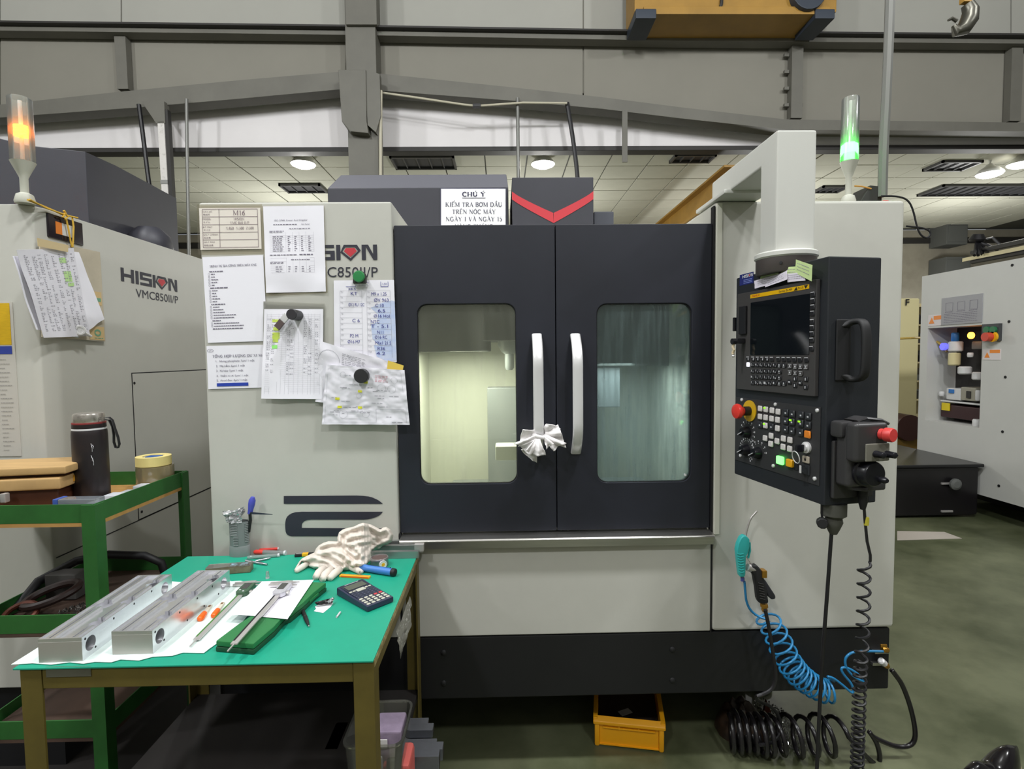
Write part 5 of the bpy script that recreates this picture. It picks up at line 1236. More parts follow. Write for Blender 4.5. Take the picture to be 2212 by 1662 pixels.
# aluminium blocks
m_al = mat('machined_aluminium', (226, 226, 230), .24, .8, var=.04, vscale=18, stretch=(1, 12, 1)); m_alf = mat('aluminium_end', (176, 172, 166), .45, .4)
m_hole = mat('bore_dark', (24, 24, 26), .6)
def boolcut(mb, cutters, name, m, parent):
    base = mb.build('tmp_base', m, None, o=V((0, 0, 0)))
    cuts = []
    for c_ in cutters:
        k = c_.build('tmp_cut', m, None, o=V((0, 0, 0))); cuts.append(k)
        md = base.modifiers.new('b', 'BOOLEAN'); md.operation = 'DIFFERENCE'; md.object = k; md.solver = 'EXACT'
    dg = bpy.context.evaluated_depsgraph_get(); dg.update()
    me = bpy.data.meshes.new_from_object(base.evaluated_get(dg))
    for k in cuts + [base]: bpy.data.objects.remove(k)
    me.transform(Matrix.Translation(-ORIG[parent])); me.name = name
    for p in me.polygons: p.use_smooth = True
    me.set_sharp_from_angle(angle=.5)
    me.materials.clear(); me.materials.append(m)
    ob = bpy.data.objects.new(name, me); C.objects.link(ob); ob.parent = parent; ORIG[ob] = ORIG[parent]
    return ob
def block(FL_, FR_, BR_, label):
    fl_, fr_, br_ = T_(*FL_, .003), T_(*FR_, .003), T_(*BR_, .003)
    y = (br_ - fr_); y.z = 0; y.normalize(); x = V((y.y, -y.x, 0)); W_ = (fr_ - fl_).length; L_ = .35; Hh = .053
    M = Matrix((x, y, V((0, 0, 1)))).transposed().to_4x4(); M.translation = fr_ - x * W_
    t = thing('aluminium_block', label, 'metal block', M @ V((W_ / 2, L_ / 2, 0)), 'machined aluminium blocks')
    base = MB(M).box(0, W_, 0, L_, 0, Hh); cuts = []
    for (u0, u1, dz) in ((.02, .14, .005), (.215, .255, .012), (.34, .68, .007), (.755, .795, .012), (.87, .975, .005)):
        cuts.append(MB(M).box(W_ * u0, W_ * u1, .004, L_ - .006, Hh - dz, Hh + .01))
    for (u, v, r) in ((.24, .50, .019), (.775, .54, .019), (.775, .22, .019), (.775, .84, .019)):
        cuts.append(MB(M).cyl((W_ * u, L_ * v, Hh - .026), (0, 0, 1), r, .05, 32))
    for v in (.075, .9):
        cuts.append(MB(M).cyl((W_ - .06, L_ * v, Hh * .52), (1, 0, 0), .0165, .1, 28))
    boolcut(base, cuts, 'body', m_al, t)
    MB(M).box(.0005, W_ - .0005, -.0004, .0004, .0005, Hh - .008).build('end_face', m_alf, t)
    for v in (.03, .3, .52, .73):
        for z in (.2, .85):
            MB(M).cyl((W_ - .001, L_ * v + (.03 if z < .5 else 0), Hh * z), (1, 0, 0), .0026, .0014, 10).build('screw_hole', m_hole, t)
block((87, 1431), (179, 1429), (369, 1283), 'machined aluminium block nearest the table corner, slotted top and bored side')
block((239, 1418), (331, 1413), (479, 1286), 'machined aluminium block beside the orange brush handles, slotted top and bored side')
# two small orange brushes
m_or = mat('orange_plastic', (240, 104, 20), .35); m_tan = mat('pale_handle', (216, 206, 190), .5)
def brush(p0, p1, label):
    a, b = T_(*p0, .009), T_(*p1, .006); d = (b - a).normalized()
    t = thing('orange_tool', label, 'tool', V((a.x, a.y, TZ + .003)), 'orange tipped tools')
    M = frameM(a, d, (0, 0, 1)); L_ = (b - a).length
    MB(M).lathe([(.004, 0), (.0075, .004), (.008, .012), (.007, L_ * .42)], (0, 0, 0), (1, 0, 0), 16).build('cap', m_or, t, smooth=True)
    MB(M).box(L_ * .42, L_, -.005, .005, -.004, .003).build('handle', m_tan, t, .001)
    MB(M).box(L_ * .82, L_ * .95, -.003, .003, .003, .0034).build('slot', mat('slot_brown', (120, 90, 60), .6), t)
brush((431, 1339), (455, 1309), 'orange capped pale tool on the film, the one nearer the aluminium block')
brush((461, 1332), (482, 1303), 'orange capped pale tool on the film, the one against the green caliper')
# calipers
m_cst = mat('caliper_steel', (196, 192, 190), .3, .5); m_cgr = mat('caliper_green', (64, 92, 70), .45); m_lcd = mat('lcd_dark', (70, 70, 68), .25); m_sil = mat('caliper_silver', (206, 204, 212), .35, .4)
def caliper(p0, p1, z, mbody, mside, label):
    a, b = T_(*p0, z), T_(*p1, z); L_ = (b - a).length; M = frameM(a, b - a, (0, 0, 1))
    t = thing('digital_caliper', label, 'caliper', V(((a.x + b.x) / 2, (a.y + b.y) / 2, a.z)))
    q = lambda *k: MB(M).box(*k)
    q(0, L_, -.0075, .0075, .003, .0065).build('beam', m_cst, t, .0006)
    q(.012, L_ - .06, .0035, .0076, .0065, .0068).build('scale_strip', mside, t)
    q(-.028, .03, -.0015, .0015, .003, .0055).build('depth_rod', m_cst, t)
    s0, s1 = L_ - .098, L_ - .03
    MB(M).prism([(s0, -.012, .0), (s0 + .012, -.019, 0), (s1, -.017, 0), (s1, .015, 0), (s0 + .01, .015, 0), (s0, .01, 0)], (0, 0, .0135)).build('slider', mbody, t, .003)
    q(s0 + .024, s1 - .006, -.009, .009, .0135, .0142).build('display', m_lcd, t, .0005)
    for k in range(2): MB(M).lathe([(.0028, 0), (.0026, .0012), (.001, .0014)], (s0 + .008 + .009 * k, -.006 + .012 * (k % 2), .0135), (0, 0, 1), 10).build('key_button', m_leg, t)
    MB(M).lathe([(.005, 0), (.006, .001), (.006, .005), (.005, .006)], (s0 + .02, -.021, .003), (0, 0, 1), 14).build('thumb_roller', m_cst, t, smooth=True)
    for (x0, nm, sx) in ((s1 - .004, 'sliding_jaw', 1), (L_ - .014, 'fixed_jaw', -1)):
        MB(M).prism([(x0, .006, .002), (x0 + .013, .006, .002), (x0 + (.013 if sx > 0 else .006), .05, .002), (x0 + (.007 if sx > 0 else 0), .05, .002)], (0, 0, .005)).build(nm, m_cst, t, .0006)
        MB(M).prism([(x0 + .002, -.006, .002), (x0 + .012, -.006, .002), (x0 + .009, -.028, .002), (x0 + .007, -.028, .002)], (0, 0, .003)).build('inside_jaw', m_cst, t, .0004)
    return t
caliper((424, 1387), (549, 1259), .003, m_cgr, mat('strip_green', (66, 120, 50), .5), 'digital caliper with dark green housing lying on the white film')
# green case
CZ = .026
m_case = mat('case_green', (44, 118, 66), .45, bump=.1, bscale=300); m_case2 = mat('case_green_dark', (26, 72, 46), .5)
fl_, fr_, br_ = T_(459, 1409), T_(549, 1416), T_(697, 1286)
y = (br_ - fr_).normalized(); x = V((y.y, -y.x, 0)); CW = .096; CLn = .335
MC = Matrix((x, y, V((0, 0, 1)))).transposed().to_4x4(); MC.translation = fr_ - x * CW
t = thing('caliper_case', 'dark green caliper case with a waisted lid under the white paper', 'case', MC @ V((CW / 2, CLn / 2, 0)))
def outline(ins):
    P = []
    prof = [(0, 0), (.24, 0), (.36, .006), (.41, .008), (.45, .0), (.62, -.002), (.8, .002), (1, .0)]
    for v, k in prof: P.append((CW - ins - k, CLn * v + (ins if v == 0 else (-ins if v == 1 else 0))))
    for v, k in prof[::-1]: P.append((ins + k * .8, CLn * v + (ins if v == 0 else (-ins if v == 1 else 0))))
    return P
MB(MC).prism([(u, v, 0) for u, v in outline(0)], (0, 0, .012)).build('tray', m_case2, t, .003)
MB(MC).prism([(u, v, .0125) for u, v in outline(.001)], (0, 0, CZ - .0125)).build('lid', m_case, t, .003)
MB(MC).box(CW - .003, CW + .001, CLn * .72, CLn * .86, .009, .016).build('latch', m_case, t, .001)
# white paper on the case
pq = [T_(566, 1257, CZ + .003), T_(678, 1253, CZ + .003), T_(621, 1338, CZ + .003), T_(490, 1326, CZ + .001)]
pos = bilin(*pq, warp=lambda u, v: -.006 * max(0, .2 - u) * 5 * v + .0008 * abs(nz(u, v, 3, 2)))
t = thing('paper_sheet', 'blank white paper lying on the green case under the silver caliper', 'paper', pq[2])
MB().grid(pos, 10, 10, .0004).build('sheet', m_paper, t, smooth=True)
caliper((505, 1397), (627, 1259), CZ + .006, m_sil, m_seam, 'silver digital caliper lying across the white paper and green case')
q = T_(578, 1250); t = thing('vial_cap', 'tiny clear cap standing behind the white paper', 'cap', q)
MB().lathe([(.005, 0), (.005, .018), (.004, .021), (.001, .0215)], q, (0, 0, 1), 14).build('cap', clear_mat('clear_plastic', (240, 246, 244), .3, (230, 236, 234), .3), t, smooth=True)
MB().lathe([(.0055, 0), (.0055, .004)], q, (0, 0, 1), 14).build('rim', m_leg, t)
# calculator
m_calc = mat('calc_navy', (44, 48, 72), .45); m_calc2 = mat('calc_face', (34, 38, 56), .4); m_ck = mat('calc_key_grey', (186, 184, 170), .45)
cq = [T_(724, 1284, .0), T_(770, 1248, .0), T_(839, 1282, .0), T_(796, 1310, .0)]
x = (cq[2] - cq[1]); x.z = 0; KW = x.length; y = (cq[1] - cq[0]); y.z = 0; KH = y.length
x.normalize(); y = V((-x.y, x.x, 0))
# long axis runs along x: display end at the far corner side
MK = Matrix((x, y, V((0, 0, 1)))).transposed().to_4x4(); MK.translation = T_(790, 1311)- x * 0 
MK.translation = T_(727, 1287)
KL, KWd = .155, .082
t = thing('calculator', 'navy scientific calculator lying askew on the green mat', 'calculator', MK @ V((KL / 2, KWd / 2, 0)))
b_ = MB(MK).prism([(0, 0, .001), (KL, 0, .001), (KL, 0, .016), (KL * .4, 0, .019), (.004, 0, .024), (0, 0, .02)], (0, KWd, 0)).build('body', m_calc, t, .004)
def KZ(u): return .0245 - .0085 * (u / KL)
def kb(u, v, w_, h_, m, nm='key'):
    z = KZ(u); return MB(MK).box(u - w_ / 2, u + w_ / 2, v - h_ / 2, v + h_ / 2, z - .005, z + .0012).build(nm, m, t, .0012, seg=1)
MB(MK).prism([(.006, .006, KZ(.006) - .0005), (KL - .006, .006, KZ(KL) - .0003), (KL - .006, .006, KZ(KL) + .0004), (.006, .006, KZ(.006) + .0002)], (0, KWd - .012, 0)).build('face_plate', m_calc2, t)
MB(MK).prism([(.018, .012, KZ(.018) + .0003), (.045, .012, KZ(.045) + .0006), (.045, .012, KZ(.045) + .0012), (.018, .012, KZ(.018) + .001)], (0, KWd - .024, 0)).build('display', mat('calc_lcd', (84, 88, 78), .25), t)
MB(MK).box(.009, .0105, .02, KWd - .02, KZ(.01), KZ(.01) + .001).build('name_line', m_leg, t)
kb(.058, KWd * .5, .016, .026, m_ck, 'rocker_pad')
for v in (.14, .27, .73, .86): kb(.056, KWd * v, .006, .009, m_ck)
for i in range(4):
    for j in range(6):
        if i == 0 and 1 < j < 4: continue
        kb(.068 + .0098 * i, .0105 + .0122 * j, .0055, .0085, m_calc)
for i in range(4):
    for j in range(5):
        kb(.1085 + .0118 * i, .011 + .015 * j, .0078, .0105, m_red if (i == 0 and j > 2) else m_ck)
# yellow blade strip, blue tool, dial tin, knife etc.
m_yb = mat('yellow_plastic', (236, 172, 30), .35)
a, b = T_(735, 1243, .004), T_(799, 1247, .004)
t = thing('yellow_strip', 'yellow plastic blade strip below the rag heap', 'blade case', T_(767, 1246))
M = frameM(a, b - a, (0, 0, 1)); L_ = (b - a).length
MB(M).box(0, L_, -.007, .007, -.004, .002).build('case', m_yb, t, .001)
MB(M).box(.004, L_ - .004, .0015, .0028, .002, .0024).build('slot_line', mat('slot_brown', (120, 90, 60), .6), t)
MB(M).box(.006, L_ - .002, -.0075, -.0065, -.002, .002).build('edge', m_or, t)
a, b = T_(785, 1227, .012), T_(852, 1237, .012)
t = thing('deburring_tool', 'blue handled deburring tool with a black end, half under the rag', 'hand tool', T_(820, 1236))
M = frameM(a, b - a, (0, 0, 1)); L_ = (b - a).length
MB(M).lathe([(.009, -.02), (.0105, 0), (.0112, L_ * .5), (.0115, L_ - .008)], (0, 0, 0), (1, 0, 0), 20).build('handle', mat('handle_blue', (66, 122, 196), .4), t, smooth=True)
MB(M).lathe([(.0118, L_ - .009), (.0122, L_ - .004), (.011, L_ + .003), (.006, L_ + .006), (.001, L_ + .0065)], (0, 0, 0), (1, 0, 0), 20).build('end_cap', m_rub, t, smooth=True)
MB(M).box(.016, L_ - .016, -.001, .001, .0105, .0116).build('slot', mat('slot_navy', (30, 50, 100), .5), t)
MB(M).lathe([(.002, 0), (.002, .002)], (L_ - .014, 0, .011), (0, 0, 1), 10).build('pin', m_rub, t)
q = T_(820, 1222)
t = thing('dial_tin', 'small round metal tin with a yellow dial face, right of the rag heap', 'tin', q)
MB().lathe([(.027, 0), (.028, .002), (.028, .02), (.0285, .021), (.0285, .026), (.027, .028), (.025, .028), (.024, .025), (.001, .025)], q, (0, 0, 1), 28).build('tin', mat('tin_steel', (150, 146, 146), .3, .6), t, smooth=True)
MB().lathe([(.0238, .0255), (.0238, .0256)], q, (0, 0, 1), 24).build('lid_face', mat('tin_brown', (92, 74, 72), .4), t)
n_ = V((.55, -.83, 0)); qf = q + n_ * .0275 + V((0, 0, .0125))
MB().lathe([(.0125, 0), (.0125, .005), (.0105, .0055), (.010, .0045)], qf, n_, 24).build('dial_rim', m_leg, t, smooth=True)
MB().lathe([(.0102, .0046), (.001, .0047)], qf, n_, 20).build('dial_face', mat('dial_cream', (232, 230, 214), .4), t)
MB().lathe([(.0055, .005), (.001, .0051)], qf, n_, 16).build('dial_mark', m_yb, t)
# metal bars lying along the back right corner
for k, (x0, x1, yy, hh, lb) in enumerate(((770, 905, 1206, .024, 'lowest grey metal bar at the back right table corner'), (780, 914, 1195, .026, 'metal bar with a slotted end sticking out past the table corner'), (790, 903, 1187, .03, 'rear metal bar at the back right table corner'))):
    a = T_(x0, yy); b = T_(x1, yy); yy_ = a.y if k else a.y - .006
    t = thing('metal_bar', lb, 'metal bar', V(((a.x + b.x) / 2, yy_, TZ)))
    MB().box(a.x, b.x, yy_ - .008, yy_ + .008, TZ, TZ + hh).build('bar', mat('bar_zinc', (160, 162, 160), .35, .75), t, .001)
    if k == 1: MB().box(b.x - .03, b.x + .002, yy_ - .0085, yy_ + .0085, TZ + .004, TZ + hh + .0015).build('sleeve', m_cst, t, .001)
# black plastic scrap with white paper, pen, small stick
t = thing('plastic_scrap', 'crumpled black plastic scrap on a torn white paper', 'scrap', T_(700, 1304))
pos = bilin(T_(679, 1302, .012), T_(722, 1292, .012), T_(716, 1305, .004), T_(684, 1309, .004), warp=cr(.008, 55))
MB().grid(pos, 10, 6, .0006).build('film', mat('scrap_black', (30, 26, 28), .35), t, smooth=True)
MB().grid(bilin(T_(706, 1300, .012), T_(718, 1290, .016), T_(719, 1300, .008), T_(709, 1305, .006), warp=cr(.004, 57)), 5, 5, .0005).build('clear_end', clear_mat('clear_wrap', (240, 242, 244), .4, (220, 222, 226), .4), t, smooth=True)
pp = MB().prism([T_(*p, .0006) for p in ((680, 1311), (700, 1303), (720, 1303), (714, 1312), (698, 1325), (678, 1321), (683, 1316))], (0, 0, .0005)).build('paper_scrap', m_paper, None)
tag(pp, 'torn white paper scrap under the black plastic scrap', 'paper')
a, b = T_(652, 1314, .005), T_(667, 1353, .004)
t = thing('black_pen', 'black pen pointing to the table front, beside the green case', 'pen', T_(660, 1335))
MB().tube([a, a.lerp(b, .7), a.lerp(b, .88), b], [.0045, .005, .0035, .0012], 12).build('barrel', m_rub, t, smooth=True)
MB().tube([a.lerp(b, .5), a.lerp(b, .56)], .0053, 12).build('grip_ring', m_dark, t, smooth=True)
MB().ball(b, .0018).build('tip', m_cst, t, smooth=True)
a, b = T_(727, 1334, .0025), T_(735, 1323, .0025)
tag(MB().tube([a, b], .0025, 10).build('chalk_stick', m_leg, None, smooth=True), 'small white stick on the bare green mat', 'stick')
# grease block in plastic
t = thing('stone_pack', 'oily sharpening stone wrapped in clear plastic on the green mat', 'stone', T_(493, 1240))
a, b = T_(443, 1245), T_(541, 1238); M = frameM(a, b - a, (0, 0, 1)); L_ = (b - a).length
MB(M).box(0, L_, 0, .035, 0, .022).build('stone', mat('stone_brown', (96, 84, 66), .5, c2=(130, 118, 96), vscale=30), t, .003)
MB(M).grid(lambda u, v: (L_ * (.01 + .98 * u), .037 * v - .001, .0225 + .003 * abs(nz(u, v, 5, 3))), 14, 5, .0005).build('wrap', clear_mat('clear_wrap2', (246, 246, 244), .22, (226, 222, 210), .5), t, smooth=True)
MB(M).box(L_ * .52, L_ * .9, .012, .03, .0222, .0232).build('blue_print', mat('pale_blue', (150, 180, 200), .4), t)
# drill pins, markers, syringe, brush near the pen cup
m_hss = mat('ground_steel', (170, 172, 178), .25, .9)
for p0, p1, r, lb, tip in (((531, 1212), (577, 1220), .0042, 'steel drill pin nearest the stone pack', 1), ((552, 1213), (584, 1206), .004, 'steel pin crossing behind the nearest drill pin', 0)):
    a, b = T_(*p0, r), T_(*p1, r); t = thing('steel_pin', lb, 'drill pin', (a + b) / 2)
    MB().tube([a, a.lerp(b, .82)], r, 12).build('shank', m_hss, t, smooth=True)
    MB().tube([a.lerp(b, .82), b], [r * .75, r * .7], 12).build('tip', m_hss, t, smooth=True)
def marker(p0, p1, r, mb_, mc_, lb, frac=.3, z=0.0):
    a, b = T_(*p0, r + z), T_(*p1, r + z); t = thing('marker_tube', lb, 'tube', (a + b) / 2 - V((0, 0, r)))
    MB().tube([a.lerp(b, frac), b], r, 14).build('barrel', mb_, t, smooth=True)
    MB().tube([a - (b - a) * .01, a.lerp(b, .04), a.lerp(b, frac)], [r * .8, r * 1.1, r * 1.06], 14).build('cap', mc_, t, smooth=True)
    MB().tube([b, b + (b - a) * .06], r * 1.06, 14).build('end_plug', m_leg, t, smooth=True)
m_clp = clear_mat('clear_barrel', (236, 240, 240), .45, (206, 210, 212), .3)
marker((550, 1193), (614, 1195), .0075, m_clp, mat('cap_red', (216, 60, 52), .35), 'clear tube with a red cap behind the pen cup side')
marker((560, 1189), (600, 1186), .005, mat('cap_red', (216, 60, 52), .35), mat('cap_red', (216, 60, 52), .35), 'red pen lying behind the clear red capped tube', .4)
marker((535, 1205), (600, 1200), .006, m_clp, m_clp, 'clear syringe shaped tube in front of the red capped tube', .2)
t = thing('cutter_knife', 'black and yellow utility cutter half under the rag', 'knife', T_(660, 1197))
a, b = T_(637, 1200, .005), T_(690, 1196, .005); M = frameM(a, b - a, (0, 0, 1)); L_ = (b - a).length
MB(M).box(0, L_, -.008, .008, -.005, .004).build('body', m_rub, t, .002); MB(M).box(L_ * .3, L_ * .55, -.0085, .0085, -.004, .0045).build('yellow_grip', m_yb, t, .001)
MB(M).box(.004, L_ * .3, -.002, .002, .004, .006).build('slide', m_cst, t)
# grey pen cup
q = T_(519, 1200); sxx, syy = 1.0, .62; R_ = .034
t = thing('pen_cup', 'grey ribbed oval pen cup stuffed with clear wrap at the table back', 'cup', q)
m_cup = mat('cup_grey', (128, 132, 132), .4)
MB().lathe([(R_, 0), (R_ * 1.02, .004), (R_ * 1.0, .033), (R_ * .95, .036)], q, (0, 0, 1), 36, sxx, syy).build('base', m_cup, t, smooth=True)
MB().lathe([(R_ * .94, .034), (R_ * .95, .118), (R_ * .90, .118), (R_ * .88, .04), (.001, .038)], q, (0, 0, 1), 36, sxx, syy).build('cup', mat('cup_smoke', (122, 126, 126), .4), t, smooth=True)
def ribs(ang0, ang1, z0, z1, n):
    for k in range(n):
        z = z0 + (z1 - z0) * k / (n - 1)
        pts = [q + V((R_ * .97 * math.cos(a) * sxx, R_ * .97 * math.sin(a) * syy, z)) for a in [math.radians(ang0 + (ang1 - ang0) * i / 8) for i in range(9)]]
        MB().tube(pts, .0018, 6).build('rib', m_cup, t, smooth=True)
ribs(228, 275, .073, .108, 7); ribs(250, 278, .04, .068, 6); ribs(318, 350, .05, .112, 12)
t2 = thing('screwdriver', 'blue handled tool standing in the grey pen cup', 'screwdriver', q + V((.02, 0, .06)))
a, b, c = PY(541, 1124, q.y), PY(540, 1110, q.y), PY(546, 1074, q.y)
MB().tube([PY(538, 1150, q.y), a, b], [.004, .005, .005], 10).build('shaft', m_rub, t2, smooth=True)
MB().tube([b, b.lerp(c, .25), b.lerp(c, .55), b.lerp(c, .8), c], [.008, .0085, .011, .011, .006], 14).build('handle', mat('handle_violet_blue', (72, 78, 176), .4), t2, smooth=True)
t3 = thing('file_blade', 'dark flat blade leaning out of the grey pen cup', 'file', PY(560, 1113, q.y))
a, b = PY(541, 1109, q.y - .01), PY(589, 1112, q.y - .01)
MB().prism([a + V((0, 0, .004)), b + V((-.003, 0, .001)), b + V((0, 0, -.001)), a + V((0, 0, -.004))], (0, .002, 0)).build('blade', mat('blade_dark', (60, 66, 80), .35, .6), t3)
MB().tube([a + V((0, .001, 0)), PY(538, 1150, q.y - .004)], .003, 8).build('tang', m_rub, t3, smooth=True)
t4 = thing('clear_wrap', 'crumpled clear wrap bulging from the grey pen cup', 'wrap', q + V((-.01, 0, .1)))
cw = clear_mat('shiny_wrap', (250, 250, 250), .5, (236, 236, 240), .2, rough=.12)
for k, (c4, sd) in enumerate((([(483, 1103), (526, 1100), (524, 1128), (492, 1128)], 71), ([(492, 1108), (532, 1092), (520, 1126), (497, 1126)], 75), ([(508, 1112), (530, 1096), (533, 1104), (515, 1124)], 78))):
    pos = bilin(*[PY(a_, b_, q.y - .012 + .014 * k) for a_, b_ in c4], warp=cr(.02, sd)); MB().grid(pos, 14, 12, .0003).build('fold', cw, t4, smooth=True)
# rag heap
m_rag = mat('cotton_rag', (218, 208, 198), .9, var=.05, vscale=12, bump=.2, bscale=350)
def heap(mb, c, rx, ry, h, sd, rot=0.0, n=46, m=20, fold=.5, fs=3.0):
    def fn(u, v):
        th = 2 * math.pi * u; rr = v
        k = 1 + .22 * mn.noise(V((math.cos(th) * 1.3, math.sin(th) * 1.3, sd)))
        x, y = rx * rr * k * math.cos(th), ry * rr * k * math.sin(th)
        z = h * max(0, 1 - rr ** 2.2) ** .6
        wx = mn.noise(V((x * 14, y * 14, sd + 3))) * .8
        f = abs(math.sin((x * math.cos(sd) + y * math.sin(sd)) * 22 * fs + wx * 5)) ** 1.0
        f2 = 1 - abs(mn.noise(V((x * 24, y * 24, sd + 9)))) * 2.0
        z *= (1 - fold * .35 * (1 - f)) * (.82 + .3 * f2)
        z += .004 * (1 - rr) + .006 * (1 - abs(2 * rr - 1)) * f
        cr_, sr_ = math.cos(rot), math.sin(rot)
        return V((c.x + x * cr_ - y * sr_, c.y + x * sr_ + y * cr_, c.z + max(z, .0008)))
    mb.grid(fn, n * 2, m)
# outline of the heap and the crests of its folds (traced, then given depth: front foot on the mat, top leaning back)
def _rp(L): return [(620 + x / 7.135, 1110 + y / 7.135) for x, y in L]
SIL = _rp([(100, 885), (150, 800), (190, 735), (230, 690), (330, 640), (420, 600), (445, 540), (490, 490), (560, 450), (640, 425), (780, 430), (775, 370), (800, 290), (850, 250), (900, 230), (1030, 200), (1100, 165), (1170, 140), (1300, 170), (1440, 245), (1480, 215), (1530, 205), (1590, 240), (1640, 330), (1620, 430), (1540, 480), (1480, 490), (1430, 540), (1310, 570), (1290, 640), (1290, 750), (1180, 840), (1160, 860), (1150, 910), (1100, 915), (1010, 870), (980, 830), (850, 880), (700, 870), (560, 850), (420, 850), (330, 810), (230, 745), (200, 800), (130, 870)])
FOLD = [(_rp(L), A, w_) for L, A, w_ in (
    ([(1050, 190), (1180, 165), (1300, 200), (1420, 270), (1540, 240), (1600, 320), (1580, 410), (1480, 450)], .017, 6.5),
    ([(800, 420), (815, 320), (900, 265), (1050, 215)], .013, 4.5), ([(800, 400), (860, 465), (1000, 490), (1120, 545), (1160, 640)], .014, 4.5),
    ([(440, 590), (510, 510), (620, 465), (780, 450)], .014, 5), ([(230, 735), (400, 660), (560, 600), (700, 570), (850, 625), (950, 715), (1000, 800)], .016, 5),
    ([(110, 880), (190, 760), (240, 715)], .008, 3.5), ([(600, 610), (760, 670), (900, 790)], .011, 5), ([(1000, 470), (1150, 440), (1310, 410), (1390, 480), (1250, 620), (1150, 690)], .013, 4.5),
    ([(950, 720), (1060, 775), (1220, 775), (1270, 650)], .015, 5), ([(1000, 800), (1080, 880), (1140, 890)], .010, 4), ([(380, 820), (600, 830), (860, 860), (980, 815)], .009, 4.5),
    ([(1195, 180), (1215, 260), (1340, 350)], .010, 4), ([(900, 420), (1000, 350), (1200, 330), (1360, 380)], .011, 4.5), ([(420, 690), (560, 720), (700, 800), (760, 850)], .009, 4.5), ([(1050, 560), (1110, 620), (1040, 660), (930, 560)], .009, 4))]
def _seg(px, py, a_, b_):
    dx, dy = b_[0] - a_[0], b_[1] - a_[1]; k = max(0, min(1, ((px - a_[0]) * dx + (py - a_[1]) * dy) / (dx * dx + dy * dy + 1e-9)))
    qx, qy = a_[0] + dx * k, a_[1] + dy * k; return math.hypot(px - qx, py - qy), qx, qy
def _near(px, py): return min((_seg(px, py, SIL[i], SIL[(i + 1) % len(SIL)]) for i in range(len(SIL))), key=lambda r_: r_[0])
def _inside(px, py):
    c_ = False
    for i in range(len(SIL)):
        (x1, y1), (x2, y2) = SIL[i], SIL[(i + 1) % len(SIL)]
        if (y1 > py) != (y2 > py) and px < (x2 - x1) * (py - y1) / (y2 - y1) + x1: c_ = not c_
    return c_
def _foot(px):
    ys_ = [y1 + (y2 - y1) * (px - x1) / (x2 - x1) for (x1, y1), (x2, y2) in zip(SIL, SIL[1:] + SIL[:1]) if min(x1, x2) <= px <= max(x1, x2) and abs(x1 - x2) > 1e-6]
    return max(ys_) if ys_ else 1215
ST = 1.5; NXr = int(222 / ST); NYr = int(114 / ST); idx = {}; fr_v = []; bk_v = []
FT = {}
for i in range(NXr + 1):
    px = 632 + ST * i; f_ = [_foot(max(635, min(849, px + d_))) for d_ in (-14, -7, 0, 7, 14)]; FT[i] = min(sum(f_) / 5, 1236)
ins = {}
for i in range(NXr + 1):
    for j in range(NYr + 1): ins[i, j] = _inside(632 + ST * i, 1128 + ST * j)
def _rv(i, j):
    if (i, j) in idx: return idx[i, j]
    px, py = 632 + ST * i, 1128 + ST * j
    if ins[i, j]: d_ = _near(px, py)[0]
    else: _d, px, py = _near(px, py); d_ = 0.0
    ft = FT[i]; y0_ = T_(px, ft + 4).y; Y_ = min(FY - .05, y0_ + .0010 * max(0, ft - py))
    p_ = PY(px, py, Y_); dome = math.sqrt(min(1, d_ / 20)); o_ = .022 * dome
    ed = min(1, d_ / 4)
    for L, A, w_ in FOLD:
        r_ = min(_seg(px, py, a_, b_)[0] for a_, b_ in zip(L, L[1:])) / w_
        if r_ < 3.5: o_ += ed * A * (math.exp(-r_ * r_) - .42 * math.exp(-((r_ - 1.9) / .8) ** 2))
    o_ += ed * (.0022 * mn.noise(V((px * .11, py * .11, 3))) + .0012 * mn.noise(V((px * .3, py * .25, 8))))
    f_ = p_ - ray(px, py).normalized() * max(0, o_) ; f_.z = max(f_.z, TZ + .001)
    bk = p_ + V((0, .03 * dome, -.012 * dome)); bk.z = max(bk.z, TZ + .0005); bk.y = min(bk.y, FY - .015)
    idx[i, j] = len(fr_v); fr_v.append(f_); bk_v.append(bk); return idx[i, j]
fc_ = [tuple(_rv(*q_) for q_ in ((i, j), (i + 1, j), (i + 1, j + 1), (i, j + 1))) for i in range(NXr) for j in range(NYr) if any(ins[q_] for q_ in ((i, j), (i + 1, j), (i + 1, j + 1), (i, j + 1)))]
rg = MB(); K_ = len(fr_v); rg.add(fr_v + bk_v, fc_ + [tuple(k_ + K_ for k_ in f_[::-1]) for f_ in fc_])
ecount = {}
for f_ in fc_:
    for a_, b_ in zip(f_, f_[1:] + f_[:1]): ecount[(min(a_, b_), max(a_, b_))] = ecount.get((min(a_, b_), max(a_, b_)), 0) + 1
rg.f += [(a_, b_, b_ + K_, a_ + K_) for (a_, b_), n_ in ecount.items() if n_ == 1]
rag = rg.build('rag_heap', m_rag, None, smooth=True, ang=3.2)
tag(rag, 'heap of crumpled white cotton rags on the green mat', 'rag')
gl = MB()
for (p0, p1, p2, r) in (((700, 1228), (688, 1238), (682, 1248), .011), ((716, 1230), (702, 1242), (697, 1252), .011), ((734, 1230), (722, 1240), (712, 1250), .011), ((758, 1226), (772, 1232), (780, 1237), .009), ((664, 1218), (652, 1226), (640, 1234), .009)):
    gl.tube([T_(*p0, r * 1.3), T_(*p1, r), T_(*p2, r * .8), T_(p2[0] - 2, p2[1] + 1, r * .7)], [r, r * 1.05, r * .9, r * .4], 12)
gl.tube([T_(690, 1226, .012), T_(760, 1222, .014)], [.012, .014], 12)
gv = gl.build('cotton_glove', m_rag, None, smooth=True, ang=3.2); tag(gv, 'cotton glove fingers poking out under the rag heap', 'glove')
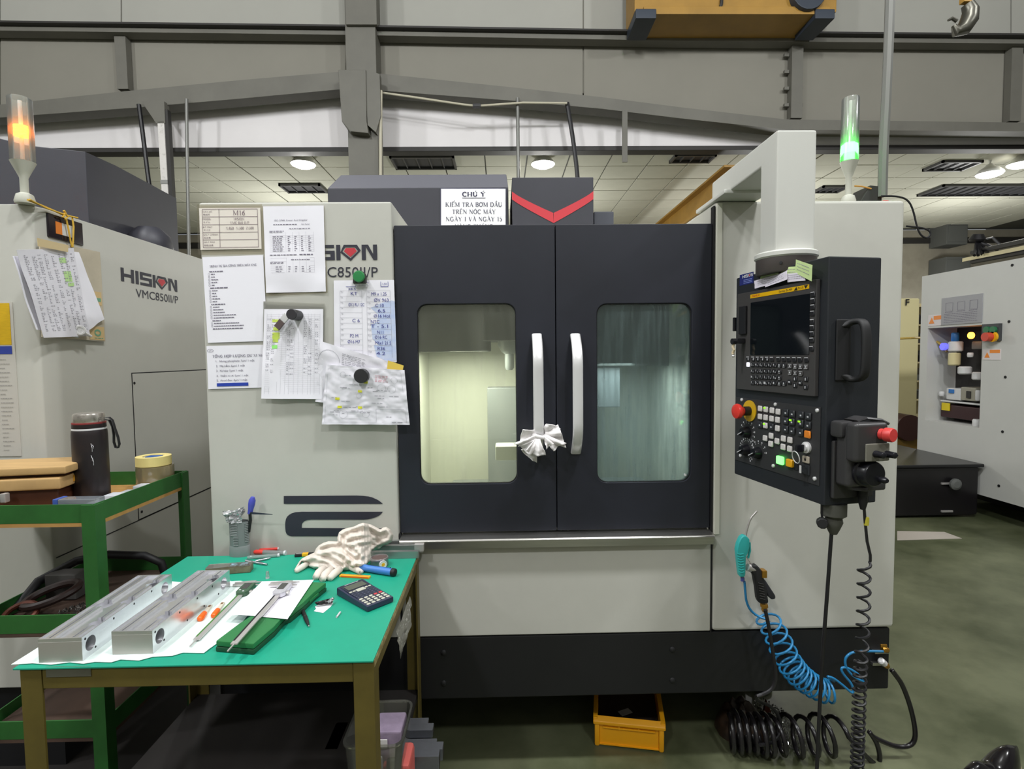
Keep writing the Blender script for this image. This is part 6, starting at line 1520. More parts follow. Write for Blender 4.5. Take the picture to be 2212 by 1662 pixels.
# gloves tied round the left door handle
def petal(mb, k0, k1, o0, o1, y0, y1, folds, amp, sd):
    K0, K1, O0, O1 = PY(*k0, y0), PY(*k1, y0), PY(*o0, y1), PY(*o1, y1)
    def fn(u, v):
        p = K0.lerp(K1, u).lerp(O0.lerp(O1, u), v); bulge = math.sin(math.pi * min(1, v * 1.1)) * .02
        return p + V((0, -(amp * v ** .5 * math.sin(folds * math.pi * u + sd) + bulge * .5 + .004 * nz(u, v, 5, sd)), .004 * v * math.sin(folds * 2 * u + sd)))
    mb.grid(fn, 18, 12, .003)
pt = MB()
yk, yo = FY - .045, FY - .06
petal(pt, (1158, 938), (1162, 950), (1110, 958), (1150, 984), yk - .02, yo - .02, 3, .012, .3)
petal(pt, (1155, 928), (1162, 948), (1130, 930), (1120, 962), yk - .01, yo - .01, 2, .014, 1.4)
petal(pt, (1156, 948), (1166, 948), (1136, 976), (1180, 988), yk - .025, yo - .03, 3, .012, 2.1)
petal(pt, (1150, 965), (1160, 968), (1126, 972), (1160, 1002), yk, yo, 2, .008, 3.3)
petal(pt, (1176, 930), (1178, 950), (1206, 916), (1222, 966), yk, yo, 3, .012, 4.1)
petal(pt, (1176, 938), (1178, 952), (1224, 958), (1196, 972), yk - .01, yo - .015, 3, .01, 5.2)
petal(pt, (1174, 925), (1178, 946), (1180, 915), (1212, 926), yk + .01, yo, 2, .01, 6.0)
petal(pt, (1174, 940), (1178, 956), (1196, 962), (1180, 968), yk - .015, yo - .025, 2, .01, .8)
x_ = F(1161, 940).x
pt.tube([V((x_ + .026 * math.cos(a), FY - .05 + .016 * math.sin(a), F(1161, 938).z + .004 * math.sin(2 * a))) for a in [i * math.pi / 6 for i in range(12)]], .007, 8, True)
gv = pt.build('tied_glove', mat('cotton_white', (232, 228, 228), .9, var=.04, vscale=30, bump=.2, bscale=350), None, smooth=True, ang=3.2)
tag(gv, 'white cotton gloves knotted round the bottom of the first door handle', 'glove')
# plastic bag hanging at the table side
pos = bilin(V((tx1 + .003, 1.40, TZ - .055)), V((tx1 + .006, 1.60, TZ - .05)), V((tx1 + .012, 1.57, TZ - .12)), V((tx1 + .006, 1.42, TZ - .14)), warp=cr(.006, 90))
t = thing('plastic_bag', 'crumpled clear plastic bag hanging at the table side rail', 'bag', V((tx1 + .01, 1.55, TZ - .23)))
MB().grid(pos, 14, 12, .0003).build('film', clear_mat('bag_film', (244, 244, 240), .4, (200, 196, 180), .0, rough=.3), t, smooth=True)
o = MB().box(-2.6, -.62, .9, 2.7, .0004, .0026).build('dark_floor_sheet', mat('dark_sheet', (24, 20, 18), .6, var=.2, vscale=6), None); tag(o, 'dark sheet added to darken the floor under the trolley and the table end', 'floor sheet')  # thin dark sheet added so the floor here stays near black
# ---- under the table: bars and the clear tub
m_bar = mat('bar_steel', (120, 122, 130), .3, .6, var=.1, vscale=10)
bars = [(800, 925, 1561, 1.62, 'top rear steel bar on the lower shelf'), (800, 936, 1573, 1.58, 'second steel bar from the top on the lower shelf'), (840, 930, 1602, 1.56, 'short steel bar between the upper and lower bars'), (850, 943, 1606, 1.52, 'third steel bar, longest end flush with the tub lid'), (850, 957, 1613, 1.50, 'steel bar sticking out farthest past the table leg'), (850, 949, 1628, 1.46, 'nearest low steel bar beside the red lid')]
for k, (x0, x1, yy, Y_, lb) in enumerate(bars):
    a, b = PY(x0, yy, Y_), PY(x1, yy, Y_); hh = .024 if k != 5 else .034
    t = thing('steel_bar', lb, 'metal bar', V(((a.x + b.x) / 2, Y_, max(SZ, a.z - hh))))
    zb_ = SZ if k in (3, 4, 5) else a.z - hh
    MB().box(a.x - .02, b.x, Y_ - .016, Y_ + .016, zb_, a.z).build('bar', m_bar, t, .0015)
    MB().box(b.x, b.x + .0008, Y_ - .012, Y_ + .012, zb_ + .004, a.z - .004).build('cut_end', m_dark, t)
for k in range(2):
    a = PY(800, 1598, 1.6)
    t = thing('wood_spacer', ('wooden spacer under the top steel bars, nearer the leg', 'wooden spacer under the top steel bars, farther in')[k], 'spacer', V((a.x - .1 + .12 * k, 1.6, SZ)))
    MB().box(a.x - .12 + .12 * k, a.x - .08 + .12 * k, 1.54, 1.66, SZ, a.z).build('block', m_ply, t, .002)
TY = 1.33
a, b = PY(750, 1596, TY), PY(873, 1582, TY); zt_ = PY(820, 1590, TY).z
t = thing('clear_tub', 'clear plastic tub of small parts on the lower shelf behind the table leg', 'tub', V(((a.x + b.x) / 2, TY + .05, SZ)))
x0, x1 = a.x, b.x; tub = MB()
def rr(x0, x1, y0, y1, r, z, k=4):
    P = []
    for cx, cy, a0 in ((x1 - r, y1 - r, 0), (x0 + r, y1 - r, 90), (x0 + r, y0 + r, 180), (x1 - r, y0 + r, 270)):
        for i in range(k + 1): q_ = math.radians(a0 + 90 * i / k); P.append((cx + r * math.cos(q_), cy + r * math.sin(q_), z))
    return P
def rings(mb, R):
    n = len(R[0]); vs = [p for r in R for p in r]
    mb.add(vs, [(i * n + j, i * n + (j + 1) % n, (i + 1) * n + (j + 1) % n, (i + 1) * n + j) for i in range(len(R) - 1) for j in range(n)] + [tuple(range(n)), tuple(range((len(R) - 1) * n, len(R) * n))])
zb_ = SZ + .001
rings(tub, [rr(x0 + .012, x1 - .012, TY - .03, TY + .12, .02, zb_), rr(x0, x1, TY - .042, TY + .13, .025, zt_), rr(x0 - .004, x1 + .004, TY - .046, TY + .134, .027, zt_), rr(x0 - .004, x1 + .004, TY - .046, TY + .134, .027, zt_ + .006), rr(x0 + .002, x1 - .002, TY - .04, TY + .128, .024, zt_ + .006), rr(x0 + .014, x1 - .014, TY - .028, TY + .118, .02, zb_ + .002)])
tub.build('tub', clear_mat('tub_plastic', (238, 238, 232), .2, (200, 200, 190), .1), t, smooth=True)
for (dx, dy, dz, sx, sy, sz, m, lb, nm) in ((.045, .03, 0, .075, .08, .18, mat('pouch_mauve', (150, 134, 156), .4, var=.15, vscale=30), 'mauve parts pouch in the clear tub', 'parts_pouch'), (.035, -.016, .14, .024, .004, .025, m_white, 'white label tag in the clear tub', 'label_tag'), (.02, -.03, 0, .035, .015, .13, m_leg, 'white packet low in the clear tub', 'white_packet'), (.062, -.03, 0, .03, .015, .125, m_rub, 'black small parts in the clear tub', 'small_part')):
    o = MB().box(x0 + dx - sx / 2 + .05, x0 + dx + sx / 2 + .05, TY + dy - sy / 2 + .03, TY + dy + sy / 2 + .03, SZ + .004 + dz, SZ + .004 + dz + sz).build(nm, m, None, .006); tag(o, lb, 'small part')
a = PY(880, 1640, 1.36); o = MB().box(a.x - .06, a.x + .01, 1.33, 1.42, SZ, PY(880, 1636, 1.36).z).build('red_lid', mat('lid_red', (196, 92, 86), .5), None, .01); tag(o, 'translucent red lid edge beside the clear tub', 'lid')
# ================================================================== TROLLEY
m_grn = mat('trolley_green', (38, 92, 38), .5, var=.12, vscale=8); m_bwn = mat('trolley_board', (72, 54, 44), .7, var=.2, vscale=6)
gx1 = -1.185; gx0 = -1.56; gy0, gy1 = 1.588, 2.065; GZ = 1.08
tr = thing('green_trolley', 'green angle iron trolley with plywood trays beside the left machine', 'trolley', ((gx0 + gx1) / 2, (gy0 + gy1) / 2, 0))
for (z1, nm) in ((GZ, 'top'), (.752, 'middle'), (.43, 'bottom')):
    MB().box(gx0 + .001, gx1 - .001, gy0 + .0055, gy0 + .01, z1 - .055, z1).build(nm + '_front_rail', m_grn, tr, .001)
    MB().box(gx0 + .001, gx1 - .001, gy1 - .01, gy1 - .0055, z1 - .055, z1).build(nm + '_back_rail', m_grn, tr, .001)
    MB().box(gx1 - .01, gx1 - .0055, gy0 + .001, gy1 - .001, z1 - .055, z1).build(nm + '_side_rail', m_grn, tr, .001)
    MB().box(gx0 + .0055, gx0 + .01, gy0 + .001, gy1 - .001, z1 - .055, z1).build(nm + '_side_rail', m_grn, tr, .001)
    MB().box(gx0 + .006, gx1 - .006, gy0 + .006, gy1 - .006, z1 - .066, z1 - .05).build(nm + '_tray', m_ply if z1 == GZ else m_bwn, tr)
for (x, sx) in ((gx0, 1), (gx1, -1)):
    for (y, sy) in ((gy0, 1), (gy1, -1)):
        W_ = .04; k_ = .005
        lg_ = MB().prism([(x, y, .06), (x + sx * W_, y, .06), (x + sx * W_, y + sy * k_, .06), (x + sx * k_, y + sy * k_, .06), (x + sx * k_, y + sy * W_, .06), (x, y + sy * W_, .06)], (0, 0, GZ - .062))
        l_ = lg_.build('leg', m_grn, tr)
        MB().cyl((x + sx * .02 - .012, y + sy * .02, .03), (1, 0, 0), .03, .024, 16).build('caster', m_rub, l_)
TT = GZ - .05
# tool chest with two boards on top
m_wood = mat('pale_board', (184, 150, 100), .6, var=.1, vscale=5, stretch=(1, 6, 1)); m_box = mat('chest_brown', (70, 38, 24), .5, var=.2, vscale=8)
c0 = PZ(60, 1060, TT + .03)
MX = frameM((-1.535, 1.66, TT), (1, .16, 0), (0, 0, 1))
t = thing('wood_chest', 'dark brown wooden chest with a latch on the green trolley', 'chest', MX @ V((0, .1, 0)))
MB(MX).box(-.12, .17, 0, .24, .001, .075).build('body', m_box, t, .004)
q = PY(10, 1076, 1.64)
MB().box(q.x - .008, q.x + .008, 1.632, 1.65, q.z - .014, q.z + .014).build('latch', m_cst, t, .003)
t = thing('wood_tray', 'pale wooden tray with a worn yellow corner on the brown chest', 'tray', MX @ V((0, .1, .076)))
MB(MX).box(-.14, .185, -.014, .165, .076, .112).build('tray', m_wood, t, .006)
MB(MX).box(.1855, .1865, .05, .15, .086, .106).build('worn_patch', mat('patch_ochre', (196, 140, 40), .6), t)
t = thing('wood_board', 'pale wooden board topmost on the chest by the black flask', 'board', MX @ V((0, .1, .125)))
MB(MX).box(-.15, .2, -.01, .17, .122, .146).build('board', m_wood, t, .005)
MB(MX).box(-.1, .18, .02, .16, .112, .122).build('batten', m_box, t)
# flask
q = PZ(200, 1060, TT); q = V((-1.345, 1.79, TT + .001))
qd = PY(200, 1062, 1.79); q = V((qd.x, 1.79, TT + .001))
s_ = PY(200, 900, 1.79).z
k_ = (s_ - q.z) / .27
t = thing('black_flask', 'tall black vacuum flask with chrome lid and strap on the green trolley', 'flask', q)
m_fl = mat('flask_black', (28, 26, 30), .42, c2=(44, 34, 34), vscale=9)
Rf = .0485
MB().lathe([(Rf * .97, 0), (Rf, .004), (Rf, .215 * k_), (Rf * .985, .226 * k_), (Rf * .95, .232 * k_)], q, (0, 0, 1), 40).build('body', m_fl, t, smooth=True)
MB().lathe([(Rf * .955, .229 * k_), (Rf * .96, .233 * k_), (Rf * .95, .236 * k_)], q, (0, 0, 1), 40).build('rim', m_alu, t, smooth=True)
MB().lathe([(Rf * .93, .234 * k_), (Rf * .95, .237 * k_), (Rf * .94, .250 * k_)], q, (0, 0, 1), 40).build('neck', m_fl, t, smooth=True)
MB().lathe([(Rf * .945, .249 * k_), (Rf * .945, .253 * k_)], q, (0, 0, 1), 40).build('red_ring', mat('ring_red', (130, 44, 44), .5), t, smooth=True)
MB().lathe([(Rf * .86, .252 * k_), (Rf * .88, .254 * k_), (Rf * .88, .275 * k_), (Rf * .84, .28 * k_), (Rf * .7, .282 * k_), (.001, .282 * k_)], q, (0, 0, 1), 40).build('lid', mat('chrome', (206, 200, 192), .26, .8, c2=(96, 78, 70), vscale=50, vlo=.5, vhi=.8), t, smooth=True)  # brown blotches mixed into the lid colour stand in for reflections
sp = [PY(a_, b_, 1.79) for a_, b_ in ((226, 903), (236, 902), (243, 908), (248, 925), (255, 945), (258, 960), (255, 968), (250, 967), (246, 955), (246, 940), (243, 922), (236, 908), (226, 907))]
MB().sweep(sp, (0, 1, 0), .012, .0025, 8).build('strap', m_rub, t, smooth=True)
vs, fs, _ = text2d('hung', .01); 
pr = MB(); 
for (x_, z0_, z1_) in ((225, 955, 972), (229, 958, 966), (224, 980, 992), (227, 985, 1001)):
    a_ = -.95 + (x_ - 222) * .02; p0 = q + V((Rf * 1.006 * math.cos(a_), Rf * 1.006 * math.sin(a_), PY(200, z0_, 1.79).z - q.z)); p1 = q + V((Rf * 1.006 * math.cos(a_ + .05), Rf * 1.006 * math.sin(a_ + .05), PY(200, z1_, 1.79).z - q.z))
    pr.tube([p0, p0.lerp(p1, .5) + V((.004, -.003, 0)), p1], .0009, 4)
pr.build('scratched_writing', m_leg, t)
# tape rolls
q = PY(336, 1031, 1.99); zt_ = TT
m_tape = mat('tape_yellow', (232, 214, 140), .5); m_tape2 = clear_mat('tape_clear', (236, 224, 190), .5, (214, 200, 160), .2)
t = thing('tape_roll', 'brown clear tape roll under the yellow tape roll at the trolley corner', 'tape', V((q.x, 1.99, TT)))
def ring(o, r0, r1, h, nm, m, par): return MB().lathe([(r0, 0), (r1, 0), (r1, h), (r0, h), (r0, 0)], o, (0, 0, 1), 36).build(nm, m, par, smooth=True)
zz1 = PY(336, 1004, 1.99).z; zz2 = PY(336, 992, 1.99).z
ring(V((q.x, 1.99, TT + .001)), .04, .06, zz1 - TT - .003, 'roll', m_tape2, t)
t = thing('tape_roll', 'yellow masking tape roll with a blue core label at the trolley corner', 'tape', V((q.x - .005, 1.99, zz1)))
ring(V((q.x - .004, 1.99, zz1)), .034, .056, zz2 - zz1 + .012, 'roll', m_tape, t)
MB().lathe([(.033, 0), (.033, zz2 - zz1 + .008), (.001, zz2 - zz1 + .008)], V((q.x - .004, 1.99, zz1)), (0, 0, 1), 30).build('core_disc', m_leg, t)
MB().box(q.x - .024, q.x + .02, 1.972, 2.008, zz2 + .0085, zz2 + .0115).build('core_label', mat('label_blue', (40, 88, 160), .4), t, .001)
a = PY(312, 1030, 1.93); o = MB().prism([V((a.x - .03, 1.94, TT)), V((a.x + .05, 1.93, TT)), V((a.x + .02, 1.97, TT + .06)), V((a.x - .03, 1.97, TT + .065))], (0, .003, 0)).build('paper_slip', m_paper, None); tag(o, 'white paper slip leaning at the tape rolls', 'paper')
t = thing('blue_box', 'clear plastic box with a blue end lying on the trolley front', 'box', PZ(170, 1076, TT))
a = V((-1.305, 1.63, TT)); MB().box(a.x, a.x + .11, 1.606, 1.646, TT + .001, TT + .062).build('clear_case', clear_mat('case_clear', (228, 232, 236), .5, (200, 206, 216), .3), t, .003)
MB().box(a.x - .015, a.x, 1.605, 1.647, TT + .001, TT + .063).build('blue_end', mat('blue_end', (60, 86, 160), .4), t, .003)
for k in range(4):
    y_ = 1.69 + .062 * k; o = MB().box(gx1 - .10 + .005 * k, gx1 - .01, y_, y_ + .045, TT + .001, TT + .03 + .006 * (k % 2)).build('plastic_case', mat('case_white', (206, 208, 216), .35), None, .004)
    tag(o, ('white plastic case nearest the clear blue ended box', 'second white plastic case along the trolley side rail', 'third white plastic case along the trolley side rail', 'white plastic case nearest the tape rolls')[k], 'case', 'white cases along the trolley rail')
# middle tray: dark hose, copper ring, chips
m_cop = mat('copper_dark', (92, 46, 32), .45, .4)
for k, (x, y, r, z, m, lb) in enumerate(((-1.48, 1.66, .045, .02, m_cop, 'copper coloured ring at the front of the trolley middle tray'), (-1.44, 1.73, .075, .05, mat('ring_brown', (38, 22, 19), .5), 'dark brown ring behind the copper ring on the middle tray'))):
    o = MB().tube([V((x + r * math.cos(a_), y + r * .8 * math.sin(a_), .705 + z + .02 * math.sin(a_ + k))) for a_ in [i * math.pi / 12 for i in range(24)]], .008 + .004 * k, 8, True).build('metal_ring', m, None, smooth=True); tag(o, lb, 'ring')
o = MB().tube([V(p) for p in ((-1.54, 1.72, .72), (-1.54, 1.80, .77), (-1.49, 1.90, .80), (-1.40, 1.93, .81), (-1.28, 1.94, .80), (-1.23, 1.95, .77), (-1.22, 1.96, .71))], .014, 10).build('black_hose', m_base, None, smooth=True); tag(o, 'thick black hose arching over the trolley middle tray', 'hose')
o = MB().box(-1.52, -1.42, 1.80, 1.86, .705, .79).build('grey_block', mat('block_grey', (74, 72, 70), .6), None, .004); tag(o, 'grey block under the black hose on the middle tray', 'block')
def chips(nm, c, rx, ry, n, m, lb, h=.02, sz=.012):
    mb = MB()
    for i in range(n):
        a_ = random.uniform(0, 6.28); r = random.random() ** .6
        p = V((c[0] + rx * r * math.cos(a_), c[1] + ry * r * math.sin(a_), c[2] + random.random() * h * (1 - r * .8) + .001))
        d = V((random.uniform(-1, 1), random.uniform(-1, 1), random.uniform(-.2, .8))).normalized() * sz * random.uniform(.4, 1); e = d.orthogonal().normalized() * sz * .3
        mb.add([p, p + d, p + d * .8 + e + V((0, 0, sz * .4)), p + e * 1.2], [(0, 1, 2), (0, 2, 3)])
    o = mb.build(nm, m, None); o['kind'] = 'stuff'; o['label'] = lb; return o
m_sw = mat('swarf_silver', (206, 206, 206), .2, .9); m_swd = mat('swarf_dark', (70, 66, 62), .4, .5)
chips('metal_swarf', (-1.30, 1.70, .703), .1, .06, 320, m_swd, 'dark metal swarf heap on the trolley middle tray', .03)
c0 = PZ(660, 1540, 0); chips('metal_swarf', (c0.x, c0.y, 0), .09, .05, 420, m_sw, 'bright swarf under the machine behind the table', .06, .016)
c0 = PZ(1695, 1585, 0); chips('metal_swarf', (c0.x, c0.y + .05, 0), .07, .16, 700, mat('swarf_wet', (150, 150, 146), .12, .7), 'wet glittering swarf on the floor behind the black hose coil', .02, .01)
o = MB().box(-1.54, -1.22, 1.62, 2.0, .381, .40).build('cardboard_sheet', m_bwn, None); tag(o, 'brown board lying on the trolley bottom tray', 'board')
# ================================================================== HOSES AND GUNS
m_hose = mat('air_hose_blue', (36, 118, 168), .3); m_tealp = mat('blowgun_teal', (56, 182, 180), .4); m_brass = mat('brass', (186, 138, 60), .3, .85)
YG1 = FY - .06
bg = thing('blow_gun', 'teal air blow gun with a bent steel nozzle and a blue coiled hose', 'blow gun', PY(1606, 1250, YG1))
MB().tube([PY(a_, b_, YG1) for a_, b_ in ((1609, 1165), (1613, 1146), (1619, 1126), (1624, 1117), (1635, 1105))], .0036, 10).build('nozzle', m_cst, bg, smooth=True)
pf = [(1612, 1158), (1620, 1166), (1620, 1180), (1617, 1195), (1612, 1205), (1611, 1240), (1609, 1248), (1599, 1248), (1597, 1238), (1593, 1200), (1592, 1190), (1595, 1176), (1601, 1163), (1607, 1158)]
MB().prism([PY(a_, b_, YG1 - .012) for a_, b_ in pf], (0, .024, 0)).build('body', m_tealp, bg, .006, True, seg=3)
for k in range(8): 
    y_ = 1197 + 5.6 * k; MB().tube([PY(1592 + k * .6, y_, YG1 - .011), PY(1599 + k * .4, y_ + 1.5, YG1 - .0135), PY(1606 + k * .2, y_, YG1 - .012)], .0016, 6).build('grip_rib', m_tealp, bg, smooth=True)
MB().tube([PY(1619, 1172, YG1 + .003), PY(1620, 1190, YG1 + .004), PY(1616, 1206, YG1 + .003)], .004, 8).build('trigger', m_tealp, bg, smooth=True)
MB().cyl(PY(1604, 1248, YG1), (0, 0, -1), .0065, .012, 12).build('hose_nut', mat('nut_violet', (76, 80, 150), .4), bg)
YHs = FY - .05
st_ = [PY(a_, b_, YG1) for a_, b_ in ((1608, 1256), (1610, 1280), (1612, 1300), (1620, 1318), (1636, 1332))]
cp_ = [PY(a_, b_, YHs) for a_, b_ in ((1650, 1325), (1668, 1356), (1683, 1386), (1694, 1412), (1707, 1436), (1726, 1460), (1752, 1480), (1778, 1493), (1800, 1494))]
def tfb(s): return 5 * min(s, .5) / .5 + (9 * (s - .5) / .5 if s > .5 else 0)
cc = coil_on(cp_, lambda s: .036 + .006 * math.sin(math.pi * s), tfb, 16)
en = [PY(a_, b_, YHs - .02) for a_, b_ in ((1788, 1462), (1800, 1465), (1822, 1482), (1844, 1502), (1842, 1480), (1822, 1458), (1816, 1445), (1824, 1441), (1845, 1450), (1868, 1470), (1872, 1475), (1848, 1466), (1828, 1446), (1824, 1424), (1838, 1410), (1862, 1407), (1908, 1408))]
def smooth_(P, n=2):
    for _ in range(n):
        Q = [P[0]]
        for a_, b_ in zip(P, P[1:]): Q += [a_.lerp(b_, .25), a_.lerp(b_, .75)]
        P = Q + [P[-1]]
    return P
MB().tube(smooth(st_ + cc[4:6], 1)[:-2] + cc[6:] + smooth(en, 2), .0042, 8).build('coiled_hose', m_hose, bg, smooth=True, ang=2)
q = PY(1912, 1404, FY - .02)
MB().lathe([(.008, -.012), (.01, -.008), (.01, .008), (.007, .012)], q, (1, 0, -.2), 12).build('brass_valve', m_brass, bg, smooth=True)
MB().box(q.x - .018, q.x + .006, q.y - .004, q.y + .004, q.z + .008, q.z + .02).build('valve_lever', m_brass, bg, .003)
MB().box(q.x - .03, q.x + .02, FY - .012, FY + .006, q.z - .02, q.z - .012).build('valve_bracket', m_ss, bg, .001)
sg = thing('spray_gun', 'black spray gun hooked under the teal blow gun with a black hose', 'spray gun', PY(1650, 1310, YG1))
pb = [(1624, 1222), (1636, 1222), (1645, 1232), (1650, 1246), (1656, 1270), (1661, 1300), (1660, 1306), (1641, 1305), (1637, 1296), (1634, 1270), (1629, 1245), (1620, 1232)]
MB().prism([PY(a_, b_, YG1 - .013) for a_, b_ in pb], (0, .026, 0)).build('body', m_rub, sg, .006, True, seg=3)
MB().prism([PY(a_, b_, YG1 - .009) for a_, b_ in ((1648, 1248), (1655, 1256), (1676, 1288), (1676, 1295), (1668, 1297), (1660, 1290), (1652, 1272))], (0, .018, 0)).build('lever', mat('lever_black', (40, 40, 46), .4), sg, .005, True, seg=3)
for k in range(7): y_ = 1260 + 5.5 * k; MB().tube([PY(1638 + .6 * k, y_, YG1 - .0145), PY(1649 + .6 * k, y_ + 3, YG1 - .0145)], .0014, 6).build('grip_rib', m_dark, sg, smooth=True)
MB().cyl(PY(1630, 1230, YG1), (-.9, -.1, .3), .013, .028, 16).build('spray_head', m_cst, sg, .002)
MB().tube([PY(a_, b_, YG1) for a_, b_ in ((1612, 1203), (1622, 1218), (1632, 1222), (1642, 1228))], .0016, 6).build('hook_wire', m_cst, sg, smooth=True)
MB().box(PY(1642, 1235, YG1).x, PY(1653, 1235, YG1).x, YG1 - .016, YG1 + .012, PY(1645, 1246, YG1).z, PY(1645, 1230, YG1).z).build('brass_lug', m_brass, sg, .003)
MB().lathe([(.012, 0), (.013, .004), (.013, .012), (.009, .013), (.01, .02), (.011, .022), (.008, .03)], PY(1650, 1304, YG1), (.12, 0, -1), 10).build('brass_nut', m_brass, sg)
hp = smooth([PY(a_, b_, YG1 - .055) for a_, b_ in ((1653, 1318), (1660, 1350), (1668, 1400), (1674, 1440), (1676, 1470), (1668, 1490), (1650, 1500), (1630, 1506))] + [PY(1640, 1515, FY + .05), PY(1672, 1530, FY + .06), PY(1688, 1560, FY + .06), PY(1684, 1590, FY + .05), PY(1664, 1608, FY + .02), PY(1642, 1610, FY + .0)], 2)
MB().tube(hp, .0062, 8).build('hose', m_blk, sg, smooth=True)
# black hose coil on the floor
cpf = [V((x, y, .078)) for x, y in ((.84, 1.97), (.93, 1.95), (1.0, 1.94), (1.1, 1.935), (1.24, 1.93))]
def tff(s): return 6 * min(s, .4) / .4 + (4.2 * (s - .4) / .6 if s > .4 else 0)
co = coil_on(cpf, lambda s: .066 + .004 * math.sin(25 * s), tff, 18)
tl = smooth([co[-1]] + [PY(a_, b_, 1.9) for a_, b_ in ((1895, 1660), (1902, 1640), (1896, 1610), (1884, 1590), (1875, 1578), (1885, 1592), (1905, 1602), (1935, 1614), (1960, 1614), (1975, 1604), (1978, 1580), (1968, 1530), (1950, 1480), (1934, 1458), (1926, 1448))], 2)
fh = thing('floor_hose', 'shiny black hose coiled on the floor and rising to the silver coupling', 'hose', V((1.05, 1.94, 0)))
MB().tube(co + tl[1:], .0085, 8).build('hose', mat('hose_black_gloss', (28, 26, 28), .25), fh, smooth=True, ang=2)
a, b = PY(1902, 1427, FY - .02), PY(1934, 1456, 1.89); d_ = (b - a).normalized()
MB().lathe([(.007, 0), (.0115, .004), (.0115, .028), (.009, .03)], a, d_, 14).build('coupling', m_alu, fh, smooth=True)
MB().lathe([(.0095, .03), (.011, .034), (.0105, .048), (.008, .055)], a, d_, 12).build('brass_ferrule', m_brass, fh, smooth=True)
MB().box(a.x - .02, a.x + .012, FY - .01, FY + .006, a.z - .026, a.z - .016).build('coupling_bracket', m_ss, fh, .001)
# oily heap beside the coil
hp_ = MB(); heap(hp_, PZ(1618, 1608, 0) + V((0, .08, 0)), .1, .1, .11, 3.3, .2, 30, 14)
o = hp_.build('oily_cloth', mat('oily_dark', (38, 30, 26), .5, c2=(66, 48, 34), vscale=18), None, smooth=True, ang=3.2); tag(o, 'dark oily cloth heap under the machine corner beside the hose coil', 'cloth')
a = PZ(1663, 1572, 0); o = MB().prism([a + V((-.02, .02, .03)), a + V((.02, .01, .03)), a + V((-.005, .02, .1))], (0, .01, 0)).build('metal_shard', m_cop, None); tag(o, 'brown angular metal shard beside the oily cloth heap', 'shard')
# yellow bin
A_, B_ = PZ(1286, 1611, 0), PZ(1433, 1627, 0); x = (B_ - A_); BW = x.length; x.normalize(); y = V((-x.y, x.x, 0))
MBn = Matrix((x, y, V((0, 0, 1)))).transposed().to_4x4(); MBn.translation = A_
m_bin = mat('bin_yellow', (240, 168, 20), .4); BL = .34; BH = .105
t = thing('yellow_bin', 'yellow plastic parts bin pushed under the machine skirt', 'bin', MBn @ V((BW / 2, BL / 2, 0)))
wl_ = MB(MBn); wl_.box(.006, BW - .006, 0, BL, .006, .01); wl_.box(.01, BW - .01, .006, .01, .006, BH - .012); wl_.box(.01, BW - .01, BL - .01, BL - .006, .006, BH + .02); wl_.box(.004, .009, .004, BL, .006, BH + .0); wl_.box(BW - .009, BW - .004, .004, BL, .006, BH + .0)
wl_.build('shell', m_bin, t)
MB(MBn).prism([(-.008, -.008, BH - .016), (BW + .008, -.008, BH - .016), (BW + .008, .012, BH - .002), (-.008, .012, BH - .002)], (0, 0, .012)).build('front_lip', m_bin, t, .003)
for x_ in (-.008, BW - .01): MB(MBn).box(x_, x_ + .018, .0, BL, BH - .004, BH + .008).build('side_lip', m_bin, t, .003)
for x_ in (-.003, BW - .017): MB(MBn).box(x_, x_ + .02, -.004, .016, 0, BH - .014).build('corner_post', m_bin, t, .007, True)
MB(MBn).box(.03, BW - .03, -.002, .006, BH - .032, BH - .027).build('label_ledge', m_bin, t, .001)
for u in (.09, BW - .09): MB(MBn).box(u - .002, u + .002, -.001, .008, BH - .036, BH - .016).build('label_rib', m_bin, t)
MB(MBn).box(.012, BW - .012, .012, BL - .012, .011, .05).build('dark_filling', mat('bin_dark', (40, 32, 28), .7), t)
o = MB(MBn @ Matrix.Rotation(.6, 4, 'Z')).box(.14, .19, .02, .05, .062, .064).build('white_tag', mat('tag_grey', (170, 170, 168), .6), None); tag(o, 'pale label tag lying in the yellow bin', 'tag')
# shiny black shoe at the frame corner
m_shoe = mat('shoe_black', (24, 22, 24), .16); m_sole = mat('shoe_welt', (150, 138, 116), .6)
q = PZ(2140, 1724, 0)
t = thing('black_shoe', 'glossy black work shoe at the lower frame corner on the green floor', 'shoe', V((q.x, q.y, 0)))
def shoe(u, v):
    th = 2 * math.pi * u; s = v
    L0 = .30; x = L0 * s; w_ = .045 * (math.sin(math.pi * min(1, .12 + s * .86)) ** .5) * (1 - .15 * math.sin(2 * math.pi * s)); h = .062 + .02 * math.exp(-((s - .22) / .14) ** 2) + .025 * math.exp(-((s - .8) / .2) ** 2) - .012 * math.exp(-((s - .5) / .12) ** 2)
    h *= min(1, (s / .08) ** .5) if s < .08 else 1
    return V((q.x - .09 + x * .93 - w_ * math.cos(th) * .36, q.y + x * .36 + w_ * math.cos(th) * .93, .025 + max(0, math.sin(th)) * h + min(0, math.sin(th)) * .01))
MB().grid(shoe, 24, 30).build('upper', m_shoe, t, smooth=True, ang=3.2)
MB().grid(lambda u, v: (lambda p: V((q.x - .09 + (p.x - q.x + .09) * 1.03 - .004, p.y, .0 if math.sin(2 * math.pi * u) < 0 else .028)))(shoe(u, v)), 24, 30).build('sole', m_sole, t, smooth=True)
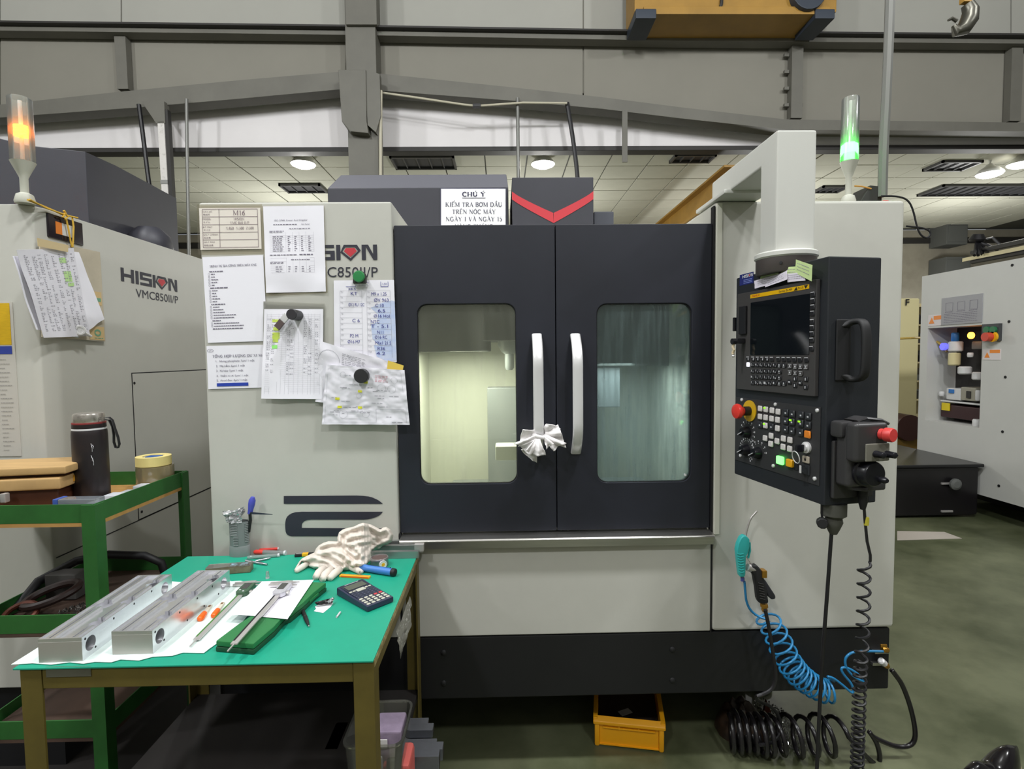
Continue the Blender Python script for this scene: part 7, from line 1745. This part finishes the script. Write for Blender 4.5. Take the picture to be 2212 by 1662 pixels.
# ================================================================== RIGHT MACHINE
RX = 4.3
def RF(px, py, o=0.0): return PX(px, py, RX - o)
m_pan3 = mat('panel_pale_grey', (196, 196, 192), .5, var=.03, vscale=1.5)
yF = PX(1986, 800, RX).y; zt_ = RF(1995, 597).z; zb_ = RF(1985, 1010).z
rm = thing('machining_center', 'pale machining centre at the right edge with an open pneumatic niche', 'machine', (5.2, 4.2, 0))
na, nb, nc, nd = RF(2006, 708), RF(2120, 704), RF(2118, 925), RF(1997, 908)
ny0 = (nb.y + nc.y) / 2; ny1 = (na.y + nd.y) / 2; nz1 = (na.z + nb.z) / 2; nz0 = (nc.z + nd.z) / 2
yN = 3.2; D_ = .3
sh = MB()
sh.box(RX, RX + .03, ny1, yF, zb_ - .1, zt_); sh.box(RX, RX + .03, yN, ny0, zb_ - .1, zt_); sh.box(RX, RX + .03, ny0, ny1, nz1, zt_); sh.box(RX, RX + .03, ny0, ny1, zb_, nz0)
sh.build('side_panel', m_pan3, rm)
sh = MB(); sh.box(RX + .03, 6.4, yF - .03, yF, zb_ - .1, zt_); sh.box(RX + .03, 6.4, yN, yN + .03, zb_ - .1, zt_); sh.box(RX + .03, 6.4, yN, yF, zt_ - .03, zt_)
sh.build('cabinet', m_pan3, rm)
nb_ = MB(); nb_.box(RX + .03, RX + D_, ny1, ny1 + .02, nz0 - .02, nz1 + .02); nb_.box(RX + .03, RX + D_, ny0 - .02, ny0, nz0 - .02, nz1 + .02); nb_.box(RX + .03, RX + D_, ny0, ny1, nz1, nz1 + .02); nb_.box(RX + .03, RX + D_, ny0, ny1, nz0 - .02, nz0)
nb_.build('niche_lining', m_pan3, rm)
MB().box(RX + D_, RX + D_ + .02, ny0, ny1, nz0, nz1).build('niche_back', m_dark, rm)
MB().box(RX + .5, 6.2, yN + .1, yF - .1, .0, zb_).build('bed_casting', m_base, rm)
NX = RX + .12
def NB(px0, px1, py0, py1, nm, m, dep=.12, x=None, bv=.01):
    x = x or NX; a = PX(px0, py0, x); b = PX(px1, py1, x); return MB().box(x, x + dep, min(a.y, b.y), max(a.y, b.y), min(a.z, b.z), max(a.z, b.z)).build(nm, m, rm, bv)
m_ivo = mat('valve_ivory', (206, 196, 150), .5); m_wht = mat('valve_white', (206, 206, 206), .5); m_rbl = mat('regulator_blue', (40, 110, 180), .5); m_dkr = mat('tank_dark_red', (52, 26, 30), .5)
def NC(px, py0, py1, r, nm, m, x=None):
    x = x or NX; a = PX(px, py0, x); b = PX(px, py1, x); return MB().lathe([(r * .4, 0), (r * .5, .01), (r * .5, a.z - b.z - .01), (r * .4, a.z - b.z)], b, (0, 0, 1), 16).build(nm, m, rm, smooth=True)
NC(2063, 719, 738, .065, 'regulator_cap', m_rbl); NC(2064, 738, 760, .12, 'regulator_body', m_wht); NC(2061, 762, 790, .1, 'filter_bowl', m_ivo)
MB().cyl(PX(2042, 749, NX - .05), (-1, 0, 0), .035, .03, 14).build('gauge_lit', mat('gauge_blue_lit', (90, 90, 255), .4, emit=1.2), rm)
MB().cyl(PX(2100, 725, NX - .05), (-1, 0, 0), .03, .02, 14).build('amber_lamp', mat('amber_small', (255, 150, 40), .4, emit=8), rm)
NC(2084, 792, 809, .11, 'oil_cup', m_wht); NC(2112, 804, 821, .09, 'oil_cup', m_wht); NC(2096, 762, 772, .05, 'gauge', m_wht)
NB(2098, 2120, 738, 755, 'valve_block', m_fgrey); NB(2044, 2074, 838, 866, 'pump_box', m_wht, .2); NB(2075, 2108, 836, 868, 'pump_motor', mat('motor_grey', (150, 146, 132), .5), .2)
NB(2049, 2059, 841, 850, 'blue_label', m_rbl, .01, NX - .012, .001); NB(2087, 2095, 845, 861, 'meter_face', m_dark, .01, NX - .012, .001)
NB(2030, 2118, 868, 873, 'tank_lid', m_wht, .25); NB(2032, 2116, 873, 912, 'oil_tank', m_dkr, .22)
NB(2034, 2050, 870, 888, 'yellow_label', mat('label_yellow', (220, 196, 30), .5), .01, NX - .012, .001)
NC(2110, 906, 922, .07, 'white_cap', m_wht, RX + .1); NC(2034, 846, 856, .05, 'gauge', m_wht); NC(2112, 843, 866, .04, 'hose_stack', m_wht)
# plates and labels on the face
def RB(px0, px1, py0, py1, nm, m, dep=.008, par=None):
    a, b = RF(px0, py0), RF(px1, py1); return MB().box(RX - dep, RX + .001, min(a.y, b.y), max(a.y, b.y), min(a.z, b.z), max(a.z, b.z)).build(nm, m, par or rm, .001)
RB(2036, 2122, 645, 697, 'diagram_plate', mat('plate_grey', (150, 150, 154), .45))
dg_ = Print(lambda u, v: (lambda a, b: V((RX - .0095, a.y + (b.y - a.y) * u, a.z + (b.z - a.z) * v)))(RF(2036, 645), RF(2122, 697)))
for k in range(3):
    dg_.line([(.12 + .3 * k, .2), (.3 + .3 * k, .2), (.3 + .3 * k, .5), (.12 + .3 * k, .5), (.12 + .3 * k, .2)], .006); dg_.greek(.1 + .3 * k, .53, .32 + .3 * k, .015)
for k in range(6): dg_.greek(.08, .6 + .06 * k, .9, .012)
dg_.build('lettering', m_pg, rm)
for (x0, x1, y0, y1) in ((2006, 2036, 682, 703), (2124, 2162, 755, 778)):
    p_ = RB(x0, x1, y0, y1, 'warning_label', mat('label_pale', (214, 206, 206), .5), .004)
    a, b = RF(x0 + (x1 - x0) * .4, y0 + 1), RF(x1 - 1, y0 + 8); MB().box(RX - .005, RX - .004, b.y, a.y, b.z, a.z).build('warning_band', m_org, p_)
    c = RF(x0 + (x1 - x0) * .22, y0 + (y1 - y0) * .55, .0045); s_ = abs(a.z - b.z) * .9
    MB().prism([c + V((0, s_, -s_ * .8)), c + V((0, -s_, -s_ * .8)), c + V((0, 0, s_))], (-.001, 0, 0)).build('warning_triangle', m_org, p_)
sb_ = RB(2128, 2164, 701, 736, 'switch_box', mat('switch_box_dark', (60, 62, 64), .5), .03)
for (px, py, r, m, nm) in ((2134, 713, .03, mat('btn_green', (40, 110, 70), .4), 'green_button'), (2148, 713, .03, mat('btn_green', (40, 110, 70), .4), 'green_button'), (2147, 728, .045, m_ylw, 'yellow_ring')):
    MB().cyl(RF(px, py, .03), (-1, 0, 0), r, .02, 16).build(nm, m, sb_)
MB().cyl(RF(2144, 728, .03), (-1, 0, 0), .038, .07, 16).build('red_button', mat('btn_red', (200, 70, 50), .4), sb_)
for (px, py) in ((2180, 695), (2172, 815), (2166, 933), (2158, 1050), (2187, 573)): MB().cyl(RF(px, py), (-1, 0, 0), .012, .004, 10).build('panel_screw', m_seam, rm)
a, b = RF(1990, 990), RF(2080, 1030)
MB().box(RX - .002, RX + .06, RF(2078, 1020).y, RF(1994, 1000).y, zb_ - .1, zb_ + .02).build('cable_cutout', m_fgrey, rm)
cable('yellow_air_line', [PX(a_, b_, RX + .1) if a_ > 1990 else PY(a_, b_, 5.9) for a_, b_ in ((1940, 732), (1975, 730), (1992, 730), (2015, 733), (2035, 745), (2046, 760))], .012, mat('air_line_yellow', (190, 160, 80), .5), 'yellow air line entering the niche of the pale machine', sm=2)
# under and beside it
t = thing('coolant_tank', 'low black coolant tank under the pale machine edge', 'tank', PZ(2000, 1120, 0))
p_ = PZ(1946, 1098, 0); p2 = PZ(2066, 1128, 0)
MB().box(3.3, 4.26, 4.75, 6.2, .02, .46).build('tank', mat('tank_black', (24, 22, 24), .3), t, .02)
MB().box(3.28, 4.28, 4.72, 6.22, .46, .49).build('lid', mat('tank_lid', (20, 20, 22), .3), t, .008)
q = PY(2062, 1046, 4.72); MB().lathe([(.05, 0), (.05, .02), (.03, .03)], q, (0, -1, 0), 16).build('filler_cap', m_fgrey, t)
for k in range(2): q = PY(2046, 1105 - 60 * k, 4.74); MB().box(q.x - .05, q.x + .05, 4.735, 4.75, q.z - .008, q.z + .008).build('tank_handle', m_cst, t)
MB().box(3.35, 3.5, 4.85, 5.0, 0, .03).build('tank_foot', m_rub, t)
t = thing('cream_machine', 'cream machine column far behind, in the gap right of the big machine', 'machine', PY(1968, 960, 6.9))
a, b = PY(1900, 645, 6.9), PY(1979, 950, 6.9); MB().box(a.x, b.x, 6.9, 7.4, 0.2, a.z).build('column', mat('cream_paint', (206, 196, 150), .5), t, .02)
MB().box(a.x, b.x - .1, 6.86, 6.9, b.z - .3, b.z + .3).build('door', mat('cream_paint2', (170, 162, 128), .5), t, .01)
vs, fs, _ = text2d('F', .02); q = PY(1956, 660, 6.885); MB().add([(q.x + .05 * x, 6.885, q.z + .08 * y) for x, y in vs], fs).build('lettering', m_seam, t)
MB().cyl(PY(1966, 925, 6.5), (0, 1, 0), .16, .3, 18).build('motor', mat('motor_maroon', (60, 30, 28), .5), t)
MB().box(a.x, b.x + .15, 6.6, 7.2, 0.0, .5).build('plinth', mat('plinth_ochre', (130, 100, 40), .6), t, .01)
t = thing('parts_shelf', 'far tan shelf crowded with dark parts, in the gap beside the pale machine', 'shelf', PY(1988, 880, 7.6))
a, b = PY(1974, 652, 7.6), PY(2030, 862, 7.6)
MB().box(a.x, b.x, 7.9, 7.95, 0, a.z).build('back', mat('shelf_tan', (196, 180, 140), .6), t)
for k in range(6):
    z_ = b.z + (a.z - b.z) * k / 5.2; MB().box(a.x, b.x, 7.6, 7.95, z_ - .02, z_).build('shelf_board', mat('shelf_tan', (196, 180, 140), .6), t)
k_ = 0
for k in range(5):
    z_ = b.z + (a.z - b.z) * k / 5.2
    for j in range(3):
        x_ = a.x + .05 + .11 * j; h_ = random.uniform(.08, .18)
        o = MB().box(x_, x_ + random.uniform(.06, .1), 7.65, 7.85, z_, z_ + h_).build('stored_part', (m_dark, m_fgrey, m_swd)[(j + k) % 3], None, .006); tag(o, 'small dark part stored on the far tan shelf', 'part', 'parts on the far shelf')
# pale worn patch and drain cover on the green floor
st2 = MB().prism([PZ(1938, 1168, .001), PZ(2078, 1164, .001), PZ(2040, 1150, .001), PZ(1938, 1148, .001)], (0, 0, .002)).build('floor_marking', mat('floor_pale', (176, 168, 158), .6), None, kind='structure')
